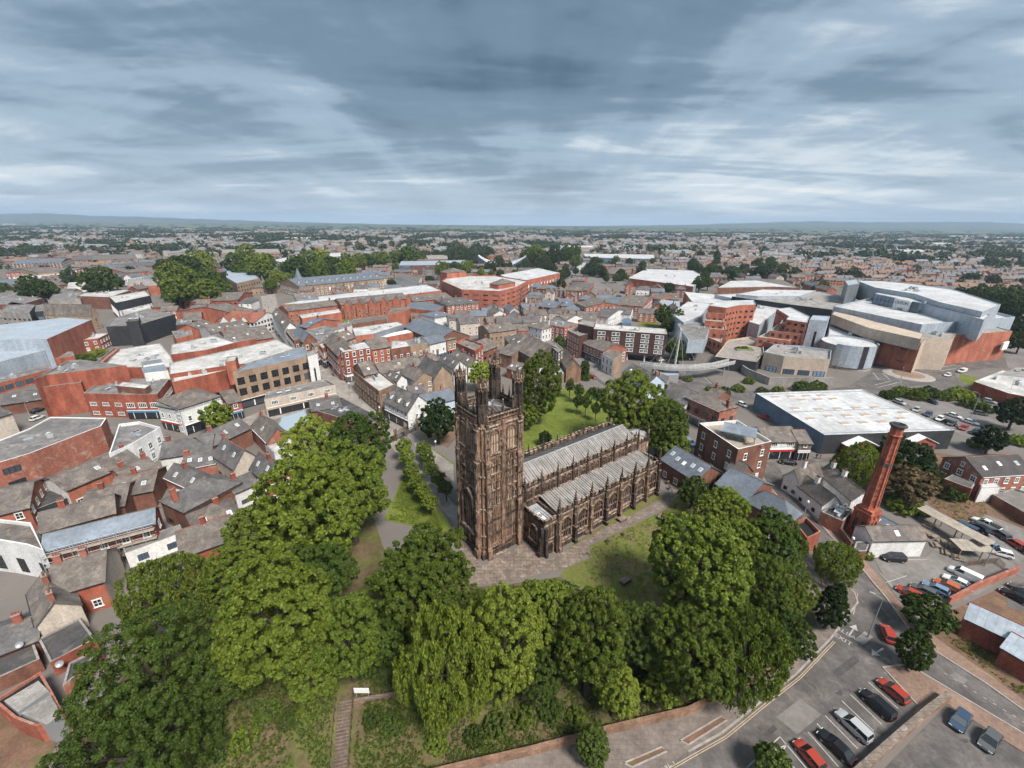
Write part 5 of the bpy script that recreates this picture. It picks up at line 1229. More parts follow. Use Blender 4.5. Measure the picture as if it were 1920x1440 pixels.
gab('dark slate workshop roofs in the yard below the sports hall', (0, 760), (82, 748), (78, 728), 4.0, 2.0, 'brown', 'slate', win=None)
flat('long brick base with blue doors below the grey metal hall', [(-60, 735), (95, 692), (92, 684), (-60, 724)], 4.2, 'red2', 'felt', win=W_O, par=.2)
# ---- left: tangle of slate roofs
gab('brick house with long sagging slate roof beside the silver duct', (345, 960), (450, 905), (432, 875), 6.0, 2.6, 'brown', 'slate', win=W_D, hip=True)
gab('slate roofed brick shed with faded gable sign', (308, 895), (367, 922), (400, 893), 5.0, 2.4, 'redpale', 'slate', win=None)
gab('half-timbered gabled house with steep slate roof in the left tangle', (400, 855), (438, 880), (480, 855), 6.0, 4.0, 'cream', 'slate', win=W_D, chim=(.05,), cm='redpale')
gab('red brick warehouse gable with arched windows beside the bright sycamore', (468, 880), (500, 905), (543, 883), 6.6, 3.6, 'red', 'slate', win=('cross', 1.2, 1.6, 2.4, 3.0), attic=True)
gab('small slate roofed cottage against the red warehouse gable', (440, 925), (498, 900), (488, 880), 4.6, 2.0, 'white', 'slate', win=W_D, chim=(.2,), cm='red')
gab('slate house with red ridge tiles and hipped end near the sycamores', (370, 1003), (455, 968), (430, 935), 5.2, 2.8, 'brown', 'slate2', hip=True, win=W_D, chim=(.6,), cm='red')
gab('large grey slate double roof with red ridge above the conservatory', (340, 1045), (440, 1010), (425, 970), 5.4, 3.0, 'red', 'slate2', win=W_D, chim=(.5,))
flat('white walled yard building behind the scaffolded range', [(235, 1040), (345, 1000), (338, 985), (228, 1022)], 3.4, 'white', 'felt', win=('office', 1.6, 1.4, 4, 3), par=.3)
gab('brick gabled house with red ridge tiles behind the lime tree corner', (470, 800), (500, 830), (540, 812), 5.0, 3.2, 'redpale', 'slate2', win=None, chim=(.1,), cm='red', sky_=1)
gab('long dark slate roof stepping down to the left lane', (392, 840), (470, 803), (455, 785), 5.4, 2.6, 'brown', 'slate', win=None, chim=(.3,), cm='redpale')
gab('slate roof with white eaves between the lane and the half-timbered gable', (300, 860), (396, 845), (388, 818), 5.2, 2.4, 'white', 'slate', win=None, chim=(.1,), cm='brown')
gab('low slate outhouse with white skylights', (345, 880), (405, 868), (400, 845), 4.2, 1.8, 'redpale', 'slate', win=None, sky_=3)
gab('grey slate lean house beside the brick gabled shed', (240, 905), (300, 880), (290, 850), 5.0, 2.0, 'redpale', 'slate2', win=None, chim=(.2, .9), cm='red')
gab('grey slated cottage with collapsed white flashing', (205, 935), (285, 920), (280, 880), 4.6, 2.2, 'brown', 'slate2', win=None, chim=(.45,), cm='red')
flat('glass-roofed lean-to with pale panes behind the cream parade', [(520, 800), (532, 812), (580, 792), (572, 768), (528, 782)], 5.2, 'brown', 'skylight', win=None, par=.1, name='lean_to', cat='lean-to')
flat('white striped corrugated canopy beside the brick gabled house', [(496, 832), (514, 850), (552, 833), (540, 815)], 4.0, 'white', 'whiteroof', win=None, par=.06, name='canopy', cat='canopy')
flat('dark rooflit hall beside the lane to the church gates', [(590, 770), (690, 800), (716, 785), (640, 745), (600, 752)], 4.6, 'brown', 'feltdark', win=None, par=.2, units=4)
gab('dark slate double-pitched hall near the cream parade', (585, 772), (640, 762), (632, 742), 4.8, 1.8, 'brown', 'slate', win=None)
flat('small dark flat roof with one rooflight by the church gate lane', [(672, 815), (713, 802), (708, 790), (672, 800)], 3.8, 'brown', 'slate', win=None, par=.15, units=1)
# ---- left middle: theatre, offices
flat('tall red brick fly tower of the theatre at the left', [(64, 714), (88, 706), (238, 688), (152, 677), (128, 679)], 14.0, 'red', 'felt', win=None, par=.6, cop='concrete', units=2)
flat('lower red brick theatre block with paired blue doors', [(77, 728), (152, 719), (158, 707), (92, 712)], 10.8, 'red', 'felt', win=None, par=.4)
flat('red brick building wrapped in scaffolding beside the theatre', [(157, 739), (228, 741), (240, 722), (185, 720)], 8.4, 'red', 'felt', win=('strip', 2.2, 1.1, 4.0, 3.4), par=.4, units=1)
flat('red brick office with white window panels over the blue shop sign', [(228, 742), (295, 741), (318, 712), (248, 712)], 8.8, 'red', 'felt', win=('strip', 2.4, 1.6, 3.2, 3.6), par=.4, units=2, shop=(0,), sign=1)
flat('brick rooftop plant room with pale roof above the red office', [(218, 724), (272, 729), (282, 722), (230, 716)], 11.0, 'brown', 'whiteroof', win=None, par=.1, z0=8.8, name='plant_room')
gab('white three-storey corner shop with hipped grey roof', (337, 767), (413, 743), (398, 720), 9.2, 2.6, 'white', 'slate2', hip=True, win=('sash', 1.0, 1.7, 3.4, 3.1), shop=True, sign=0, name='shop_building', cat='building')
gab('white shop wing turning the corner beside the hipped corner shop', (294, 760), (334, 768), (350, 735), 8.4, 2.2, 'white', 'slate2', hip=True, win=('sash', 1.0, 1.6, 2.8, 3.0), shop=True, sign=3, name='shop_building', cat='building')
gab('narrow brick shop between the white corner shop and the stone store', (428, 758), (452, 752), (440, 728), 6.4, 2.2, 'red', 'slate2', win=W_C, shop=True, sign=1, name='shop_building', cat='building')
rt = flat('long stone department store with tall pier windows and flat blue-grey roof', [(437, 701), (580, 670), (572, 652), (553, 655), (462, 684)], 13.7, 'tan', 'feltblue', win=('big', 2.3, 2.6, 3.75, 4.1, 1.6), par=.5, shop=(0,), sign=0, units=2, cop='concrete')
flat('white stone corner pylon of the department store', [(577, 671), (595, 666), (592, 658), (574, 662)], 14.8, 'white', 'concrete', win=('dark', .7, 6.0, 4.0, 8.0, 4.0), par=.5)
flat('cream rendered parade with slate-grey roof facing the crossroads', [(496, 752), (629, 724), (610, 713), (500, 738)], 6.2, 'cream', 'felt', win=('strip', 2.0, 1.2, 5.2, 3.0), par=.6, ew={}, shop=(0,), sign=5)
flat('broad white flat roof behind the stone department store', [(318, 703), (443, 684), (462, 683), (554, 655), (520, 637), (318, 682)], 11.0, 'red', 'whiteroof', win=None, par=.3, units=5)
flat('lower white roofed brick store range behind the white corner shop', [(323, 718), (388, 704), (424, 695), (428, 684), (330, 694)], 9.6, 'red', 'whiteroof', win=None, par=.3, units=3)
flat('square red brick stair tower on the white roofs', [(422, 680), (441, 677), (445, 668), (426, 670)], 14.5, 'red2', 'whiteroof', win=None, par=.3, z0=6)
flat('white weathered flat roof with pale lozenge panels left of centre', [(190, 692), (222, 656), (300, 644), (320, 668), (330, 690), (232, 690)], 10.0, 'red', 'whiteroof', win=None, par=.3, units=3)
flat('red brick ramp parapet running up to the white roofs', [(168, 692), (178, 694), (224, 655), (216, 653)], 10.6, 'red2', 'redpale', win=None, par=.6, name='ramp', cat='ramp')
flat('white roofed store in the middle of the left block', [(320, 666), (388, 657), (443, 643), (400, 630), (322, 647)], 9.5, 'red', 'whiteroof', win=None, par=.3, units=3)
flat('small white rooftop shed with black opening', [(270, 700), (315, 695), (308, 683), (265, 690)], 12.0, 'white', 'feltblue', win=None, par=.1, z0=9, name='plant_room')
flat('long white rooftop plant room behind the black opening shed', [(268, 686), (306, 680), (302, 673), (264, 679)], 12.5, 'white', 'feltblue', win=None, par=.1, z0=9, name='plant_room')
flat('brick store with pale lead-grey roof beside the pedestrian street', [(395, 652), (480, 636), (462, 615), (400, 628)], 8.6, 'red', 'felt', win=None, par=.3, units=2)
gab('pale-tiled gabled warehouse roof with round brick end beside the street', (430, 645), (512, 633), (500, 612), 8.0, 3.6, 'red2', 'slate2', win=None)
gab('sawtooth white rooflight building above the pedestrian street', (398, 626), (470, 615), (462, 600), 9.0, 2.4, 'white', 'slate2', win=None, sky_=5)
flat('black-clad windowless block on the left', [(199, 614), (258, 611), (328, 590), (278, 580), (212, 598)], 10.5, 'black', 'felt', win=None, par=.4, units=2)
flat('black-clad stair tower on the black block', [(236, 604), (259, 602), (262, 594), (242, 596)], 13.5, 'black', 'feltdark', win=None, par=.3)
flat('red and grey sports hall with pale metal roof at the far left', [(-80, 640), (88, 637), (172, 600), (120, 596), (-20, 612)], 14.0, 'metal', 'metal', win=None, emat={1: 'red2'}, par=.25, cop='greymetal')
flat('lower grey metal hall in front of the sports hall', [(-80, 700), (83, 658), (89, 641), (-60, 662)], 9.0, 'metal', 'metal', win=None, par=.2, cop='greymetal')
flat('small flat roofed brick annexe against the sports hall wall', [(103, 673), (140, 668), (136, 660), (106, 662)], 5.0, 'red', 'felt', win=None, par=.3)
flat('brick garage block with white door behind the sports hall', [(134, 641), (185, 635), (205, 625), (160, 626)], 6.5, 'red', 'whiteroof', win=W_C, par=.2)
gab('Victorian stone school with steep slate roof, cross gable and four dormers', (97, 588), (184, 590), (228, 594), 8.6, 6.5, 'tan', 'slate2', win=('tan', 1.6, 2.2, 3.6, 4), emat={'r': 'red2'}, ew={'r': None}, dorm=4, name='school', cat='building')
flat('black block with white vertical panels behind the school gable', [(217, 569), (282, 555), (272, 546), (204, 557)], 12.0, 'black', 'whiteroof', win=('panel', 1.6, 5.0, 3.0, 7.0, 2.0), par=.4)
flat('white low link roof below the black and white panelled block', [(232, 590), (283, 577), (283, 570), (228, 582)], 7.0, 'white', 'whiteroof', win=None, par=.2)
flat('grey office with dark glazed bridge left of the school', [(0, 585), (55, 587), (66, 573), (20, 566)], 9.0, 'concrete', 'felt', win=W_D, par=.4, units=3)
flat('dark glass link block beside the Victorian school', [(66, 585), (97, 583), (98, 572), (68, 573)], 9.5, 'black', 'felt', win=W_O, par=.3)
flat('dark roofed office with many plant boxes at the left edge', [(-40, 572), (40, 572), (80, 560), (10, 553)], 9.0, 'brown', 'felt', win=W_ST, par=.4, units=5)
flat('long low brown office with white windows at far left', [(-30, 568), (55, 562), (85, 552), (0, 549)], 8.0, 'brown', 'felt', win=W_ST, par=.3, units=4)
flat('flat grey roofed store with dark parapet boxes', [(90, 565), (150, 560), (165, 548), (105, 548)], 8.0, 'concrete', 'felt', win=None, par=.4, units=4)
flat('wide pale roofed store behind the school', [(145, 556), (205, 558), (245, 545), (180, 538)], 9.0, 'brown', 'whiteroof', win=None, par=.4, units=3)
flat('pale grey roofed market block with red brick base far left', [(240, 538), (298, 536), (292, 524), (240, 524)], 8.0, 'red2', 'concrete', win=None, par=.4, units=3)
gab('slate roofed brick hall with hipped end beside the courtyard roofs', (285, 577), (320, 575), (312, 555), 7.0, 3.4, 'red', 'slate2', hip=True, win=None)
gab('long pale slate roof of the old courtyard market', (345, 566), (445, 563), (445, 550), 7.0, 3.4, 'red', 'slate2', win=W_D)
gab('cross wing slate roof of the courtyard market by the street', (450, 590), (482, 582), (478, 553), 7.5, 3.8, 'red2', 'slate2', win=None)
flat('red brick courtyard range with fire escape', [(352, 583), (440, 578), (432, 570), (360, 574)], 6.0, 'red2', 'felt', win=W_D, par=.3)
flat('small red brick block with grey hipped roof left of the black and white gables', [(346, 590), (380, 586), (378, 577), (350, 580)], 6.5, 'red', 'felt', win=W_D, par=.3)
gab('black and white timbered building with three orange-tiled gables', (410, 602), (476, 605), (482, 588), 8.5, 3.6, 'white', 'tile', win=('dark', 1.4, 1.4, 2.4, 2.9), chim=(.08, .95), name='timbered_building', cat='building')
for x_ in (424, 442, 461):
    a_ = PZ(x_ - 9, 603, 8.5); b_ = PZ(x_ - 9, 597, 8.5)
    gable_w('orange-tiled half-timbered front gable, ' + {424: 'left', 442: 'middle', 461: 'right'}[x_] + ' of three on the black and white building', a_ + Vector((0, 7, 0)), a_ + Vector((0, -1.2, 0)), PZ(x_ + 9, 603, 8.5) + Vector((0, -1.2, 0)), 8.5, 3.4, 'white', 'tile', win=('dark', 1.2, 1.2, 2.0, 2.9), name='timbered_gable', cat='gable', light=True)
flat('brown brick workshop with white door right of the black block', [(330, 610), (358, 608), (362, 598), (332, 600)], 7.5, 'darkbrick', 'felt', win=None, par=.3)
gab('pale gabled workshop behind the white roofs', (375, 618), (402, 608), (396, 596), 6.5, 2.8, 'red2', 'slate2', win=None)
gab('brick gabled store with slate roof beside the brown workshop', (345, 603), (378, 600), (372, 588), 7.0, 3.0, 'red2', 'slate2', win=None)
flat('red walled yard store below the black block', [(330, 636), (362, 628), (358, 618), (322, 622)], 6.0, 'red2', 'felt', win=None, par=.3)
# ---- far left rows
for k_, (A, B, C, lab, wl_) in enumerate((((10, 512), (62, 510), (60, 502), 'bright red and cream terrace with slate roof far left', 'red2'), ((72, 512), (125, 508), (122, 500), 'brick terrace with dark doors beside the red and cream terrace', 'tan'),
        ((0, 535), (38, 532), (36, 525), 'brown brick terrace at the far left edge', 'brown'), ((35, 533), (90, 528), (88, 521), 'long brown office row with small windows far left', 'brown'), ((88, 537), (125, 533), (122, 526), 'brick annexe with square windows left of the large round tree', 'brown'),
        ((20, 495), (115, 492), (113, 486), 'blue-grey roofed terrace with white windows far left', 'brown'), ((115, 488), (176, 487), (174, 478), 'large brown brick mill with many windows far left', 'brown'), ((175, 488), (258, 485), (256, 476), 'tan stone institute with tall windows far left', 'tan'),
        ((195, 506), (235, 500), (232, 493), 'Victorian brick villas with bay windows left of the park', 'brown'), ((235, 503), (305, 496), (300, 488), 'brick row with pale slate roof left of the park', 'brown'), ((238, 512), (300, 507), (296, 498), 'blue-slated depot roof beside the park trees', 'red2'),
        ((148, 523), (166, 524), (166, 516), 'small bright red gabled house beside the large round tree', 'red2'), ((225, 520), (242, 515), (240, 508), 'small stone gabled chapel left of the park', 'tan'))):
    gab(lab, A, B, C, 7.5 + (k_ % 3), 3.0, wl_, ('slate', 'slate2', 'slateblue')[k_ % 3], win=('sash', 1.3, 1.9, 3.2, 3.2), chim=(.2, .8), cm='brown', light=True)
flat('long white curved roof shed far left', [(12, 527), (118, 518), (116, 513), (14, 521)], 6.0, 'white', 'whiteroof2', win=None, par=.1)
flat('pale blue canopy roofs in the far left yard', [(112, 512), (195, 506), (192, 501), (115, 505)], 6.0, 'white', 'metal', win=None, par=.1)
flat('white box shed beside the large round tree', [(125, 540), (162, 538), (160, 528), (128, 530)], 6.0, 'white', 'whiteroof', win=None, par=.1)
# ---- centre left: the pedestrian street, right side
gab('white ornate three-storey shop with attic dormers on the pedestrian street', (510, 588), (534, 618), (548, 605), 11.5, 3.4, 'white', 'slate2', win=('sash', 1.1, 1.9, 2.6, 3.3), shop=True, sign=0, dorm=2, name='shop_building', cat='building')
flat('brown and white half-gabled shop with bay windows on the pedestrian street', [(535, 620), (551, 640), (572, 634), (552, 607)], 11.5, 'brown', 'slate2', win=('sash', 1.2, 1.9, 2.4, 3.3), shop='all', sign=1, par=.5)
gab('slate turreted corner shop at the bend of the pedestrian street', (548, 628), (568, 642), (582, 630), 11.0, 3.8, 'brown', 'slateblue', win=('sash', 1.2, 1.9, 2.4, 3.3), shop=True, sign=4, name='shop_building', cat='building')
gab('red gabled rear wing with blue-grey roof behind the turreted shop', (560, 612), (575, 615), (640, 602), 8.5, 3.0, 'red2', 'slateblue', win=None)
flat('tan brick shop with plain parapet on the pedestrian street', [(568, 622), (588, 650), (604, 642), (640, 618), (612, 612)], 10.0, 'tan', 'felt', win=W_C, shop='all', sign=2, par=.5, units=2)
flat('red brick shop with white pilasters and white roof on the pedestrian street', [(583, 632), (605, 655), (618, 645), (602, 624)], 9.5, 'red2', 'whiteroof', win=('panel', 1.0, 2.6, 2.2, 5.0, 1.4), shop='all', sign=1, par=.4)
gab('red brick shop with ornate curved gables beside the mansard corner', (606, 640), (634, 668), (655, 645), 11.0, 3.2, 'red', 'slate2', win=W_S, shop=True, sign=3, chim=(.5,), name='shop_building', cat='building')
gab('stone-fronted rear gable above the curved-gable shop', (645, 640), (668, 632), (656, 622), 10.0, 3.0, 'tan', 'slate2', win=W_S)
flat('red corner block with grey mansard storey at the crossroads', [(633, 653), (643, 662), (696, 653), (684, 641)], 13.2, 'red', 'whiteroof', win=('sash', 1.3, 1.9, 3.0, 3.3), shop='all', sign=2, par=.3, emat={}, cop='slateblue')
gab('red brick row with tall windows right of the mansard corner', (697, 656), (733, 650), (726, 635), 10.5, 3.0, 'red2', 'slate2', win=('sash', 1.0, 1.7, 2.4, 3.1), shop=True, name='shop_building', cat='building')
flat('brick row with white arched windows and pale roof in the centre street', [(733, 656), (770, 650), (762, 640), (735, 640)], 9.4, 'brown', 'whiteroof', win=('sash', 1.1, 1.9, 2.5, 3.2), shop='all', par=.4)
flat('tan brick row with round-headed windows left of the white shop', [(770, 650), (806, 643), (792, 632), (762, 640)], 9.4, 'tan', 'felt', win=('sash', 1.1, 1.9, 2.8, 3.2), shop='all', par=.4, units=2)
gab('white three-storey shop with blue slate roof in the centre street', (806, 646), (836, 639), (830, 628), 9.0, 2.6, 'white', 'slateblue', win=('sash', 1.0, 1.6, 2.6, 3.0), shop=True, sign=1, name='shop_building', cat='building')
gab('stone gabled shop right of the white three-storey shop', (838, 638), (856, 634), (850, 624), 8.6, 2.6, 'tan', 'slate2', win=W_S, shop=True, name='shop_building', cat='building')
gab('great grey market hall roof with glazed ridge', (757, 613), (818, 640), (850, 618), 8.6, 4.2, 'brown', 'slateblue', win=None, name='market_hall', cat='building')
flat('white flat roofed store with grey metal side beside the market hall', [(666, 631), (700, 627), (757, 609), (746, 604), (660, 616)], 10.5, 'red2', 'whiteroof', win=None, par=.3, emat={1: 'metaldark'}, units=2)
flat('long glazed lean-to with curved brick wall below the market roof', [(688, 640), (780, 622), (776, 616), (684, 634)], 8.0, 'red2', 'skylight', win=None, par=.15, name='arcade')
flat('white painted gable building with blue window near the green', [(628, 622), (660, 612), (658, 604), (636, 608)], 10.5, 'white', 'felt', win=('office', 1.2, 2.0, 6, 5), par=.3)
flat('brown flat roofed range behind the white gable building', [(662, 608), (725, 598), (720, 592), (660, 600)], 8.5, 'brown', 'slate2', win=None, par=.2)
gab('long red brick arcade front with six pointed gables', (640, 572), (764, 560), (760, 552), 10.0, 3.0, 'red2', 'slate2', win=('tan', 1.5, 1.8, 3.6, 3.6), name='arcade', cat='building')
for j_ in range(6):
    x_ = 645 + j_ * 23; y_ = 573.5 - j_ * 2.4
    a_ = PZ(x_, y_, 9.6)
    gable_w(('first', 'second', 'third', 'fourth', 'fifth', 'sixth')[j_] + ' red pointed gable from the left along the brick arcade', a_ + Vector((0, 5, 0)), a_ + Vector((0, -.9, 0)), PZ(x_ + 15, y_ - 1.6, 9.6) + Vector((0, -.9, 0)), 9.6, 3.6, 'red2', 'slate2', win=W_T, name='arcade_gable', cat='gable', light=True)
flat('broad white roof of the arcade behind its pointed gables', [(525, 572), (640, 566), (770, 552), (828, 545), (800, 534), (600, 556)], 9.0, 'red2', 'whiteroof2', win=None, par=.3, units=5)
flat('grey plant well sunk in the white arcade roof', [(556, 563), (598, 560), (590, 550), (550, 552)], 9.7, 'metaldark', 'felt', win=None, par=.5, z0=8, name='plant_room')
gab('red gabled shopping arcade range above the pedestrian street', (540, 584), (636, 572), (634, 564), 8.5, 2.4, 'red2', 'slate2', win=W_T)
flat('white roofed link with brick edge behind the ornate white shop', [(566, 598), (640, 586), (636, 580), (560, 591)], 7.5, 'red2', 'whiteroof', win=None, par=.3)
gab('grey slate roofed brick range right of the arcade gables', (776, 566), (848, 558), (842, 549), 8.5, 2.6, 'red2', 'slate2', win=None)
flat('grey barrel-roofed arcade ending in a round red gable', [(762, 578), (820, 584), (832, 575), (800, 566), (770, 568)], 9.0, 'red', 'slateblue', win=None, par=.2, name='arcade')
flat('blank red brick store beside the green', [(727, 590), (760, 583), (772, 576), (735, 580)], 9.5, 'red2', 'slate2', win=None, par=.3)
gab('red brick Georgian house with many chimneys behind the market', (838, 573), (898, 568), (896, 555), 9.5, 2.6, 'red2', 'slate', hip=True, win=('sash', 1.2, 1.9, 3.0, 3.2), chim=(.06, .5, .95))
gab('blue-grey roofed low market shed', (815, 596), (848, 590), (842, 580), 7.0, 2.0, 'white', 'slateblue', win=None, hip=True)
flat('dark roofed sheds beside the Georgian house', [(770, 590), (812, 592), (820, 580), (780, 578)], 6.5, 'tan', 'slate2', win=W_D, par=.2)
# ---- centre: around the church gates
flat('sandstone bank with rounded corner and red gable at the crossroads', [(662, 697), (686, 718), (711, 737), (742, 723), (716, 702), (684, 684)], 8.6, 'sand', 'whiteroof', win=('tan', 1.4, 2.2, 2.8, 4.0), par=.7, cop='sand', units=1)
gab('mansard-roofed wing with red end wall on the sandstone bank', (684, 704), (708, 699), (700, 682), 10.0, 3.4, 'sand', 'slate2', win=None, hip=False, emat={'r': 'red2'}, chim=(.1,), cm='stone')
gab('white pub with three dormers and black bay shopfront by the church gates', (720, 753), (764, 774), (804, 757), 6.2, 4.6, 'white', 'slate', win=('sash', .9, 1.2, 2.2, 2.6), shop=True, sign=0, dorm=3, attic=True, name='pub', cat='pub')
gab('blue slate roofed white house half hidden by the tower', (800, 762), (856, 748), (842, 728), 5.4, 2.4, 'paleblue', 'slateblue', win=W_C, chim=(.75,), cm='redpale')
gab('small white gabled house behind the bank', (722, 706), (744, 716), (766, 712), 7.4, 2.0, 'white', 'slate', win=W_C)
gab('white cottage range with long slate roof behind the bank', (750, 699), (778, 715), (812, 706), 7.0, 2.8, 'white', 'slate2', win=W_C, emat={'r': 'tan'})
gab('steep slate roofed house with tan gable wall left of the tower', (783, 690), (814, 710), (842, 700), 6.8, 4.6, 'white', 'slate', win=None, emat={'r': 'tan'})
gab('long slate roofed white row behind the white pub yard', (716, 701), (792, 684), (784, 670), 7.6, 2.8, 'white', 'slate2', win=W_S, chim=(.45, .9), cm='stone')
gab('small slate roof with red gable in the pub yard', (768, 740), (798, 736), (808, 722), 4.4, 2.0, 'red', 'slate', win=None)
gab('dark slate roof with white attic gables behind the steep tan gable', (822, 676), (850, 692), (862, 680), 7.2, 3.0, 'white', 'slate', win=W_S)
gab('slate house with white gable beside the left turret', (842, 668), (878, 690), (892, 676), 6.6, 3.0, 'white', 'slate2', win=None)
flat('ornate red brick hall with curved gable and tall chimneys behind the tower', [(855, 646), (891, 662), (906, 649), (872, 637)], 11.0, 'red', 'felt', win=('sash', 1.1, 1.8, 3.0, 3.4), par=1.0, cop='red2')
gab('pale slate roofed hall right of the ornate red hall', (895, 664), (932, 650), (920, 634), 8.0, 3.4, 'brown', 'slate2', win=W_D)
gab('slate gabled brick house with roof lights behind the tall turret', (935, 662), (960, 668), (955, 645), 6.6, 3.0, 'sand', 'slate2', win=None, attic=False)
gab('low rooflit brick range beside the big chapel', (950, 690), (982, 700), (990, 684), 4.6, 2.0, 'red2', 'slate2', win=None, sky_=4)
gab('big dark stone chapel with long slate roof', (962, 652), (1000, 672), (1030, 648), 8.0, 5.0, 'rubble', 'slate2', win=('tan', 1.1, 2.6, 3.6, 4.5), name='chapel', cat='chapel')
flat('square rubble stone stair tower of the chapel', [(1023, 643), (1046, 662), (1056, 655), (1033, 637)], 11.5, 'rubble', 'felt', win=('sash', 1.0, 2.6, 3.0, 5.0, 3.0), par=.4)
gab('second slate roof of the chapel with hipped end', (946, 633), (964, 652), (992, 630), 8.4, 3.6, 'stone', 'slate2', hip=True, win=None)
gab('white gabled cottage in front of the chapel', (984, 683), (1010, 692), (1028, 684), 5.4, 2.6, 'white', 'slate2', win=W_D)
gab('stone gabled hall with tall triple window beside the lane', (1046, 668), (1062, 690), (1089, 688), 6.8, 3.4, 'sand', 'slate2', win=None, attic=True)
flat('low stone annexe with pale lead roof beside the north lawn', [(1024, 706), (1058, 702), (1054, 690), (1024, 694)], 4.6, 'stone', 'leadblue', win=None, par=.2)
gab('cream stone row with ornate windows in the centre behind the tower', (918, 624), (968, 618), (962, 606), 8.6, 2.4, 'tan', 'slate2', win=('tan', 1.2, 2.0, 2.6, 3.2), chim=(.5,), cm='stone')
gab('white bay-fronted corner shop with hipped roof and white chimneys', (990, 612), (1016, 618), (1032, 606), 9.5, 2.6, 'white', 'slate2', hip=True, win=('sash', 1.0, 1.8, 2.4, 3.2), chim=(.2, .5, .8), cm='white', name='shop_building', cat='building')
flat('long red brick Victorian hotel row with sash windows', [(1017, 607), (1058, 615), (1084, 608), (1036, 597)], 10.5, 'red2', 'felt', win=('sash', 1.1, 1.9, 2.6, 3.2), par=.3, units=2)
flat('tall red brick block with dark blind side wall', [(1064, 620), (1086, 631), (1124, 621), (1086, 609)], 11.5, 'red2', 'felt', win=('sash', 1.1, 1.9, 2.6, 3.5), emat={1: 'darkbrick'}, ew={1: None}, par=.3, cop='concrete')
flat('dark brick rooftop plant tower behind the tall red block', [(1084, 608), (1112, 614), (1118, 604), (1092, 600)], 15.5, 'darkbrick', 'concrete', win=None, par=.3, z0=8)
hot = flat('long dark brown brick hotel raised on white columns', [(1113, 618), (1251, 628), (1248, 618), (1117, 608)], 14.6, 'darkbrick', 'whiteroof', win=None, par=.35, z0=4.2, cop='whiteroof')
gab('red and buff brick row with shopfronts in the lane', (1094, 643), (1131, 658), (1152, 643), 7.6, 2.6, 'redpale', 'slate2', win=('sash', 1.0, 1.6, 2.4, 2.8), shop=True, chim=(.6,), cm='brown', name='shop_building', cat='building')
flat('white fronted modern house with slit windows in the lane', [(1129, 664), (1150, 675), (1168, 664), (1147, 654)], 7.6, 'white', 'slate2', win=('dark', .6, 2.0, 2.4, 3.4), emat={1: 'tan'}, ew={1: None}, par=.15)
gab('blue and white fronted inn with slate roof and red end chimney', (1167, 699), (1213, 722), (1239, 713), 6.4, 3.4, 'paleblue', 'slate', win=W_C, chim=(.97,), sky_=3, name='inn', cat='pub', emat={'r': 'paleblue'}, ew={'r': None})
flat('small slate lean-to kitchen behind the inn', [(1232, 714), (1252, 722), (1256, 706), (1240, 700)], 4.0, 'stone', 'slate', win=None, par=.1)
flat('pale blue metal patio canopy behind the inn', [(1240, 704), (1273, 703), (1272, 695), (1236, 697)], 3.6, 'greymetal', 'metal', win=None, par=.08, name='canopy', cat='canopy')
gab('white shop with mossy slate roof by the lane bend', (1238, 744), (1284, 760), (1312, 740), 6.4, 3.2, 'white', 'slate', win=W_S, shop=True, sign=0, name='shop_building', cat='building')
gab('three-storey buff and red brick shop with arched windows', (1287, 743), (1350, 771), (1368, 757), 8.8, 1.6, 'redpale', 'slate2', hip=True, win=('dark', 1.5, 1.9, 3.4, 3.1), shop=True, sign=5, chim=(.95,), name='shop_building', cat='building')
gab('small slate roofed outhouse with red chimney behind the buff shop', (1325, 738), (1345, 746), (1350, 732), 4.0, 2.0, 'brown', 'slate2', win=None, chim=(.2,))
flat('brown brick block with white parapet and open roof terrace', [(1310, 799), (1383, 849), (1446, 834), (1381, 793)], 10.6, 'brown', 'decking', win=('sash', 1.1, 1.7, 4.0, 3.6, 1.6), par=1.0, cop='white')
gab('slate roofed pub row with black and red shopfronts', (1436, 829), (1499, 828), (1490, 800), 5.6, 2.4, 'white', 'slate2', win=('strip', 2.2, 1.0, 5.0, 2.4), shop=True, sign=3, name='pub', cat='pub')
gab('narrow stone cottage with shopfront beside the warehouse', (1499, 832), (1523, 832), (1516, 806), 5.4, 2.2, 'stone', 'slate2', win=W_S, shop=True, sign=2)
gab('long blue slate range with glazed end beside the churchyard trees', (1396, 938), (1480, 980), (1514, 968), 4.6, 3.0, 'brown', 'slateblue', hip=True, win=None, name='school', cat='building')
gab('upper blue slate range joining the long school roof', (1343, 908), (1400, 938), (1440, 905), 4.8, 2.8, 'brown', 'slateblue', win=None, name='school', cat='building')
gab('blue slate roof with five small roof lights beside the churchyard path', (1240, 862), (1303, 902), (1345, 880), 4.8, 3.0, 'brown', 'slateblue', win=W_C, sky_=5, name='school', cat='building')
gab('small gabled slate link with triangular lights', (1362, 880), (1384, 893), (1412, 884), 5.6, 2.6, 'brown', 'slate2', win=None)
flat('walled roof garden with black floor and white seats at the kerb', [(1488, 985), (1512, 1016), (1537, 1003), (1510, 975)], 1.0, 'red', 'blackpaint', win=None, par=.9, cop='redpale', name='roof_garden', cat='roof garden')
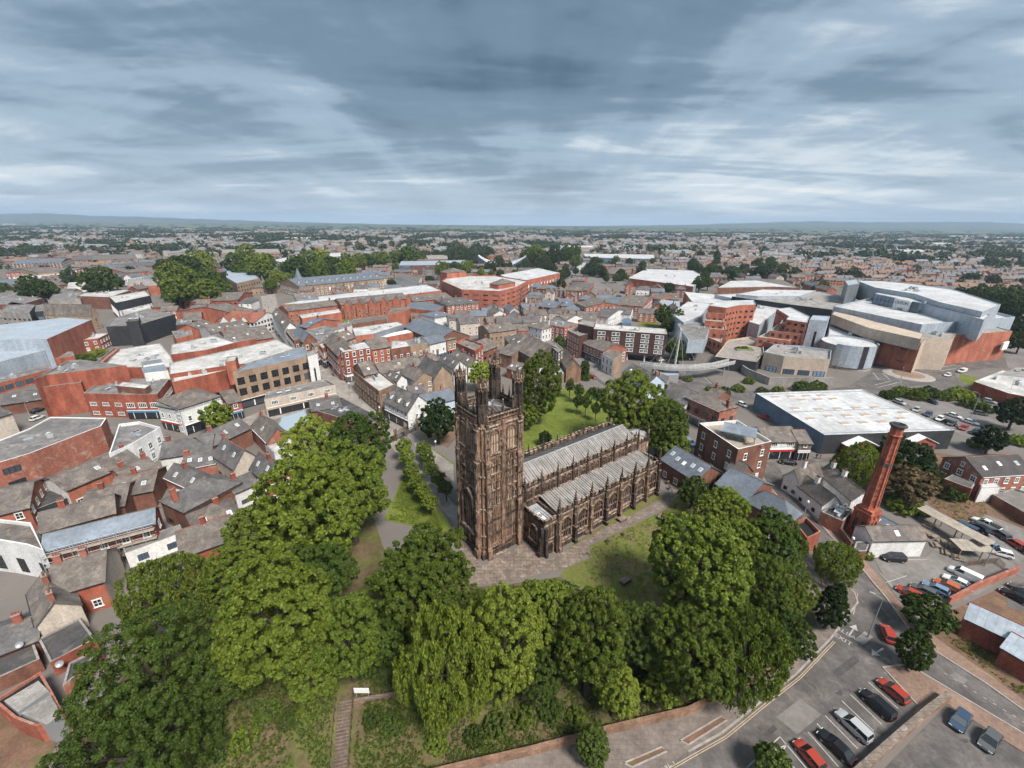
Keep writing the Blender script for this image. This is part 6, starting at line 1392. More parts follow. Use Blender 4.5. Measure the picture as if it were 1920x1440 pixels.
# ---- black and white pub
gab('black-trimmed white pub gable facing the bend', (1462, 898), (1494, 908), (1512, 882), 3.8, 3.0, 'white', 'slate2', win=None, chim=(.9,), cm='white', name='pub', cat='pub') if False else None
gable_w('black-trimmed white pub gable facing the bend', PZ(1512, 878, 3.0), PZ(1470, 892, 3.0), PZ(1494, 910, 3.0), 3.0, 3.0, 'white', 'slate2', win=('dark', .9, 1.0, 1.8, 3), chim=(.6,), cm='white', name='pub', cat='pub')
gab('long white street wing of the black and white pub', (1494, 909), (1543, 947), (1566, 936), 2.2, 2.4, 'white', 'slate2', win=('dark', .9, 1.0, 3.0, 3), chim=(.35,), cm='white', name='pub', cat='pub')
gab('rear white wing of the pub with black lettered panels', (1533, 886), (1597, 938), (1618, 926), 2.8, 2.4, 'white', 'slate2', win=('dark', 1.1, 1.0, 3.6, 3), chim=(.12, .45), cm='white', name='pub', cat='pub')
flat('black flat roofed pub extension with rooflights', [(1540, 962), (1580, 980), (1600, 958), (1568, 942)], 1.0, 'redpale', 'feltdark', win=None, par=.4, units=3)
gab('long dark grey corrugated shed behind the tall chimney', (1606, 965), (1668, 1000), (1690, 985), 1.0, 1.2, 'brown', 'slateblue', win=None)
gab('white painted malthouse with mossy roof by the chimney car park', (1637, 1014), (1738, 1012), (1722, 984), 1.5, 1.7, 'white', 'slate2', win=None, name='malthouse', cat='building', sky_=1)
flat('small slate roofed porch against the chimney base', [(1598, 1035), (1625, 1034), (1632, 1015), (1605, 1016)], .2, 'brown', 'slate', win=None, par=.1)
gab('orange brick terrace gable with dark tiled roof at the right', (1940, 888), (1842, 894), (1766, 858), 5.0, 2.8, 'redpale', 'tiledark', win=W_C, attic=True)
flat('slate roofed brick outhouse beside the orange gable', [(1770, 898), (1822, 917), (1828, 908), (1786, 890)], 2.8, 'red', 'slate', win=None, par=.1)
flat('white porch roof behind the orange terrace', [(1840, 916), (1876, 914), (1868, 903), (1838, 905)], 2.8, 'white', 'whiteroof2', win=None, par=.05, name='porch', cat='porch')
flat('fenced tarmac yard roof below the orange terrace', [(1860, 930), (1930, 970), (1940, 930), (1900, 918)], .5, 'brown', 'asphalt2', win=None, par=.5, name='yard', cat='yard')
gab('brick workshop with pale grey metal roof at the bottom right', (1935, 1218), (1812, 1160), (1832, 1142), .6, 2.0, 'red', 'metal', win=None, name='workshop', cat='building')
gab('brick works unit with blue roller door at the right edge', (1960, 1262), (1880, 1215), (1900, 1180), .2, 1.4, 'red', 'metal', win=None, name='workshop', cat='building')
flat('white roofed brick retail unit at the right edge beside the ring road', [(1826, 716), (1890, 738), (1960, 752), (1960, 705), (1880, 695)], 5.0, 'red', 'whiteroof', win=None, par=.2, cop='whiteroof')
flat('small pale roofed unit behind the edge retail unit', [(1870, 704), (1945, 712), (1945, 690), (1905, 690)], 7.0, 'white', 'concrete', win=None, par=.2)
# ---- white-roofed warehouse
wh = flat('big warehouse with white roof, rooflight grid and black cladding', [(1417, 738), (1546, 817), (1790, 808), (1616, 731)], 6.2, 'black', 'whiteroof2', win=None, par=.25, emat={0: 'bluemetal'}, cop='whiteroof2', name='warehouse', cat='warehouse')
# ---- shopping centre
flat('curved white roofed department store with black sign band', [(1372, 557), (1420, 550), (1540, 548), (1598, 560), (1602, 570), (1560, 582), (1480, 572), (1440, 566)], 15.0, 'black', 'concrete', win=None, par=.5, units=8, cop='metal')
flat('pale stepped roof at the back of the department store', [(1380, 552), (1430, 543), (1530, 545), (1500, 556), (1420, 556)], 16.5, 'metal', 'whiteroof2', win=None, par=.3, units=3)
flat('white flat mall roof with blue-grey walls behind the brick flats', [(1340, 553), (1418, 549), (1476, 571), (1458, 583), (1424, 610), (1404, 604), (1422, 570)], 12.0, 'metal', 'whiteroof2', win=None, par=.3, units=4)
flat('white roofed hall wing left of the brick flats', [(1258, 588), (1282, 606), (1316, 592), (1332, 570), (1290, 566)], 12.5, 'metal', 'whiteroof2', win=None, par=.3, units=2, cop='metal')
flat('long white roof strip with brick edge at the back of the mall', [(1283, 547), (1300, 570), (1365, 568), (1340, 552)], 9.5, 'red2', 'whiteroof2', win=None, par=.2)
flat('angular grey metal block left of the stepped brick flats', [(1270, 608), (1290, 638), (1322, 638), (1330, 618), (1318, 604)], 11.5, 'metal', 'felt', win=None, par=.3, z0=5.5, cop='metal')
f1_ = flat('curved orange brick flats, the taller left block', [(1329, 574), (1362, 578), (1386, 573), (1417, 572), (1413, 563), (1346, 565)], 21.0, 'red2', 'whiteroof2', win=('dark', 1.5, 1.1, 2.9, 3.2), par=.3, cop='metal')
f2_ = flat('curved orange brick flats, the right block above the ramp', [(1456, 580), (1479, 594), (1474, 600), (1513, 606), (1518, 594), (1482, 577)], 19.0, 'red2', 'whiteroof2', win=('dark', 1.4, 1.2, 2.9, 3.2), par=.3, cop='metal')
for k_, (pts, z_) in enumerate((([(1325, 588), (1358, 590), (1358, 582), (1326, 580)], 17.5), ([(1322, 603), (1357, 606), (1358, 592), (1324, 589)], 14.2), ([(1320, 617), (1362, 621), (1358, 607), (1322, 604)], 11.0), ([(1322, 632), (1352, 645), (1356, 626), (1322, 618)], 6.5))):
    flat(('highest', 'second', 'third', 'lowest')[k_] + ' stepped balcony terrace of the left brick flats', pts, z_, 'red2', 'decking', win=('dark', 1.3, 1.6, 3, 3.2), par=.7, cop='whiteroof', name='terrace', cat='terrace')
for k_, (pts, z_) in enumerate((([(1462, 609), (1508, 614), (1512, 604), (1468, 600)], 15.8), ([(1443, 622), (1500, 629), (1508, 616), (1458, 610)], 12.6), ([(1420, 634), (1478, 641), (1498, 631), (1444, 623)], 9.6), ([(1424, 640), (1460, 650), (1478, 643), (1440, 634)], 7.8))):
    flat(('highest', 'second', 'third', 'lowest')[k_] + ' stepped balcony terrace of the right brick flats', pts, z_, 'red2', 'decking', win=('dark', 1.3, 1.6, 3, 3.2), par=.7, cop='whiteroof', name='terrace', cat='terrace')
flat('slim grey metal stair tower beside the right brick flats', [(1518, 600), (1552, 603), (1556, 594), (1524, 592)], 19.5, 'metal', 'metal', win=('dark', 1.0, 11.0, 4.0, 14.0, 3.0), par=.3, cop='metal', ew={1: None})
flat('grey concrete ramp wall block below the flats', [(1432, 664), (1470, 672), (1556, 678), (1558, 660), (1500, 652), (1450, 650)], 7.5, 'beige', 'concrete', win=('office', 4.6, 2.4, 5.2, 9.0, .2), par=1.1, cop='metal', units=3)
flat('raised paved plaza with planted bed between the brick flats', [(1340, 672), (1418, 682), (1432, 664), (1430, 645), (1405, 634), (1365, 640)], 5.0, 'black', 'paving', win=None, par=.9, cop='beige', name='plaza', cat='plaza')
flat('white roofed cinema service block beside the drum', [(1552, 640), (1600, 640), (1622, 630), (1600, 612), (1556, 606)], 10.5, 'metal', 'whiteroof2', win=None, par=.4, units=3, cop='metal')
flat('beige and orange brick base of the corner store', [(1560, 592), (1630, 622), (1727, 645), (1745, 630), (1790, 630), (1898, 622), (1780, 590), (1640, 575)], 14.5, 'red2', 'concrete', win=None, par=.4, emat={2: 'beige'}, ew={0: None, 1: ('dark', 3.0, .9, 9.0, 6.0, 4.0)}, cop='concrete')
flat('beige stone terrace band above the orange brick base', [(1560, 590), (1630, 616), (1727, 637), (1733, 626), (1640, 603), (1566, 582)], 17.0, 'beige', 'beige', win=None, par=.2, z0=12.5)
flat('grey metal upper storey of the corner store with white roof', [(1562, 578), (1728, 613), (1902, 598), (1815, 575), (1640, 560)], 18.5, 'metal', 'whiteroof2', win=None, par=1.2, z0=13, cop='metal', units=4)
flat('cinema hall with long grey roof behind the sign tower', [(1606, 527), (1640, 540), (1715, 552), (1762, 568), (1842, 586), (1876, 572), (1786, 543), (1714, 533), (1660, 528)], 26.0, 'metal', 'whiteroof2', win=None, par=.4, z0=15, cop='metal', units=6)
flat('tall grey fin wall at the corner of the cinema', [(1584, 527), (1607, 524), (1612, 532), (1590, 536)], 27.0, 'metaldark', 'metal', win=None, par=.3)
flat('lower front hall of the cinema with white roof', [(1640, 551), (1727, 569), (1845, 601), (1856, 591), (1740, 560), (1668, 543)], 23.5, 'metal', 'whiteroof2', win=None, par=.3, z0=14, units=3)
flat('blank orange brick wing of the corner store beside the car ramp', [(1785, 633), (1895, 624), (1880, 615), (1790, 622)], 13.0, 'red', 'concrete', win=('panel', 5.0, .7, 12.0, 5.5, 3.0), par=.4)
flat('beige stone entrance slab with advert boards', [(1722, 634), (1786, 636), (1792, 626), (1736, 622)], 15.2, 'beige', 'concrete', win=None, par=.3)
# ---- far retail
flat('red brick market car park with corner towers and white deck', [(828, 528), (866, 545), (938, 548), (968, 540), (990, 528), (930, 518), (845, 518)], 15.0, 'red2', 'whiteroof', win=('dark', 4.0, .9, 7.0, 3.6), par=.9, cop='red2', name='car_park_building', units=3)
for k_, (pts, z_) in enumerate((([(824, 510), (838, 512), (846, 505), (832, 503)], 20.0), ([(918, 532), (934, 534), (938, 526), (922, 524)], 18.5))):
    c_ = sum((PZ(x, y, z_) for x, y in pts), Vector()) / 4
    gable_w(('left', 'right')[k_] + ' pyramid-capped red tower of the market car park', PZ(*pts[0], z_), PZ(*pts[1], z_), PZ(*pts[2], z_), z_, 3.4, 'red2', 'slate2', hip=True, win=None, name='stair_tower', cat='tower')
flat('long white roofed market store with red brick side', [(968, 530), (1050, 512), (1010, 503), (938, 516)], 9.0, 'red2', 'whiteroof2', win=('panel', 2.0, 3.0, 7.0, 6.0), par=.3, cop='whiteroof2')
flat('black glazed stair end of the market store', [(968, 546), (977, 542), (976, 522), (966, 526)], 12.0, 'black', 'felt', win=W_O, par=.3)
flat('large white supermarket with red front panels', [(1178, 522), (1300, 538), (1322, 520), (1300, 508), (1210, 505)], 8.0, 'metal', 'whiteroof2', win=None, emat={0: 'red2'}, par=.4, cop='whiteroof2', name='supermarket', cat='supermarket', units=2)
flat('long low retail shed with white roof on the far side', [(1098, 483), (1228, 486), (1226, 478), (1094, 476)], 8.0, 'bluemetal', 'whiteroof2', win=None, par=.5, cop='whiteroof2', name='retail_shed', cat='shed')
flat('small blue and white forecourt shop by the retail trees', [(1072, 499), (1118, 500), (1115, 493), (1078, 492)], 5.0, 'white', 'metal', win=None, par=.4)
gab('wide brown hipped restaurant roof in the retail park', (1120, 512), (1150, 514), (1158, 500), 5.0, 4.0, 'tan', 'slate2', hip=True, win=None)
gab('brown hipped tyre shop roof by the far junction', (1060, 543), (1102, 545), (1100, 530), 5.0, 3.4, 'red2', 'slate', hip=True, win=W_D)
gab('small brown tiled house row by the far junction', (1072, 526), (1096, 527), (1094, 520), 5.5, 2.4, 'red2', 'slate2', win=None)
flat('orange brick terraces of offices with blue stair core', [(748, 498), (768, 498), (870, 496), (872, 488), (752, 490)], 12.0, 'brown', 'metal', win=('office', 4.0, 1.3, 5.0, 3.0), par=.3, emat={0: 'bluemetal'})
flat('pale stone civic hall with white panelled front beside the offices', [(742, 518), (785, 530), (790, 520), (752, 511)], 9.0, 'white', 'slate2', win=('panel', 2.0, 4.0, 3.2, 7.0), par=.4)
gab('sandstone library row with blue slate mansard and round corner turret', (560, 537), (720, 522), (718, 512), 10.0, 4.5, 'tan', 'slateblue', win=('sash', 1.4, 2.2, 3.6, 3.6), dorm=12, dm=('frame', 'slateblue'), name='library', cat='building')
flat('stone hotel block with blue mansard behind the street trees', [(424, 522), (444, 534), (488, 524), (476, 514), (425, 508)], 11.5, 'tan', 'metal', win=('dark', 1.2, 1.8, 4.0, 3.6), par=1.2, cop='slateblue')
gab('low slate roofed stone pavilion at the end of the pedestrian street', (468, 540), (520, 538), (518, 525), 6.0, 3.0, 'tan', 'slate2', hip=True, win=W_T)
flat('civic offices slab with blue roof units far behind the park', [(415, 475), (525, 473), (522, 467), (418, 468)], 12.0, 'tan', 'concrete', win=('office', 3.4, 1.4, 4.4, 3.6), par=.4, units=5)
flat('long white roofed college hall behind the green belt', [(510, 488), (545, 496), (640, 480), (640, 474), (560, 478)], 10.0, 'concrete', 'whiteroof2', win=W_ST, par=.3)
flat('brick theatre block with stepped white roofs behind the offices', [(770, 488), (840, 486), (838, 478), (775, 480)], 11.0, 'brown', 'concrete', win=W_D, par=.4, units=3)
flat('brown roofed mall store with pale flat deck far right', [(1345, 540), (1450, 538), (1500, 540), (1420, 526), (1370, 527)], 10.0, 'brown', 'whiteroof2', win=None, par=.3)
gab('brick superstore with wide grey mansard and white deck behind the mall', (1402, 540), (1510, 545), (1505, 526), 7.0, 3.0, 'redpale', 'slate2', hip=True, win=('panel', 1.4, 3.0, 3.2, 5))
# mid-distance streets right of centre
for k_, (A, B, C, z_, wl_, rf_, lab) in enumerate((((1040, 596), (1060, 602), (1072, 590), 7.5, 'white', 'slate2', 'white gabled shop at the top of the lane'), ((1062, 602), (1086, 590), (1078, 578), 7.5, 'cream', 'slate2', 'cream bay-windowed row at the top of the lane'),
        ((1080, 568), (1098, 576), (1120, 555), 6.5, 'redpale', 'slate2', 'long red brick workshop roof sloping to the far junction'), ((1052, 574), (1078, 574), (1072, 560), 5.5, 'tan', 'slateblue', 'tan gabled workshop with blue roof by the car park'),
        ((1080, 600), (1118, 602), (1122, 586), 7.0, 'red2', 'slate2', 'steep red gable beside the white courtyard houses'), ((1128, 568), (1160, 572), (1156, 556), 6.5, 'red2', 'slateblue', 'red brick house with blue roof by the yellow shrub'),
        ((1158, 570), (1205, 574), (1205, 556), 7.5, 'redpale', 'slate2', 'brick terrace with many windows above the courtyard houses'), ((1112, 592), (1140, 596), (1142, 578), 6.5, 'white', 'slate', 'white courtyard house with dark roof'),
        ((1155, 588), (1182, 590), (1182, 580), 6.0, 'white', 'slate', 'white flat-fronted courtyard house on the right'), ((1215, 558), (1238, 562), (1236, 552), 6.0, 'red2', 'slate2', 'red gabled house row by the pale shed'),
        ((1240, 560), (1272, 562), (1270, 552), 6.0, 'red2', 'slate2', 'brick houses in front of the supermarket car park'), ((1006, 574), (1040, 578), (1040, 566), 5.0, 'brown', 'slateblue', 'low blue roofed workshop by the car park'))):
    gab(lab, A, B, C, z_, 2.8, wl_, rf_, win=W_C, chim=(.3,) if k_ % 2 else (), cm='brown')
flat('pale blue roofed shed beside the dark trees', [(1232, 570), (1275, 575), (1275, 565), (1240, 562)], 5.0, 'white', 'metal', win=None, par=.1)
flat('small blue metal shed on the grass behind the hotel', [(1166, 606), (1184, 606), (1182, 597), (1168, 597)], 3.5, 'bluemetal', 'bluemetal', win=None, par=.05, name='shed', cat='shed')
# ------------------------------------------------------------------ tall octagonal brick chimney
c_ = G(1611, 1003); gz_ = c_.z
chm = root('brick_chimney', c_, 'tall tapering octagonal red brick chimney on a panelled square base', 'chimney', rz=R(20))
M('chimbrick', (0.52, 0.165, 0.095), (0.37, 0.105, 0.066), 0.5, 0.9, 0.45, (0.5, 0.2, 0.015), c3=(0.20, 0.06, 0.045))
M('soot', (0.10, 0.085, 0.075), (0.06, 0.05, 0.046), 0.8, 0.9, 0.3)
mb = MB(); b = 1.62
mb.bx(-b - .25, b + .25, -b - .25, b + .25, -.6, 1.0, 'chimbrick'); mb.bx(-b, b, -b, b, 1.0, 6.6, 'chimbrick')
mb.bx(-b - .15, b + .15, -b - .15, b + .15, 5.3, 5.55, 'chimbrick'); mb.bx(-b - .28, b + .28, -b - .28, b + .28, 6.6, 7.0, 'chimbrick'); mb.bx(-b - .05, b + .05, -b - .05, b + .05, 7.0, 7.7, 'chimbrick')
for s in range(4):
    f = Face(mb, (0, 0, 0), (math.cos(s * R(90)), math.sin(s * R(90)), 0), (math.sin(s * R(90)), -math.cos(s * R(90)), 0))
    for u in (-b, -.25, b - .5): f.b(u, u + .5, 1.0, 6.6, b, b + .22, 'chimbrick')
    for u in (-.8, .8):
        f.b(u - .6, u + .6, 4.8, 5.2, b, b + .16, 'chimbrick'); f.b(u - .36, u + .36, 1.6, 4.6, b - .05, b + .03, 'soot')  # recess panels drawn as slabs darker than the brick
    for k in range(7): f.b(-b + .1 + k * .47, -b + .33 + k * .47, 6.15, 6.6, b, b + .2, 'chimbrick')
mb.ring((0, 0, 7.7), (b * .98, 1.40), (0, .9), 8, 'chimbrick', R(22.5)); mb.build('base', chm)
mb = MB(); zz = [7.7 + .8 + k * (17.2 / 12) for k in range(13)]; rr = [1.36 - .40 * k / 12 for k in range(13)]
mb.ring((0, 0, 0), rr, zz, 8, 'chimbrick', R(22.5), False)
for k in range(8):
    a = R(22.5) + k * R(45)
    mb.tube((math.cos(a) * rr[0], math.sin(a) * rr[0], zz[0]), (math.cos(a) * rr[-1], math.sin(a) * rr[-1], zz[-1]), .20, .15, 'chimbrick', 4)
for k in range(1, 12):
    mb.ring((0, 0, zz[k]), (rr[k] + .01, rr[k] + .07, rr[k] + .07, rr[k] + .01), (-.06, -.05, .05, .06), 8, 'soot', R(22.5), False)
mb.ring((0, 0, zz[7] + .2), (rr[7], rr[7] + .12, rr[7] + .12, rr[7]), (0, .1, .7, .8), 8, 'soot', R(22.5), False)
mb.build('shaft', chm)
mb = MB(); z = zz[-1]; r = rr[-1]
mb.ring((0, 0, z), (r, r + .30, r + .34, r + .12, r + .10, r + .14), (0, .12, .3, .42, .5, 1.9), 8, 'chimbrick', R(22.5), False)
mb.ring((0, 0, z + 1.9), (r + .14, r + .50, r + .60, r + .50, r + .2), (0, .25, .5, .75, .8), 8, 'soot', R(22.5), False); mb.ring((0, 0, z + 2.7), (r + .2, r - .1), (0, -.2), 8, 'blackpaint', R(22.5)); mb.build('cap', chm)

# ------------------------------------------------------------------ walls, fences, steps, gates
def wall_thing(name, label, pts, wdt, hgt, mat, cop='kerb', cat='wall', px=True, base=-.4, piers=0):
    P = [G(*p) for p in pts] if px else pts
    rt = root(name, P[0], label, cat)
    o = strip('wall', [(p.x, p.y) for p in P], wdt, hgt - base, mat, px=False, base=base, kind=None, parent=rt, step=1.6); o.location = -rt.location
    o = strip('coping', [(p.x, p.y) for p in P], wdt + .14, .12, cop, px=False, base=hgt, kind=None, parent=rt, step=1.6); o.location = -rt.location
    return rt
wall_thing('stone_wall', 'low sandstone churchyard wall curving above the pavement', [(640, 1500), (870, 1443), (1000, 1413), (1140, 1375), (1290, 1339), (1392, 1289), (1490, 1240)], .45, 1.25, 'sand', 'sand')
wall_thing('stone_wall', 'thick stone wall with broad coping between the two car parks', [(1600, 1460), (1690, 1380), (1740, 1337), (1774, 1312)], .75, 1.3, 'sand', 'flags')
wall_thing('brick_wall', 'long red brick wall behind the parked cars at the chimney car park', [(1776, 1134), (1830, 1105), (1906, 1074)], .3, 1.7, 'red2', 'redpale')
wall_thing('brick_wall', 'dark brick wall along the lane below the chimney', [(1538, 962), (1570, 1000), (1600, 1040)], .3, 1.9, 'brown', 'brown')
wall_thing('brick_wall', 'long dark garden wall below the orange terrace', [(1826, 918), (1860, 945), (1895, 968)], .3, 2.0, 'brown', 'concrete')
wall_thing('brick_wall', 'curved brick wall round the corner pub at the bottom left', [(0, 1330), (30, 1358), (70, 1376), (118, 1366)], .4, 1.2, 'red2', 'red')
wall_thing('retaining_wall', 'grey concrete retaining wall below the plaza', [(1378, 690), (1400, 705), (1440, 722), (1560, 722)], .5, 3.4, 'concrete', 'concrete')
def fence_thing(label, pts, h=1.5, mat='ironwork', step=.45, cat='fence', name='railings'):
    P = [G(*p) for p in pts]; rt = root(name, P[0], label, cat)
    Q = []
    for a, b in zip(P[:-1], P[1:]):
        n = max(1, int((b - a).length / step)); Q += [a.lerp(b, k / n) for k in range(n)]
    Q.append(P[-1]); mb = MB()
    for q in Q:
        z = TZ(q.x, q.y); p = Vector((q.x, q.y, z)) - rt.location; mb.bx(p.x - .03, p.x + .03, p.y - .03, p.y + .03, p.z, p.z + h, mat)
    mb.build('upright', rt, uv=False, kind='stuff')
    for zz_, nm in ((h * .15, 'lower_rail'), (h * .88, 'upper_rail')):
        mb = MB()
        for a, b in zip(P[:-1], P[1:]):
            d = Vector((0, 0, zz_)); mb.tube(a - rt.location + d, b - rt.location + d, .035, .035, mat, 4)
        mb.build(nm, rt, uv=False)
    return rt
fence_thing('iron railings along the lane beside the north lawn', [(1102, 700), (1150, 735), (1190, 765)], 1.2)
fence_thing('pale railings along the pavement opposite the stone gabled hall', [(1096, 668), (1130, 692), (1168, 720)], 1.1, 'galv')
def gates():
    a, b = G(718, 838), G(783, 806); d = (b - a); ln = d.length; d.normalize(); rt = root('church_gates', a, 'black wrought iron church gates with tall stone piers', 'gate')
    for t in (0, .36, .64, 1.0):
        p = d * ln * t; mb = MB(); mb.bx(p.x - .4, p.x + .4, p.y - .4, p.y + .4, -.3, 3.4, 'churchstone'); mb.bx(p.x - .5, p.x + .5, p.y - .5, p.y + .5, 3.4, 3.7, 'churchpale'); mb.ring((p.x, p.y, 3.7), (.3, .45, .3, .05), (0, .35, .7, .95), 8, 'churchpale'); mb.build('pier', rt)
    for t0, t1, h, nm in ((.02, .34, 2.2, 'side_railing'), (.38, .62, 3.0, 'gate_leaf'), (.66, .98, 2.2, 'side_railing')):
        mb = MB(); n = int((t1 - t0) * ln / .22)
        for k in range(n + 1):
            p = d * ln * (t0 + (t1 - t0) * k / n); hh = h + (.5 * math.sin(math.pi * k / n) if nm == 'gate_leaf' else 0); mb.bx(p.x - .03, p.x + .03, p.y - .03, p.y + .03, .1, hh, 'ironwork')
        for z in (.25, h * .55, h * .9): p = d * ln * t0; q = d * ln * t1; mb.tube((p.x, p.y, z), (q.x, q.y, z), .05, .05, 'ironwork', 4)
        mb.build(nm, rt, uv=False)
gates()
def steps():
    a, b = G(648, 1312), G(636, 1462); rt = root('steps', b, 'long flight of grey stone steps down the bank', 'steps'); d = (b - a); n = 22; dh = Vector((d.x, d.y, 0)).normalized(); s = Vector((-dh.y, dh.x, 0)); me = MB(); me.bx(-.85, .85, -.34, .34, -.5, .06, 'rubble'); me.bx(-.87, .87, -.42, -.26, -.02, .10, 'stone'); me = me.mesh('step')
    for k in range(n):
        p = a.lerp(b, (k + .5) / n); p.z = TZ(p.x, p.y) + .12; q = p - rt.location; inst('step', me, rt, q, math.atan2(s.y, s.x), (1, (Vector((d.x, d.y, 0)).length / n) / .66, 1))
    for sd in (-1, 1):
        mb = MB()
        for k in range(8):
            p = a.lerp(b, k / 7) + s * sd * 1.2; p.z = TZ(p.x, p.y); q = p - rt.location; mb.tube(q, q + Vector((0, 0, 1.1)), .03, .03, 'ironwork', 5)
            if k: mb.tube(pq, q + Vector((0, 0, 1.05)), .03, .03, 'ironwork', 5)
            pq = q + Vector((0, 0, 1.05))
        mb.build('handrail', rt, uv=False)
steps()
def signboard(label, px, w, h, zb, mat='signwhite', rz=0.0, post='galv', name='sign'):
    p = G(*px); rt = root(name, p, label, 'sign', rz=rz); mb = MB(); mb.bx(-w / 2, w / 2, -.03, .03, zb, zb + h, mat); mb.build('panel', rt, uv=False)
    for s in (-1, 1): mb = MB(); mb.tube((s * w * .4, .05, -.2), (s * w * .4, .05, zb + h), .04, .04, post, 6); mb.build('post', rt, uv=False)
    return rt
signboard('white notice board at the top of the stone steps', (680, 1308), 2.2, 1.0, 1.0)
signboard('pale hanging sign at the curved pub wall', (78, 1374), 1.8, .7, .6, 'paleblue', R(-20))
wall_thing('path_wall', 'short stone wall across the top of the bank beside the notice board', [(665, 1318), (700, 1312), (760, 1302)], .35, .5, 'sand', 'flags')
# graves and tombs
TOMB = MB(); TOMB.bx(-1.0, 1.0, -.5, .5, -.2, .62, 'rubble'); TOMB.bx(-1.12, 1.12, -.6, .6, .62, .80, 'stone'); TOMB.bx(-1.1, 1.1, -.58, .58, -.2, .12, 'churchdark'); TOMB = TOMB.mesh('tomb')
SLABT = MB(); SLABT.bx(-.9, .9, -.45, .45, -.1, .22, 'churchpale'); SLABT.bx(-.95, .95, -.5, .5, -.1, .08, 'rubble'); SLABT = SLABT.mesh('tomb')
STN = MB(); STN.prism([(-.4, -.08), (.4, -.08), (.4, .08), (-.4, .08)], -.2, .9, 'rubble'); STN.ring((0, 0, .9), (.40, .30, .1), (0, .15, .24), 8, 'rubble'); STN = STN.mesh('headstone')
for me, lab, L_ in ((SLABT, 'pale flat tomb slab against the tower wall', [(930, 1040), (944, 1034)]), (TOMB, 'dark table tomb in the grass beside the church path', [(1166, 976), (1240, 972), (1172, 1092), (1102, 998)]), (STN, 'weathered headstone in the rough grass of the meadow', [(1140, 1018), (1252, 908), (1255, 918), (1063, 753), (1170, 1005)])):
    for q in L_:
        p = G(*q); o = bpy.data.objects.new({'tomb': 'tomb', 'headstone': 'headstone'}[me.name.split('.')[0]], me); COL.objects.link(o); o.location = p; o.rotation_euler = (0, 0, TH + brnd.uniform(-.2, .2)); tag(o, lab, 'tomb' if me is not STN else 'headstone', lab + ' group')
# ------------------------------------------------------------------ street lamps
def lamp_mesh(h, arm):
    mb = MB(); mb.ring((0, 0, 0), (.13, .10, .055), (-.3, h * .3, h), 8, 'greymetal')
    pm = mb.mesh('pole', uv=False); mb = MB()
    if arm: mb.tube((0, 0, h - .05), (arm, 0, h + .25), .045, .035, 'greymetal', 6); mb.bx(arm - .1, arm + .65, -.13, .13, h + .2, h + .34, 'galv')
    else: mb.ring((0, 0, h), (.16, .3, .24, .05), (0, .15, .5, .62), 8, 'frame')
    return pm, mb.mesh('lamp_head', uv=False)
LAMPS = {k: lamp_mesh(*k) for k in ((9.0, 1.2), (7.0, .8), (5.0, 0))}
for px, k, rz, lab in (((1626, 1196), (9.0, 1.2), 2.4, 'tall dark lamp post with signs on the traffic island'), ((1845, 1062), (7.0, .8), 2.0, 'lamp post behind the brick car park wall'), ((1562, 716), (9.0, 1.2), 0, 'lamp post beside the curved metal drum'), ((1682, 730), (9.0, 1.2), 1, 'lamp post in the hedge by the roundabout'),
        ((1838, 694), (9.0, 1.2), 2, 'tall lamp post near the white van'), ((1820, 782), (9.0, 1.2), 2, 'lamp post in the retail car park'), ((1885, 752), (9.0, 1.2), 2, 'lamp post beside the edge retail unit'), ((1360, 722), (9.0, 1.2), 0, 'dark lamp post on the ramp bend'), ((1286, 712), (9.0, 1.2), 1, 'lamp post beside the patio shrubs'),
        ((1114, 722), (7.0, .8), 1, 'lamp post beside the red car in the lane'), ((818, 858), (5.0, 0), 0, 'short black lamp column beside the church path'), ((498, 642), (5.0, 0), 0, 'lantern column in the pedestrian street'), ((657, 742), (5.0, 0), 0, 'lantern column at the crossroads'), ((714, 790), (5.0, 0), 0, 'bollard lantern by the white pub'),
        ((1587, 1046), (5.0, 0), 0, 'short white post by the feathery tree'), ((1420, 690), (9.0, 1.2), 2, 'lamp post beside the plaza wall'), ((1900, 655), (9.0, 1.2), 2, 'lamp post behind the corner store'), ((1505, 975), (5.0, 0), 0, 'short lantern outside the roof garden'), ((1340, 884), (5.0, 0), 0, 'black lantern by the lane'), ((60, 790), (7.0, .8), 0, 'lamp post in the left yard')):
    rt = root('street_lamp', G(*px), lab, 'street lamp', 'street lamps', rz=rz); inst('pole', LAMPS[k][0], rt); inst('lamp_head', LAMPS[k][1], rt)
isl = [(1604, 1200), (1622, 1186), (1635, 1195), (1618, 1208)]
drape('traffic_island', isl, 'kerb', .16); strip('kerb', isl, .25, .14, 'kerb', closed=True)
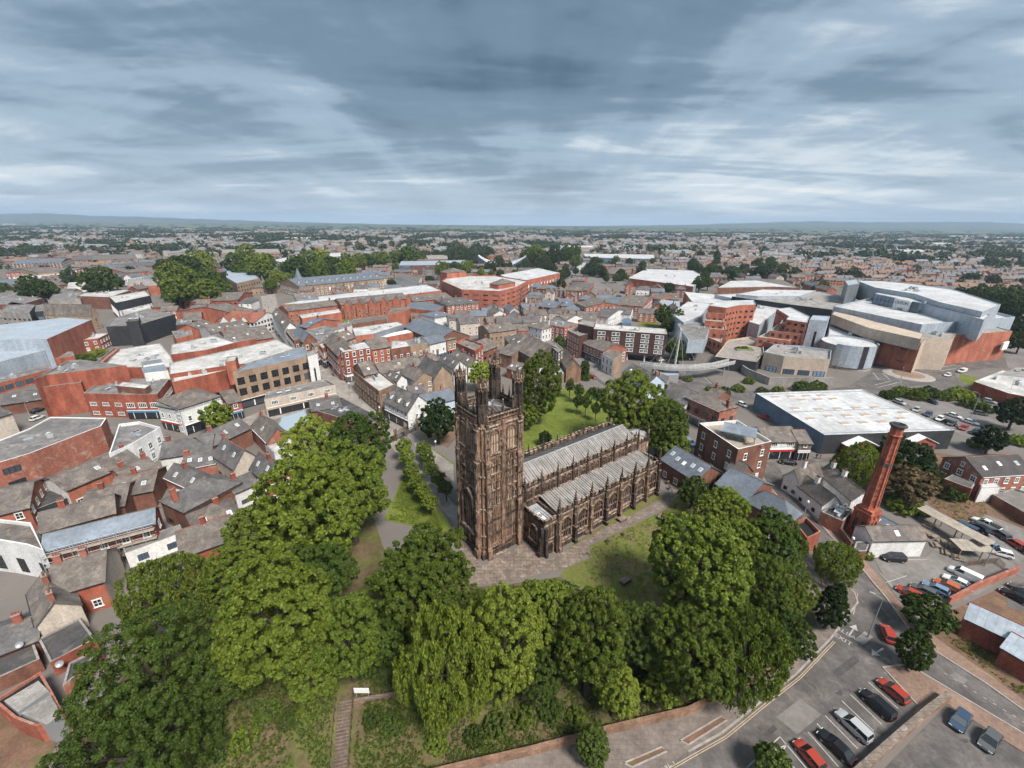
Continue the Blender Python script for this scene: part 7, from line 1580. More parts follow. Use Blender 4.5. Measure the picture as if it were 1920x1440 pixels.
# ------------------------------------------------------------------ cars
CARC = {'red': (0.36, 0.050, 0.030), 'black': (0.012, 0.013, 0.015), 'white': (0.72, 0.72, 0.71), 'silver': (0.42, 0.43, 0.44), 'grey': (0.10, 0.105, 0.11), 'blue': (0.045, 0.075, 0.12), 'lightblue': (0.16, 0.27, 0.40), 'orange': (0.50, 0.11, 0.03)}
for k, c in CARC.items(): flatmat('paint_' + k, c, .28, .1, .6)
flatmat('headlight', (.75, .75, .72), .2); flatmat('taillight', (.30, .01, .01), .3); flatmat('rim', (.35, .36, .37), .35, .6)
CARM = {}
def car_meshes(kind, col):
    if (kind, col) in CARM: return CARM[kind, col]
    pm = 'paint_' + col; van = kind == 'van'; sv = {'hatch': 1.0, 'suv': 1.14, 'saloon': .96, 'van': 1.32, 'pickup': 1.18}[kind]; ls = {'hatch': .93, 'suv': 1.04, 'saloon': 1.05, 'van': 1.15, 'pickup': 1.2}[kind]
    mb = MB(); S = [(-2.18, .66, .60, .34), (-2.12, .80, .86, .28), (-1.75, .87, .96, .22), (-.9, .90, .97, .20), (.3, .90, .95, .20), (1.05, .88, .90, .20), (1.6, .85, .82, .22), (2.05, .76, .70, .26), (2.18, .60, .52, .34)]
    rings = []
    for x, w_, top, bot in S:
        rings.append([(x * ls, y, z * sv if z > .5 else z) for y, z in ((-w_ * .9, bot), (-w_, bot + .16), (-w_, top * .72), (-w_ * .93, top), (w_ * .93, top), (w_, top * .72), (w_, bot + .16), (w_ * .9, bot))])
    for r0, r1 in zip(rings[:-1], rings[1:]):
        for i in range(8): j = (i + 1) % 8; mb.face([r0[i], r1[i], r1[j], r0[j]], pm if i in (2, 3, 4, 1, 5) else 'rubber')
    mb.face(rings[0], pm); mb.face(rings[-1][::-1], pm)
    for x in (-1.32, 1.32):                              # wheel arches
        for s in (-1, 1): mb.ring((x * ls, s * .82, .34), (0.001, .40), (0, 0), 10, 'rubber', cap=False) if False else None
    body = mb.mesh('body', uv=False, smooth=False)
    xb0, xb1, xr0, xr1 = {'hatch': (-2.0, 1.1, -1.7, .25), 'suv': (-2.08, 1.1, -1.9, .35), 'saloon': (-1.75, 1.1, -1.05, .2), 'van': (-2.14, 1.35, -2.1, .75), 'pickup': (-.55, 1.1, -.45, .4)}[kind]
    zb, zr = .93 * sv, 1.46 * sv; wb, wr = .82, .64 if not van else .74
    g = MB(); lo = [(xb0 * ls, -wb, zb), (xb1 * ls, -wb, zb), (xb1 * ls, wb, zb), (xb0 * ls, wb, zb)]; hi = [(xr0 * ls, -wr, zr), (xr1 * ls, -wr, zr), (xr1 * ls, wr, zr), (xr0 * ls, wr, zr)]
    for i in range(4): j = (i + 1) % 4; g.face([lo[i], lo[j], hi[j], hi[i]], 'carglass')
    gl = g.mesh('window', uv=False)
    rfm = MB(); e = .02
    rfm.bx((xr0 - .04) * ls, (xr1 + .02) * ls, -wr - e, wr + e, zr - .02, zr + .05, pm)
    for i in range(4): rfm.tube(lo[i], hi[i], .05, .045, pm, 4)
    mx = [(lo[i][0] * .5 + lo[j][0] * .5, lo[i][1], zb) for i, j in ((0, 1), (3, 2))]
    for q, y in zip(mx, (-wr, wr)): rfm.tube(q, ((hi[0][0] + hi[1][0]) / 2, y, zr), .045, .04, pm, 4)
    if van:
        for s in (-1, 1): rfm.box((-2.1 * ls, s * (wb + .005), zb), (2.2 * ls, 0, 0), (0, s * .02, 0), (0, s * (wr - wb), zr - zb), pm)
    if kind == 'pickup': rfm.bx(-2.05 * ls, -.6 * ls, -.80, .80, .98 * sv, 1.05 * sv, 'rubber')
    roof = rfm.mesh('roof', uv=False)
    CARM[kind, col] = (body, gl, roof, ls); return CARM[kind, col]
wmb = MB(); n_ = 12
for z0, z1, r0, r1, m in ((-.11, .11, .33, .33, 'rubber'),):
    vs0 = [(math.cos(2 * math.pi * i / n_) * .33, -.11, math.sin(2 * math.pi * i / n_) * .33) for i in range(n_)]; vs1 = [(x, .11, z) for x, y, z in vs0]
    for i in range(n_): j = (i + 1) % n_; wmb.face([vs0[i], vs0[j], vs1[j], vs1[i]], 'rubber')
    wmb.face(vs0[::-1], 'rubber'); wmb.face(vs1, 'rubber'); wmb.face([(x * .62, -.118, z * .62) for x, y, z in vs0][::-1], 'rim'); wmb.face([(x * .62, .118, z * .62) for x, y, z in vs0], 'rim')
WHEEL = wmb.mesh('wheel', uv=False)
hl = MB(); hl.bx(-.12, .04, -.2, .2, -.07, .07, 'headlight'); HLM = hl.mesh('headlight', uv=False); hl = MB(); hl.bx(-.04, .08, -.15, .15, -.1, .1, 'taillight'); TLM = hl.mesh('tail_light', uv=False)
def car(a, b, col, label, kind='hatch', small=False, group=None, name=None):
    """a: rear, b: front, as points of the photo on the ground"""
    pa, pb = G(*a), G(*b); d = pb - pa; p = (pa + pb) / 2; p.z = TZ(p.x, p.y) + .05
    rt = root(name or {'van': 'parked_van', 'pickup': 'pickup_truck'}.get(kind, 'parked_car'), p, label, 'van' if kind == 'van' else 'car', group or 'cars parked around the church streets', rz=math.atan2(d.y, d.x))
    bd, gl, rf_, ls = car_meshes(kind, col); inst('body', bd, rt); inst('window', gl, rt); inst('roof', rf_, rt)
    if not small:
        for x in (-1.32, 1.32):
            for s in (-1, 1): inst('wheel', WHEEL, rt, (x * ls, s * .80, .33))
        sv = {'suv': 1.14, 'van': 1.32, 'pickup': 1.18}.get(kind, 1.0)
        for s in (-1, 1): inst('headlight', HLM, rt, (2.08 * ls, s * .55, .60 * sv)); inst('tail_light', TLM, rt, (-2.13 * ls, s * .62, .74 * sv))
    return rt
C_ = car
C_((1700, 1324), (1646, 1278), 'red', 'red hatchback in the bay nearest the brick island'); C_((1668, 1350), (1618, 1304), 'black', 'black estate car in the second bay beside the red hatchback', 'suv')
C_((1622, 1390), (1574, 1344), 'silver', 'silver-white people carrier parked in the middle of the bays', 'suv'); C_((1594, 1432), (1538, 1378), 'black', 'black saloon in the bay next to the silver people carrier', 'saloon'); C_((1535, 1445), (1497, 1400), 'red', 'red roofed small car cut off at the bottom of the bays')
C_((1812, 1334), (1782, 1380), 'blue', 'blue-grey car facing us behind the stone wall'); C_((1868, 1372), (1836, 1418), 'grey', 'grey car with glass roof beside the blue-grey car')
C_((1668, 1206), (1658, 1180), 'red', 'red car with black roof bars turning into the junction', 'hatch'); C_((1694, 1052), (1652, 1049), 'black', 'black people carrier by the white malthouse', 'suv')
for k, (x, y, c, lab, kd) in enumerate(((1703, 1116, 'red', 'red small car first in the chimney car park row', 'hatch'), (1730, 1112, 'grey', 'dark grey car second in the chimney car park row', 'hatch'), (1753, 1108, 'lightblue', 'blue car third in the chimney car park row', 'hatch'), (1774, 1103, 'orange', 'orange car fourth in the chimney car park row', 'hatch'), (1794, 1096, 'white', 'white car beside the van in the chimney car park', 'saloon'), (1806, 1083, 'white', 'white panel van at the end of the chimney car park row', 'van'))):
    C_((x + 20, y + 10), (x - 20, y - 10), c, lab, kd)
C_((1820, 1003), (1784, 984), 'blue', 'dark blue van with yellow panel beside the pergola', 'van'); C_((1852, 1005), (1822, 984), 'black', 'black car with open boot in the right car park', 'saloon'); C_((1868, 998), (1826, 976), 'white', 'white pickup truck in the right car park', 'pickup'); C_((1858, 1030), (1836, 1018), 'lightblue', 'light blue hatchback beside the pergola end'); C_((1890, 1046), (1858, 1036), 'white', 'white hatchback near the brick wall end')
for k in range(7): C_((1722 + k * 22, 768 + k * 8.5), (1712 + k * 22, 774 + k * 8.5), ('silver', 'blue', 'white', 'grey', 'red', 'black', 'white')[k], ORD[k] + ' car from the left in the row along the warehouse side', 'hatch')
for k in range(4): C_((1880 + k * 14, 1010 + k * 9), (1866 + k * 14, 1000 + k * 9), ('grey', 'silver', 'red', 'black')[k], ORD[k] + ' car from the left at the far side of the right car park', 'hatch') if k != 1 else None
C_((1925, 1135), (1882, 1112), 'black', 'black car at the right edge beside the brick wall', 'saloon'); C_((1935, 1122), (1902, 1104), 'grey', 'dark grey car at the right edge behind the black car', 'saloon')
for a, b, c, lab, kd in (((1735, 752), (1758, 760), 'black', 'black car by the hedge behind the warehouse', 'hatch'), ((1775, 778), (1800, 786), 'white', 'white car left of two in the retail car park', 'saloon'), ((1805, 790), (1832, 798), 'white', 'white car right of two in the retail car park', 'saloon'), ((1768, 792), (1792, 800), 'black', 'black car below the white pair in the retail car park', 'hatch'), ((1826, 776), (1850, 780), 'grey', 'dark car under the retail lamp post', 'hatch'),
        ((1678, 754), (1694, 760), 'silver', 'silver car behind the hedge', 'hatch'), ((1844, 752), (1866, 758), 'silver', 'silver car on the ring road by the edge unit', 'hatch'), ((1654, 680), (1672, 682), 'silver', 'silver car entering the roundabout', 'saloon'), ((1682, 688), (1700, 690), 'black', 'black car on the roundabout', 'saloon'), ((1784, 703), (1768, 708), 'white', 'white car leaving the roundabout', 'hatch'), ((1814, 696), (1792, 701), 'white', 'white van leaving the roundabout', 'van'),
        ((1104, 706), (1120, 713), 'red', 'red car driving along the lane by the north lawn', 'hatch'), ((1208, 673), (1224, 673), 'black', 'black car parked below the dark brick hotel', 'hatch'), ((1230, 677), (1246, 677), 'white', 'white car parked below the dark brick hotel', 'hatch'), ((1490, 872), (1462, 868), 'black', 'black car waiting by the black and white pub', 'saloon'), ((1382, 757), (1402, 766), 'white', 'white car behind the buff brick shop', 'hatch'), ((1424, 782), (1446, 790), 'red', 'red sports car behind the slate pub row', 'saloon'),
        ((62, 776), (84, 768), 'black', 'black car in the left yard below the theatre', 'saloon'), ((62, 790), (80, 783), 'white', 'white car in the left yard', 'hatch'), ((790, 800), (802, 793), 'silver', 'silver car tucked behind the yew at the gates', 'hatch'), ((1288, 828), (1300, 838), 'lightblue', 'blue car parked beside the terrace-roofed block', 'hatch')):
    C_(a, b, c, lab, kd)
crn = random.Random(9)
for x0, y0, x1, y1, nx_, rows, lab in ((1012, 540, 1074, 520, 9, 3, 'small parked car beside the long market store'), (1115, 508, 1172, 505, 9, 3, 'small parked car in front of the supermarket'), (1200, 495, 1335, 492, 14, 2, 'small parked car in the far retail car park'), (1140, 548, 1275, 556, 14, 1, 'small parked car on the road below the supermarket'), (985, 575, 1045, 560, 8, 2, 'small parked car under the curved ramp')):
    for r_ in range(rows):
        for i in range(nx_):
            if crn.random() < .22: continue
            t = (i + .5) / nx_; x = x0 + (x1 - x0) * t + crn.uniform(-1, 1); y = y0 + (y1 - y0) * t + r_ * 8.0
            p = G(x, y); q = Vector((p.x + 1.6, p.y + 3.2, 0)); rt_ = car((x, y), (x + .8, y - 1.2), crn.choice(list(CARC)), ORD[i] + ' ' + lab + ' from the left' + ('', ', second row', ', third row')[r_], crn.choice(('hatch', 'hatch', 'saloon', 'suv')), True, lab + 's'); rt_.rotation_euler = (0, 0, 1.1)
# ------------------------------------------------------------------ people in the streets
def person_mesh():
    me = bpy.data.meshes.new('person'); V = [(0, 0, .92), (0, 0, 1.15), (0, 0, 1.38), (0, 0, 1.50), (0, 0.02, 1.66), (.10, .04, .86), (.11, .10, .46), (.11, .02, .06), (.11, .16, .03), (-.10, -.04, .86), (-.11, -.06, .46), (-.11, -.16, .06), (-.11, -.02, .03), (.21, 0, 1.36), (.27, -.06, 1.08), (.26, .06, .84), (-.21, 0, 1.36), (-.27, .06, 1.08), (-.26, .12, .84)]
    E = [(0, 1), (1, 2), (2, 3), (3, 4), (0, 5), (5, 6), (6, 7), (7, 8), (0, 9), (9, 10), (10, 11), (11, 12), (2, 13), (13, 14), (14, 15), (2, 16), (16, 17), (17, 18)]
    rad = [.15, .15, .16, .055, .105, .095, .065, .045, .04, .095, .065, .045, .04, .065, .05, .035, .065, .05, .035]
    me.from_pydata(V, E, []); o = bpy.data.objects.new('person', me); COL.objects.link(o); o.modifiers.new('s', 'SKIN')
    for k, v in enumerate(me.skin_vertices[0].data): v.radius = (rad[k], rad[k]); v.use_root = k == 0
    ss = o.modifiers.new('u', 'SUBSURF'); ss.levels = 1; ss.render_levels = 1
    m2 = bpy.data.meshes.new_from_object(o.evaluated_get(bpy.context.evaluated_depsgraph_get())); bpy.data.objects.remove(o)
    return m2
PB = person_mesh(); PVAR = []
for k, (top, leg) in enumerate((((.03, .03, .04), (.02, .02, .03)), ((.35, .05, .04), (.03, .03, .05)), ((.5, .5, .5), (.05, .06, .10)), ((.04, .09, .18), (.02, .02, .02)), ((.22, .18, .12), (.03, .03, .04)))):
    flatmat('top%d' % k, top, .8); flatmat('leg%d' % k, leg, .8); m = PB.copy(); m.materials.clear()
    for q in ('top%d' % k, 'leg%d' % k, 'skin', 'blackpaint'): m.materials.append(MATS[q])
    mi = []
    for f in m.polygons:
        c = f.center; mi.append(1 if c.z < .9 and abs(c.x) < .2 else 2 if (1.48 < c.z < 1.69) or (c.z < .88 and abs(c.x) > .2) else 3 if c.z >= 1.69 else 0)
    m.polygons.foreach_set('material_index', mi); PVAR.append(m)
PCOL = ('dark jacket', 'red top', 'pale top', 'blue coat', 'tan coat')
for k, (x, y) in enumerate([(497, 586), (504, 578), (512, 592), (508, 600), (500, 606), (515, 604), (494, 615), (506, 612), (520, 632), (498, 574), (510, 568), (603, 683), (606, 684), (614, 690), (622, 704), (625, 706), (627, 706), (606, 700), (655, 728), (715, 787), (636, 700), (588, 668), (600, 676), (568, 660), (674, 748), (1530, 860), (1537, 861), (1735, 795), (504, 590), (516, 618), (492, 596), (487, 600)]):
    p = G(x, y); o = bpy.data.objects.new('person', PVAR[k % 5]); COL.objects.link(o); o.location = (p.x, p.y, p.z + .06); o.rotation_euler = (0, 0, brnd.uniform(0, 6.28)); o.scale = (1.05,) * 3
    tag(o, ('pedestrian in a %s walking in the pedestrian street' if x < 600 else 'pedestrian in a %s near the crossroads' if x < 700 else 'pedestrian in a %s on the pavement') % PCOL[k % 5], 'person', 'people walking in the town')
# ------------------------------------------------------------------ details on the larger buildings
def on_wall(rt, a_px, b_px, z, mesh_or_none=None):
    a, b = PZ(*a_px, z), PZ(*b_px, z); d = b - a; d.z = 0; return a, b, d.normalized(), math.atan2(d.y, d.x)
# hotel: white window bays and columns
a, b, d, rz = on_wall(hot, (1113, 618), (1251, 628), 14.6); nrm = Vector((d.y, -d.x, 0)); L0 = (b - a).length
for t in (.115, .315, .515, .715, .905):
    for r_ in range(4):
        for s in (-1, 1):
            p = a + d * (L0 * t + s * 1.0) + nrm * .03; inst('window', WIN['cross' if r_ % 2 else 'sash'], hot, (p.x - hot.location.x, p.y - hot.location.y, 14.6 - 2.2 - r_ * 2.5 - hot.location.z), rz, (1.7, 1, 1.5))
            m = MB(); 
for t in (.02, .26, .5, .74, .97):
    for q in (0, 6.0):
        p = a + d * L0 * t - nrm * (1.2 + q); mb = MB(); mb.ring((0, 0, 0), (.4, .35, .35), (-.2, .2, 4.4), 8, 'white'); o = mb.build('column', hot, loc=(p.x - hot.location.x, p.y - hot.location.y, -4.2))
# warehouse rooflights, ridge lines and brick porches
W0, W1, W2, W3 = [PZ(x, y, 6.2) for x, y in ((1417, 738), (1546, 817), (1790, 808), (1616, 731))]
RL = MB(); RL.bx(-1.5, 1.5, -.9, .9, 0, .16, 'frame'); RL.bx(-1.4, 1.4, -.8, .8, .16, .2, 'frametan'); RL = RL.mesh('rooflight', uv=False)
dv = W1 - W0; du = W3 - W0; rzw = math.atan2((W2 - W1).y, (W2 - W1).x)
for u, v in [(.12, .12), (.26, .12), (.40, .12), (.54, .12), (.30, .22), (.44, .22), (.58, .22), (.12, .42), (.30, .46), (.46, .46), (.62, .46), (.78, .46), (.28, .62), (.43, .62), (.58, .62), (.73, .62), (.10, .66), (.30, .78), (.45, .78), (.60, .78), (.80, .72), (.92, .60)]:
    p = W0.lerp(W1, v).lerp(W3.lerp(W2, v), u) - wh.location; inst('rooflight', RL, wh, (p.x, p.y, 6.22 - wh.location.z), rzw)
for t0, lab in ((.26, 'l'), (.72, 'r')):
    for s in (0,):
        p = W1.lerp(W2, t0) - wh.location; mb = MB(); w_ = 4.6
        mb.bx(-w_, w_, -2.2, .1, -.5, 3.6, 'red'); mb.face([(-w_, -2.2, 3.6), (w_, -2.2, 3.6), (0, -2.2, 5.6)], 'red'); mb.face([(w_, .1, 3.6), (-w_, .1, 3.6), (0, .1, 5.6)], 'red')
        mb.bx(-w_ + 1, w_ - 1, -2.26, -2.2, .2, 2.8, 'glass')
        for k in (-1, 1): mb.box((k * (w_ + .3), -2.6, 3.45), (-k * (w_ + .3), 0, 2.2), (0, 2.9, 0), (0, 0, .16), 'frame')
        o = mb.build('porch', wh, loc=(p.x, p.y, -wh.location.z)); o.rotation_euler = (0, 0, rzw)
for v in (.04, .5, .96):
    mb = MB(); a = W0.lerp(W1, v) - wh.location; b = W3.lerp(W2, v) - wh.location; mb.tube((a.x, a.y, 6.3 - wh.location.z), (b.x, b.y, 6.3 - wh.location.z), .14, .14, 'metal', 5); mb.build('roof_ridge', wh, uv=False)
# signs on the cinema and stores
def sign_on(label, a_px, b_px, z, h, body, tsize, panel, tmat, out=.35, name='sign', glass=False):
    a, b = PZ(*a_px, z), PZ(*b_px, z); d = b - a; d.z = 0; ln = d.length; rz_ = math.atan2(d.y, d.x); m = (a + b) / 2; rt = root(name, (m.x, m.y, z - h), label, 'sign', rz=rz_)
    mb = MB(); mb.bx(-ln / 2, ln / 2, -out, .4, 0, h, panel); mb.build('panel', rt, uv=True)
    for i, (t, s, zz_) in enumerate(body): text_obj('lettering', t, s, tmat, (0, -out - .06, zz_), (R(90), 0, 0), rt, extrude=.04)
    return rt
sign_on('white cinema sign panel with two lines of dark lettering', (1681, 559), (1711, 564.5), 24.6, 9.0, [('ODEON', 2.3, 7.0), ('M&S', 1.9, 3.6)], 1, 'white', 'blackpaint', 1.0)
for a, b, lab in (((1643, 551), (1680, 558.5), 'dark glazed cinema foyer bay left of the sign panel'), ((1712, 565), (1727, 568), 'dark glazed cinema foyer bay right of the sign panel')):
    rt = sign_on(lab, a, b, 24.4, 8.6, [], 1, 'glassblue', 'frame', .9, 'glazed_bay'); rt['category'] = 'window bay'
    L1 = (PZ(*b, 24) - PZ(*a, 24)).length
    for k in range(6):
        mb = MB(); x = -L1 / 2 + L1 * k / 5; mb.bx(x - .12, x + .12, -1.0, -.88, 0, 8.6, 'framedark'); mb.build('mullion', rt, uv=False)
    for z_ in (2.8, 5.6): mb = MB(); mb.bx(-L1 / 2, L1 / 2, -.99, -.88, z_, z_ + .25, 'framedark'); mb.build('transom', rt, uv=False)
rt = sign_on('dark curved sign band with pale letters on the department store', (1485, 573), (1560, 583), 14.6, 3.4, [('DEBENHAMS', 2.2, 1.8)], 1, 'black', 'signwhite', .5)
sign_on('white advert board with a bright flower print on the beige slab', (1722, 664), (1745, 666), 6.2, 3.2, [], 1, 'signwhite', 'orange', .2)
sign_on('small white sign board high on the beige slab', (1738, 644), (1756, 645), 12.0, 1.6, [], 1, 'signwhite', 'orange', .2)
sign_on('white projecting poster on the end of the orange brick wing', (1882, 642), (1892, 640), 10.0, 4.0, [], 1, 'signwhite', 'orange', .3)
o = sign_on('blue and white wall sign with dark lettering on the left brick shop', (36, 953), (52, 949), 6.2, 2.4, [], 1, 'paleblue', 'signblue', .15)
mb = MB()
for k in range(6): mb.bx(-1.0 + k * .34, -.78 + k * .34, -.19, -.15, .75, 1.25 if k % 2 else 1.4, 'slateblue')
mb.bx(-1.0, 1.0, -.19, -.15, 1.65, 1.8, 'slateblue'); mb.build('print', o, uv=False, kind='stuff')
for x_, lab in ((1690, 'large corner window of the beige store base'),):
    a, b = PZ(1678, 651, 8.0), PZ(1706, 656, 8.0)
bay_ = sign_on('projecting glazed corner bay on the orange brick store base', (1678, 651), (1706, 655), 9.5, 6.0, [], 1, 'glassblue', 'frame', 1.2, 'glazed_bay'); bay_['category'] = 'window bay'
for k in range(5):
    mb = MB(); x = -4 + 2 * k; mb.bx(x - .12, x + .12, -1.32, -1.2, 0, 6, 'frametan'); mb.build('mullion', bay_, uv=False)
# curved metal drum
c = PZ(1592, 641, 11.5); drum = root('drum_building', (c.x, c.y, 0), 'curved metal-clad drum with white roof beside the roundabout', 'building'); R0 = 11.5
mb = MB(); ang = [R(-150 + 13 * k) for k in range(20)]
for k in range(19):
    a0, a1 = ang[k], ang[k + 1]; p0 = (math.cos(a0) * R0, math.sin(a0) * R0); p1 = (math.cos(a1) * R0, math.sin(a1) * R0)
    mb = MB(); mt = 'metal' if k not in (4, 7, 10) else 'framedark'; z0_ = 1.5
    mb.box((p0[0], p0[1], z0_), (p1[0] - p0[0], p1[1] - p0[1], 0), (-.3 * math.cos(a0), -.3 * math.sin(a0), 0), (0, 0, 11.5 - z0_ + .6), mt); mb.build('panel', drum)
mb = MB(); mb.ring((0, 0, 0), (R0 - .4, R0 - .4), (-.5, 11.2), 30, 'concrete'); mb.build('core', drum)
mb = MB(); mb.ring((0, 0, 11.2), (R0 - .4, R0 - .42), (0, .12), 30, 'whiteroof2'); mb.build('roof', drum)
FOOT.append([(c.x + math.cos(a) * R0, c.y + math.sin(a) * R0) for a in ang])
# planted bed on the plaza
p = PZ(1392, 655, 5.1); pb = root('planted_bed', p, 'bright green planted bed on the raised plaza', 'flower bed'); mb = MB(); mb.prism([(-4, -2.4), (4.4, -3), (5, 1.6), (-2.6, 3)], 0, .6, 'concrete', True, 'grass'); mb.build('bed', pb); inst('shrub', CR['bush'], pb, (1, 0, .6), 0, (2.2, 1.6, 1.6)); inst('shrub', CR['bush'], pb, (-1.8, .2, .6), 0, (1.4, 1.2, 1.2))
# footbridge and mast
def footbridge():
    pts = [PZ(x, y, 5.6) for x, y in ((1203, 684), (1225, 688), (1262, 691), (1300, 691), (1340, 687), (1372, 679))]; rt = root('footbridge', (pts[2].x, pts[2].y, 0), 'curved white cable-stayed footbridge over the ring road', 'bridge'); P = resample(pts, 2.2); mb = MB(); rl = MB(); w_ = 1.6; pr = None
    for i, p in enumerate(P):
        d = (P[min(i + 1, len(P) - 1)] - P[max(0, i - 1)]).normalized(); n = Vector((-d.y, d.x, 0)); q = p - rt.location; cur = [q + n * w_, q - n * w_]
        if pr:
            for a, b, c2, d2, z0_, z1_ in ((pr[0], cur[0], cur[1], pr[1], 0, 0),): mb.face([a, b, c2, d2], 'paving'); mb.face([x - Vector((0, 0, .45)) for x in (d2, c2, b, a)], 'galv')
            for k in (0, 1):
                a, b = pr[k], cur[k]; mb.face([a - Vector((0, 0, .45)), b - Vector((0, 0, .45)), b, a], 'galv'); rl.tube(a + Vector((0, 0, 1.2)), b + Vector((0, 0, 1.2)), .05, .05, 'frame', 4); rl.face([a + Vector((0, 0, .15)), b + Vector((0, 0, .15)), b + Vector((0, 0, 1.1)), a + Vector((0, 0, 1.1))], 'whiteroof2')
        for k in (0, 1): rl.tube(cur[k], cur[k] + Vector((0, 0, 1.2)), .05, .05, 'frame', 4)
        pr = cur
    mb.build('deck', rt); rl.build('railing', rt, uv=False, kind='stuff')
    bs = G(1263, 698) - rt.location; tp = PZ(1277, 617, 22) - rt.location; mb = MB(); mb.tube((bs.x, bs.y, 0), tp, .55, .3, 'white', 10); mb.build('mast', rt, uv=False)
    for k in range(1, len(P), 3): mb = MB(); q = P[k] - rt.location; mb.tube(tp, q + Vector((0, 0, .3)), .05, .05, 'galv', 4); mb.build('cable', rt, uv=False)
    for k in (2, len(P) - 3): mb = MB(); q = P[k] - rt.location; mb.tube((q.x, q.y, -.3), (q.x, q.y, q.z - .4), .35, .35, 'concrete', 8); mb.build('pier', rt, uv=False)
footbridge()
# swooping white pool roof
def pool():
    e0, e1, m0, f0, f1 = PZ(899, 478, 17), PZ(985, 474, 19), PZ(940, 493, 8), PZ(915, 506, 3.5), PZ(962, 507, 3.5); rt = root('swimming_pool_hall', (m0.x, m0.y, 0), 'leisure pool with swooping white saddle roof', 'building'); mb = MB(); n = 14; gr = []
    for i in range(n + 1):
        u = -1 + 2 * i / n; row = []
        for j in range(n + 1):
            v = -1 + 2 * j / n; hw = 1.0; x = (e1.x - e0.x) / 2 * u; y = 22 * v * (1 - .45 * u * u); z = 7.5 + 10.5 * abs(u) ** 1.8 - 4.0 * v * v * (1 - u * u); row.append(((e0.x + e1.x) / 2 - m0.x + x, y + 10, z))
        gr.append(row)
    for i in range(n):
        for j in range(n): mb.face([gr[i][j], gr[i + 1][j], gr[i + 1][j + 1], gr[i][j + 1]], 'whiteroof2')
    mb.build('roof', rt, smooth=True); mb = MB()
    for j in (0, n):
        for i in range(n): a, b = gr[i][j], gr[i + 1][j]; mb.face([(a[0], a[1], 0), (b[0], b[1], 0), (b[0], b[1], b[2] - .2), (a[0], a[1], a[2] - .2)], 'glassblue')
    for i in (0, n):
        for j in range(n): a, b = gr[i][j], gr[i][j + 1]; mb.face([(a[0], a[1], 0), (b[0], b[1], 0), (b[0], b[1], b[2] - .2), (a[0], a[1], a[2] - .2)], 'white')
    mb.build('wall', rt); FOOT.append([(rt.location.x + q[0], rt.location.y + q[1]) for q in (gr[0][0], gr[n][0], gr[n][n], gr[0][n])])
pool()
# spire on the library corner
p = PZ(561, 530, 10); sp = root('spire_turret', (p.x, p.y, 0), 'round corner turret with pointed blue slate spire', 'turret'); mb = MB(); mb.ring((0, 0, 0), (5, 5), (-.5, 11), 14, 'tan'); mb.build('wall', sp); mb = MB(); mb.ring((0, 0, 11), (5.6, 3.2, .15), (0, 4, 12.5), 14, 'slateblue'); mb.build('roof', sp); mb = MB(); mb.tube((0, 0, 23), (0, 0, 26), .1, .05, 'ironwork'); mb.build('finial', sp)
# scaffolding along the blue-roofed range
a, b = PZ(80, 1036, 6.6), PZ(289, 982, 6.6); d = (b - a); d.z = 0; ln = d.length; d.normalize(); nrm = Vector((d.y, -d.x, 0)); sca = root('scaffolding', (a.x, a.y, 0), 'tube scaffolding with boarded lifts along the blue-roofed range', 'scaffolding')
for k in range(int(ln / 2.1) + 1):
    for q in (.4, 1.5): p = d * k * 2.1 + nrm * q; mb = MB(); mb.tube((p.x, p.y, -.2), (p.x, p.y, 7.6), .05, .05, 'galv', 5); mb.build('pole', sca, uv=False)
for z_ in (2.0, 4.0, 6.0):
    for q in (.4, 1.5): p = nrm * q; e = p + d * ln; mb = MB(); mb.tube((p.x, p.y, z_ + 1), (e.x, e.y, z_ + 1), .05, .05, 'galv', 5); mb.build('ledger', sca, uv=False)
    mb = MB(); o_ = nrm * .45; mb.box((o_.x, o_.y, z_), d * ln, nrm * 1.0, (0, 0, .06), 'decking'); mb.build('board', sca)
# silver duct, satellite dishes, pergola, tables, parasol tables
p0, p1, p2, p3 = PZ(322, 918, 6.2), PZ(346, 924, 6.2), PZ(326, 944, 6.2), PZ(318, 952, 1); du_ = root('ventilation_duct', (p1.x, p1.y, 0), 'bent silver ventilation duct behind the sagging slate roof', 'duct')
for a, b in ((p0, p1), (p1, p2), (p2, p3)): mb = MB(); mb.tube(a - du_.location, b - du_.location, .42, .42, 'galv', 12); mb.build('duct_section', du_, uv=False, smooth=True)
for px, z_, lab in (((37, 1208), 3.6, 'white satellite dish on the dark roof at the left edge'), ((112, 1244), 3.0, 'white satellite dish on the yard roof below the cream gable')):
    p = PZ(*px, z_); sd_ = root('satellite_dish', p, lab, 'satellite dish'); mb = MB(); mb.ring((0, 0, 0), (.03, .32, .5), (0, .05, .18), 16, 'greymetal', cap=False); o = mb.build('dish', sd_, uv=False, smooth=True); o.rotation_euler = (R(60), 0, R(30)); mb = MB(); mb.tube((0, 0, -.8), (0, 0, 0), .05, .05, 'galv'); mb.build('stand', sd_, uv=False)
def pergola(label, a_px, b_px, wd, h=2.6, mat='decking'):
    a, b = G(*a_px), G(*b_px); d = b - a; d.z = 0; ln = d.length; d.normalize(); n = Vector((-d.y, d.x, 0)); rt = root('pergola', a, label, 'pergola')
    k = max(2, int(ln / 1.3))
    for i in range(k): mb = MB(); o_ = d * (ln * i / k); mb.box((o_.x, o_.y, h), d * (ln / k - .05), n * wd + Vector((0, 0, .3)), (0, 0, .08), mat); mb.build('roof_panel', rt)
    for i in range(0, k + 1, 3):
        for q in (.1, wd - .1): p = d * (ln * i / k) + n * q; mb = MB(); mb.bx(p.x - .08, p.x + .08, p.y - .08, p.y + .08, -.2, h + .05, 'wood'); mb.build('post', rt)
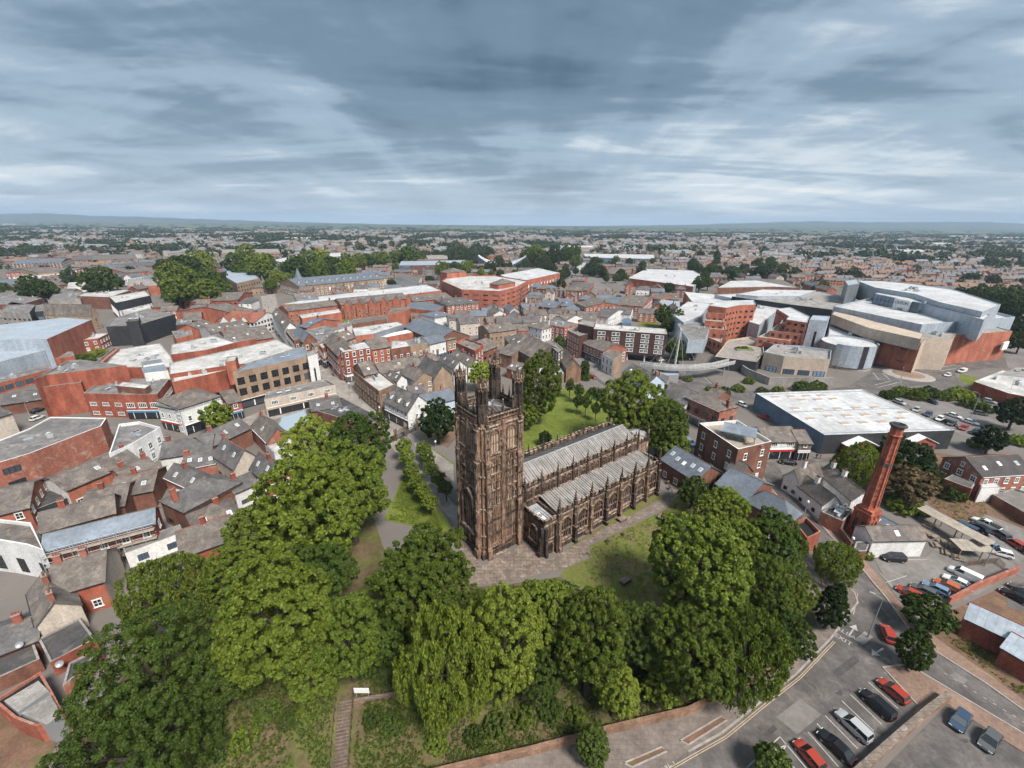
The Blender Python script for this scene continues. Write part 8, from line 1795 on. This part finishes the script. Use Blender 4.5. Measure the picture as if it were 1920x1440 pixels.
pergola('long pale board-roofed pergola over the beer garden', (1712, 970), (1838, 1050), 3.0); pergola('short striped pergola roof at the end of the beer garden', (1795, 1050), (1862, 1056), 3.4); pergola('white awning at the head of the beer garden', (1676, 952), (1708, 968), 3.0, 2.6, 'whiteroof2')
TB = MB(); TB.bx(-.9, .9, -.4, .4, .68, .75, 'wood'); TB.bx(-.9, .9, -.95, -.65, .42, .47, 'wood'); TB.bx(-.9, .9, .65, .95, .42, .47, 'wood'); TB.box((-.7, -.8, 0), (.1, 0, 0), (0, .1, 0), (0, .55, .7), 'wood'); TB.box((-.7, .7, 0), (.1, 0, 0), (0, .1, 0), (0, -.55, .7), 'wood'); TB.box((.6, -.8, 0), (.1, 0, 0), (0, .1, 0), (0, .55, .7), 'wood'); TB.box((.6, .7, 0), (.1, 0, 0), (0, .1, 0), (0, -.55, .7), 'wood'); TB = TB.mesh('picnic_table')
for x, y in ((1715, 995), (1735, 1002), (1752, 1010), (1768, 1020), (1785, 1030), (1755, 1025), (1775, 1040), (1795, 1048), (1740, 988), (1262, 712), (1270, 716), (1258, 718), (1276, 710)):
    o = bpy.data.objects.new('picnic_table', TB); COL.objects.link(o); o.location = G(x, y); o.rotation_euler = (0, 0, brnd.uniform(0, 3)); tag(o, 'wooden picnic table under the beer garden pergola' if x > 1500 else 'wooden table on the patio behind the inn', 'table', 'beer garden tables' if x > 1500 else 'patio tables')
fence_thing('close-boarded fence closing the end of the pergola', [(1812, 1062), (1868, 1056), (1880, 1068)], 1.6, 'wood', .2, 'fence', 'board_fence')
# roof terrace canopy
p = PZ(1385, 815, 12); cn = root('terrace_canopy', (p.x, p.y, 10.7), 'blue-grey canopy on the roof terrace', 'canopy', rz=R(-30)); mb = MB(); mb.box((-4, -2.4, 2.3), (8, 0, 0), (0, 4.8, .8), (0, 0, .12), 'feltblue'); mb.build('roof', cn)
for x in (-3.8, 3.8):
    for y in (-2.2, 2.2): mb = MB(); mb.tube((x, y, -.1), (x, y, 2.3 + (.8 if y > 0 else 0)), .07, .07, 'ironwork'); mb.build('post', cn, uv=False)
for k in range(14):
    t = brnd.random(); p = PZ(1345, 815, 11).lerp(PZ(1425, 832, 11), t) + Vector((0, brnd.uniform(-2.5, 1.5), -.4)); o = bpy.data.objects.new('terrace_chair', TB); COL.objects.link(o); o.location = (p.x, p.y, 10.63); o.scale = (.45, .45, 1); o.rotation_euler = (0, 0, brnd.uniform(0, 3)); tag(o, 'small bench seat on the roof terrace', 'bench', 'roof terrace seats')

# ------------------------------------------------------------------ infill houses and the suburbs
CELL = 4.0; OCC = set()
def raster(poly, grow=1.0):
    xs_ = [p[0] for p in poly]; ys_ = [p[1] for p in poly]; n = len(poly)
    for i in range(int((min(xs_) - grow) // CELL), int((max(xs_) + grow) // CELL) + 1):
        for j in range(int((min(ys_) - grow) // CELL), int((max(ys_) + grow) // CELL) + 1):
            x, y = (i + .5) * CELL, (j + .5) * CELL; ins = False; q = n - 1
            for k in range(n):
                if (poly[k][1] > y) != (poly[q][1] > y) and x < (poly[q][0] - poly[k][0]) * (y - poly[k][1]) / (poly[q][1] - poly[k][1]) + poly[k][0]: ins = not ins
                q = k
            if ins: OCC.add((i, j))
for f in FOOT: raster(f); [OCC.add((int(p[0] // CELL), int(p[1] // CELL))) for p in f]
for r_ in ROADS: raster([(p.x, p.y) for p in r_])
def free(poly):
    S = OCC; x0 = min(p[0] for p in poly); x1 = max(p[0] for p in poly); y0 = min(p[1] for p in poly); y1 = max(p[1] for p in poly)
    a, b = poly[0], poly[1]; c = poly[3]; n = 5
    for i in range(n):
        for j in range(n):
            u, v = i / (n - 1), j / (n - 1); x = a[0] + (b[0] - a[0]) * u + (c[0] - a[0]) * v; y = a[1] + (b[1] - a[1]) * u + (c[1] - a[1]) * v
            if (int(x // CELL), int(y // CELL)) in S: return False
    return all((x_ - tx) ** 2 + (y_ - ty) ** 2 > (tr * .7) ** 2 for tx, ty, tr in TREES for x_, y_ in ((sum(p[0] for p in poly) / 4, sum(p[1] for p in poly) / 4),))
frn = random.Random(21)
FILL = [([(845, 600), (880, 580), (920, 590), (1000, 585), (1020, 600), (990, 640), (930, 640), (870, 635)], 'market quarter behind the tower', 34, .35), ([(0, 548), (320, 500), (330, 520), (260, 560), (80, 570), (0, 585)], 'left office quarter', 30, .1), ([(640, 545), (830, 520), (838, 548), (720, 590), (560, 600), (540, 560)], 'arcade quarter', 16, .15),
        ([(1000, 548), (1280, 548), (1275, 600), (1100, 620), (1000, 600)], 'quarter below the supermarket', 26, -.2), ([(200, 860), (330, 860), (540, 850), (520, 960), (330, 1010), (190, 960)], 'slate-roofed tangle beside the sycamores', 22, .3), ([(300, 600), (480, 560), (470, 640), (330, 660)], 'left block behind the courtyard market', 14, .15),
        ([(430, 500), (640, 480), (820, 510), (800, 530), (640, 520), (500, 545)], 'streets behind the library', 18, .1), ([(1280, 520), (1420, 505), (1560, 530), (1540, 545), (1290, 545)], 'gardens behind the mall', 18, -.1), ([(0, 470), (300, 465), (330, 495), (0, 520)], 'far left streets', 34, .1), ([(720, 690), (860, 680), (850, 745), (770, 745)], 'yards behind the white pub', 8, .4)]
for reg, nm, cnt, ang in FILL:
    W = [PZ(x, y, 0) for x, y in reg]; xa, xb = min(p.x for p in W), max(p.x for p in W); ya, yb = min(p.y for p in W), max(p.y for p in W); made = 0
    for _ in range(cnt * 14):
        if made >= cnt: break
        x, y = frn.uniform(xa, xb), frn.uniform(ya, yb); ins = False; q = len(W) - 1
        for k in range(len(W)):
            if (W[k].y > y) != (W[q].y > y) and x < (W[q].x - W[k].x) * (y - W[k].y) / (W[q].y - W[k].y) + W[k].x: ins = not ins
            q = k
        if not ins: continue
        an = ang + frn.choice((0, 0, R(90))) + frn.uniform(-.12, .12); ln, wd = frn.uniform(9, 17), frn.uniform(7, 9.5)
        if y > 420: ln *= 1.3
        d = Vector((math.cos(an), math.sin(an), 0)); n = Vector((-d.y, d.x, 0)); o = Vector((x, y, 0)); a = o - d * ln / 2 - n * wd / 2; P = [a, a + d * ln, a + d * ln + n * wd, a + n * wd]
        if not free([(p.x, p.y) for p in P]): continue
        wl_ = frn.choice(('red2', 'brown', 'white', 'redpale', 'tan', 'cream', 'brown')); rf_ = frn.choice(('slate', 'slate2', 'slate2', 'slateblue', 'slate')); ze = frn.choice((5.4, 6.2, 7.6)); wn = {'red2': 'red brick', 'brown': 'brown brick', 'white': 'white rendered', 'redpale': 'patched brick', 'tan': 'tan stone', 'cream': 'cream rendered'}[wl_]; rn = {'slate': 'dark slate', 'slate2': 'brown slate', 'slateblue': 'blue slate'}[rf_]
        lab = '%s house with %s roof in the %s' % (wn, rn, nm)
        gable_w(lab, P[0], P[1], P[2], ze, frn.uniform(2.2, 3.2), wl_, rf_, hip=frn.random() < .2, win=W_C if y < 300 else ('sash', 1.3, 1.7, 3.6, 3.0), chim=(frn.choice((.1, .3, .5)), .9) if frn.random() < .7 else (), cm=frn.choice(('red', 'brown')), group='houses of the ' + nm, light=True)
        raster([(p.x, p.y) for p in P], 2.0); made += 1
# terraces: three shared house blocks
def block(ln, wd, ze, rise, wm, rm, n):
    w_ = MB(); a, b = ln / 2, wd / 2
    for p, q in (((-a, -b), (a, -b)), ((a, b), (-a, b))): w_.face([(p[0], p[1], -.5), (q[0], q[1], -.5), (q[0], q[1], ze), (p[0], p[1], ze)], wm)
    for s in (-1, 1): pts = [(s * a, -b, -.5), (s * a, b, -.5), (s * a, b, ze), (s * a, 0, ze + rise), (s * a, -b, ze)]; w_.face(pts if s > 0 else pts[::-1], wm)
    for k in range(n * 2):
        x = -a + ln * (k + .5) / (n * 2)
        for z in (.9, 3.5): w_.face([(x - .55, -b - .03, z), (x + .55, -b - .03, z), (x + .55, -b - .03, z + 1.3), (x - .55, -b - .03, z + 1.3)], 'glass'); w_.bx(x - .65, x + .65, -b - .08, -b, z - .15, z, 'frame')
    r_ = MB(); e = .4; k = rise / b
    r_.face([(-a - .2, -b - e, ze - e * k), (a + .2, -b - e, ze - e * k), (a + .2, 0, ze + rise + .05), (-a - .2, 0, ze + rise + .05)], rm); r_.face([(a + .2, b + e, ze - e * k), (-a - .2, b + e, ze - e * k), (-a - .2, 0, ze + rise + .05), (a + .2, 0, ze + rise + .05)], rm)
    return w_.mesh('wall'), r_.mesh('roof')
M('farwall', (0.29, 0.20, 0.155), (0.21, 0.145, 0.115), 0.02, 0.95, 0.2); M('farpale', (0.44, 0.40, 0.355), (0.33, 0.30, 0.265), 0.02, 0.95, 0.2); M('farroof', (0.22, 0.188, 0.168), (0.155, 0.135, 0.122), 0.02, 0.9, 0.2); M('farroof2', (0.26, 0.285, 0.315), (0.19, 0.205, 0.225), 0.02, 0.8, 0.2)
M('farroof3', (0.26, 0.165, 0.12), (0.20, 0.125, 0.095), 0.02, 0.9, 0.2)
BL = [block(24, 8, 5.6, 2.8, wm, rm, 4) + (t,) for wm, rm, t in (('red2', 'slate2', 'red brick terrace with brown slate roof'), ('farpale', 'slate', 'pale rendered terrace with dark roof'), ('redpale', 'slateblue', 'brick terrace with blue slate roof'), ('farwall', 'farroof3', 'brown terrace with red tiled roof'), ('farwall', 'farroof', 'brown brick terrace with grey roof'))]
cands = []; trees = []; sheds = []
def lat(i, j, s): return math.sin(i * 12.9898 * s + j * 78.233 + s * 3.1) * 43758.5453 % 1.0
for j in range(4, 36):
    y0 = j * 95.0
    for i in range(-48, 49):
        x0 = i * 95.0
        if abs(x0) > 1.27 * y0 + 60 or y0 < 395 or y0 > 3300: continue
        v = lat(i // 2, j // 2, 1.0) * .55 + lat(i, j, 2.0) * .45; ang = lat(i // 3, j // 3, 3.0) * .9 - .45 + (R(90) if lat(i // 2, j // 3, 5.0) > .72 else 0)
        cx_, cy_ = x0 + frn.uniform(-15, 15), y0 + frn.uniform(-15, 15); d = Vector((math.cos(ang), math.sin(ang), 0)); n = Vector((-d.y, d.x, 0))
        wood = v < (.24 if y0 < 1500 else .33)
        for r_ in (-1, 0, 1):
            for q in (-1, 0, 1):
                p = Vector((cx_, cy_, 0)) + d * q * 29 + n * (r_ * 31 + frn.uniform(-3, 3))
                if wood or frn.random() < .10:
                    if wood or frn.random() < .8: trees += [(p.x + frn.uniform(-12, 12), p.y + frn.uniform(-12, 12), frn.uniform(3.5, 7.5)) for _ in range(3 if wood else 2)]
                    continue
                cands.append((p.x, p.y, ang + frn.uniform(-.05, .05), frn.uniform(.75, 1.15)))
                if frn.random() < .42: trees.append((p.x + n.x * 14 + frn.uniform(-8, 8), p.y + n.y * 14 + frn.uniform(-8, 8), frn.uniform(2.2, 5.5)))
        if frn.random() < .06: sheds.append((cx_, cy_, ang, frn.uniform(25, 60), frn.uniform(15, 30)))
rowpx = [((1480, 508), (1780, 500), 16), ((1500, 522), (1700, 514), 10), ((1560, 530), (1900, 522), 15), ((1590, 540), (1640, 535), 3), ((1720, 534), (1900, 530), 8), ((1700, 512), (1930, 520), 10), ((1300, 483), (1530, 487), 12), ((1450, 497), (1600, 493), 8)]
rows = []
for a, b, n in rowpx:
    p, q = G(*a), G(*b); an = math.atan2(q.y - p.y, q.x - p.x); L0 = (q - p).length; k = int(L0 / 25)
    for t in range(k): rows.append((p.x + (q.x - p.x) * (t + .5) / k, p.y + (q.y - p.y) * (t + .5) / k, an, L0 / k / 24 * .98))
def corners(x, y, a, s): c, q = math.cos(a), math.sin(a); return [(x + c * u - q * v, y + q * u + c * v) for u, v in ((-12 * s, -4), (12 * s, -4), (12 * s, 4), (-12 * s, 4))]
cands.sort(key=lambda t: t[1] + abs(t[0]) * .3)
kept = []
for t in rows + cands:
    P = corners(*t)
    if t[1] < 1100:
        if not free(P): continue
        raster(P, 1.0); OCC.add((int(t[0] // CELL), int(t[1] // CELL)))
    kept.append(t)
CHB = CHIM['brown']; stuffh = MB()
for k, (x, y, a, s) in enumerate(kept):
    if abs(math.sin(a)) < .95 and math.cos(a) < 0: a += math.pi
    if k < 290:
        w_, r_, t = BL[(k * 7 + int(x)) % 5 if k >= len(rows) else (0, 2, 4)[k % 3]]; side = 'behind the cinema wood and mall' if x > 250 else 'beyond the library and park' if x < -60 else 'beyond the retail park'
        rt = root('terraced_house', (x, y, 0), '%s %s' % (t, side), 'house', 'far terraces ' + side, rz=a); inst('wall', w_, rt, sc=(s, 1, 1)); inst('roof', r_, rt, sc=(s, 1, 1))
        for u in (-8, 0, 8): inst('chimney', CHB, rt, (u * s, 0, 8.6))
    else:
        c, q = math.cos(a), math.sin(a); L0 = 12 * s * (frn.choice((.55, .8, 1))); b = 4; ze, rz_ = 5.4, 8.2; T_ = lambda u, v, z: (x + c * u - q * v, y + q * u + c * v, z)
        wm = 'farpale' if frn.random() < .45 else 'farwall'; rm = frn.choice(('farroof', 'farroof', 'farroof2', 'farroof3', 'farroof2'))
        for p0, p1 in (((-L0, -b), (L0, -b)), ((L0, b), (-L0, b))): stuffh.face([T_(p0[0], p0[1], -.5), T_(p1[0], p1[1], -.5), T_(p1[0], p1[1], ze), T_(p0[0], p0[1], ze)], wm)
        for sg in (-1, 1): stuffh.face([T_(sg * L0, -b * sg, -.5), T_(sg * L0, b * sg, -.5), T_(sg * L0, b * sg, ze), T_(sg * L0, 0, rz_), T_(sg * L0, -b * sg, ze)], wm)
        stuffh.face([T_(-L0, -b - .3, ze - .2), T_(L0, -b - .3, ze - .2), T_(L0, 0, rz_), T_(-L0, 0, rz_)], rm); stuffh.face([T_(L0, b + .3, ze - .2), T_(-L0, b + .3, ze - .2), T_(-L0, 0, rz_), T_(L0, 0, rz_)], rm)
o = stuffh.build('distant_houses', uv=False); o['kind'] = 'stuff'; tag(o, 'sea of small distant suburban houses reaching to the fields', 'houses')
shm = MB()
for x, y, a, l_, w_ in sheds:
    if y < 700: continue
    c, q = math.cos(a), math.sin(a); P = [(x + c * u - q * v, y + q * u + c * v) for u, v in ((-l_ / 2, -w_ / 2), (l_ / 2, -w_ / 2), (l_ / 2, w_ / 2), (-l_ / 2, w_ / 2))]; shm.prism(P, 0, 7, 'farpale', True, 'whiteroof2')
o = shm.build('distant_sheds', uv=False); o['kind'] = 'stuff'; tag(o, 'scattered pale roofed sheds among the distant houses', 'sheds')
for k, (px, w_, d_) in enumerate((((1880, 449), 260, 60), ((1800, 446), 160, 40), ((1760, 462), 60, 30), ((110, 427), 120, 50), ((20, 422), 140, 50), ((560, 452), 90, 40), ((1080, 470), 80, 30), ((1700, 478), 60, 30))):
    p = G(*px); rt = root('far_shed', p, ('huge pale factory shed near the right horizon', 'pale works shed left of the factory', 'white house-like hall in the right trees', 'white shed near the left horizon', 'pale shed at the left horizon edge', 'pale hall beyond the library', 'pale low hall beyond the pool', 'white barn among the right trees')[k], 'shed'); mb = MB(); mb.bx(-w_ / 2, w_ / 2, -d_ / 2, d_ / 2, -1, 9, 'farpale'); mb.build('wall', rt); mb = MB(); mb.face([(-w_ / 2, -d_ / 2, 9.05), (w_ / 2, -d_ / 2, 9.05), (w_ / 2, 0, 12), (-w_ / 2, 0, 12)], 'whiteroof2'); mb.face([(w_ / 2, d_ / 2, 9.05), (-w_ / 2, d_ / 2, 9.05), (-w_ / 2, 0, 12), (w_ / 2, 0, 12)], 'whiteroof2'); mb.build('roof', rt)
# far trees: the nearest as trees, the rest one mass
wd_px = [(40, 468, 320, 478, 60), (330, 462, 420, 470, 16), (640, 462, 900, 472, 50), (1180, 470, 1330, 476, 20), (1620, 478, 1920, 492, 60), (1500, 482, 1640, 486, 20), (1560, 470, 1900, 474, 40), (0, 440, 330, 446, 40), (400, 448, 700, 452, 30)]
extra = []
for xa, ya, xb, yb, n in wd_px:
    for _ in range(n):
        p = G(frn.uniform(xa, xb), frn.uniform(ya, yb)); extra.append((p.x, p.y, frn.uniform(5, 8.5)))
allt = [t for t in extra + trees if (int(t[0] // CELL), int(t[1] // CELL)) not in OCC]
allt.sort(key=lambda t: (t[1] * t[1] + t[0] * t[0]) ** .5 / t[2])
FQ = [crown_arrays(200 + k, 6, 4, .40, vz=1.0, lobes=4, cr=(.2, .35), inner=0) for k in range(4)]; FQ2 = [crown_arrays(210 + k, 3, 2, .62, vz=1.0, lobes=3, cr=(.2, .35), inner=0) for k in range(3)]
acc = []
for k, (x, y, r) in enumerate(allt):
    if k < 130:
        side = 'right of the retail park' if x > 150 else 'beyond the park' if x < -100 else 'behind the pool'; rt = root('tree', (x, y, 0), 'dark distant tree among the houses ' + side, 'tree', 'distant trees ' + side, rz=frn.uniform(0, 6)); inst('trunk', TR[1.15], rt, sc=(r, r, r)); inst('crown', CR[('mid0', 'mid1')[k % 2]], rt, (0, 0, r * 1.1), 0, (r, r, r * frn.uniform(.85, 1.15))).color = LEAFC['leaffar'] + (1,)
    else:
        Q = FQ[k % 4] if y < 1500 else FQ2[k % 3]; a = frn.uniform(0, 6.28); c, s = math.cos(a), math.sin(a); m = np.array([[c, s, 0], [-s, c, 0], [0, 0, 1]]); acc.append((Q @ m) * np.array([r, r, r]) + np.array([x, y, r * 1.0]))
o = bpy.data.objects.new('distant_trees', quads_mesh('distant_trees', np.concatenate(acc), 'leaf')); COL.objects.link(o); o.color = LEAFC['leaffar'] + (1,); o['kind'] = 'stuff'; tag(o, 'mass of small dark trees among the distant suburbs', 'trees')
# woods fading into the fields beyond
far = []
for _ in range(1500):
    y = frn.uniform(3000, 9000); x = frn.uniform(-1.25, 1.25) * y; 
    if lat(int(x // 420), int(y // 420), 7.0) > .45: continue
    far.append((FQ2[frn.randrange(3)] * np.array([26, 14, 7])) + np.array([x, y, 6]))
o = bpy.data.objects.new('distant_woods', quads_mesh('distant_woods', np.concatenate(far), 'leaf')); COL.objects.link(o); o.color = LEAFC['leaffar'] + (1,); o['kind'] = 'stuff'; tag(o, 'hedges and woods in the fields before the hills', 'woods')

# long grass and weeds on the bank and meadow
s0_, s1_ = G(648, 1312), G(636, 1462)
def STX(y): return s0_.x + (s1_.x - s0_.x) * (y - s0_.y) / (s1_.y - s0_.y)
def growth(name, label, polys, n, size, col, seed, lift=.25):
    g = np.random.default_rng(seed); P = []
    for poly in polys:
        W = [G(*q) for q in poly]; xs_, ys_ = [p.x for p in W], [p.y for p in W]; m = 0
        while m < n // len(polys):
            x, y = frn.uniform(min(xs_), max(xs_)), frn.uniform(min(ys_), max(ys_)); ins = False; q = len(W) - 1
            for k in range(len(W)):
                if (W[k].y > y) != (W[q].y > y) and x < (W[q].x - W[k].x) * (y - W[k].y) / (W[q].y - W[k].y) + W[k].x: ins = not ins
                q = k
            if not ins: continue
            m += 1
            if abs(x - STX(y)) < 1.7 and name == 'long_grass': continue
            if math.sin(x * .7 + 1.3 * math.sin(y * .5)) + math.sin(y * .9 + x * .3) < -.9 * (1 + frn.random()): continue
            P.append((x, y, TZ(x, y) + .08))
    P = np.array(P); N_ = len(P); Q = leaves(g, P, np.tile([0, 0, 1.0], (N_, 1)), g.uniform(.12, .45, N_), 5, size, 0, 1.2); o = bpy.data.objects.new(name, quads_mesh(name, Q, 'leaf')); COL.objects.link(o); o.color = col; o['kind'] = 'stuff'; tag(o, label, 'grass')
growth('long_grass', 'rank dark grass and weeds covering the wooded bank', [[(240, 1500), (160, 1420), (420, 1250), (640, 1150), (880, 1110), (1060, 1090), (1240, 1170), (1500, 1180), (1470, 1225), (1392, 1284), (1290, 1334), (1140, 1371), (1000, 1409), (870, 1438), (660, 1500)]], 24000, .13, (.55, .60, .65, 1), 301)
growth('meadow_grass', 'tufted bright grass of the churchyard meadow', [[(1090, 1040), (1250, 955), (1290, 905), (1345, 935), (1390, 1070), (1250, 1145), (1120, 1112)], [(745, 840), (762, 880), (745, 930), (730, 975), (830, 995), (800, 920)]], 4200, .11, (1.2, 1.15, 1.0, 1), 302)
growth('lawn_grass', 'short bright turf of the north lawn', [[(965, 858), (985, 800), (1010, 748), (1060, 732), (1100, 735), (1160, 770), (1215, 802), (1150, 802), (1060, 836)]], 3000, .09, (1.7, 1.6, 1.2, 1), 303)
growth('scrub', 'rough weeds on the bare ground by the beer garden and works', [[(1735, 850), (1745, 945), (1800, 985), (1850, 985), (1850, 930)], [(1780, 1150), (1740, 1172), (1850, 1258), (1935, 1320), (1935, 1260), (1800, 1170)]], 1500, .12, (.9, .8, .8, 1), 304)
# ------------------------------------------------------------------ haze
hb = MB(); hb.bx(-17000, 17000, -400, 14500, -30, 215, 'frame'); ho = hb.build('haze', uv=False); ho['kind'] = 'stuff'; tag(ho, 'thin blue summer haze over the town and hills', 'haze')
hm = bpy.data.materials.new('haze'); hm.use_nodes = True; t = hm.node_tree; t.nodes.clear(); om = nd(t, 'ShaderNodeOutputMaterial'); pv = nd(t, 'ShaderNodeVolumePrincipled'); pv.inputs['Color'].default_value = (.55, .74, .96, 1); pv.inputs['Density'].default_value = 0.0001; pv.inputs['Anisotropy'].default_value = 0.0; t.links.new(pv.outputs[0], om.inputs['Volume'])
ho.data.materials.clear(); ho.data.materials.append(hm)
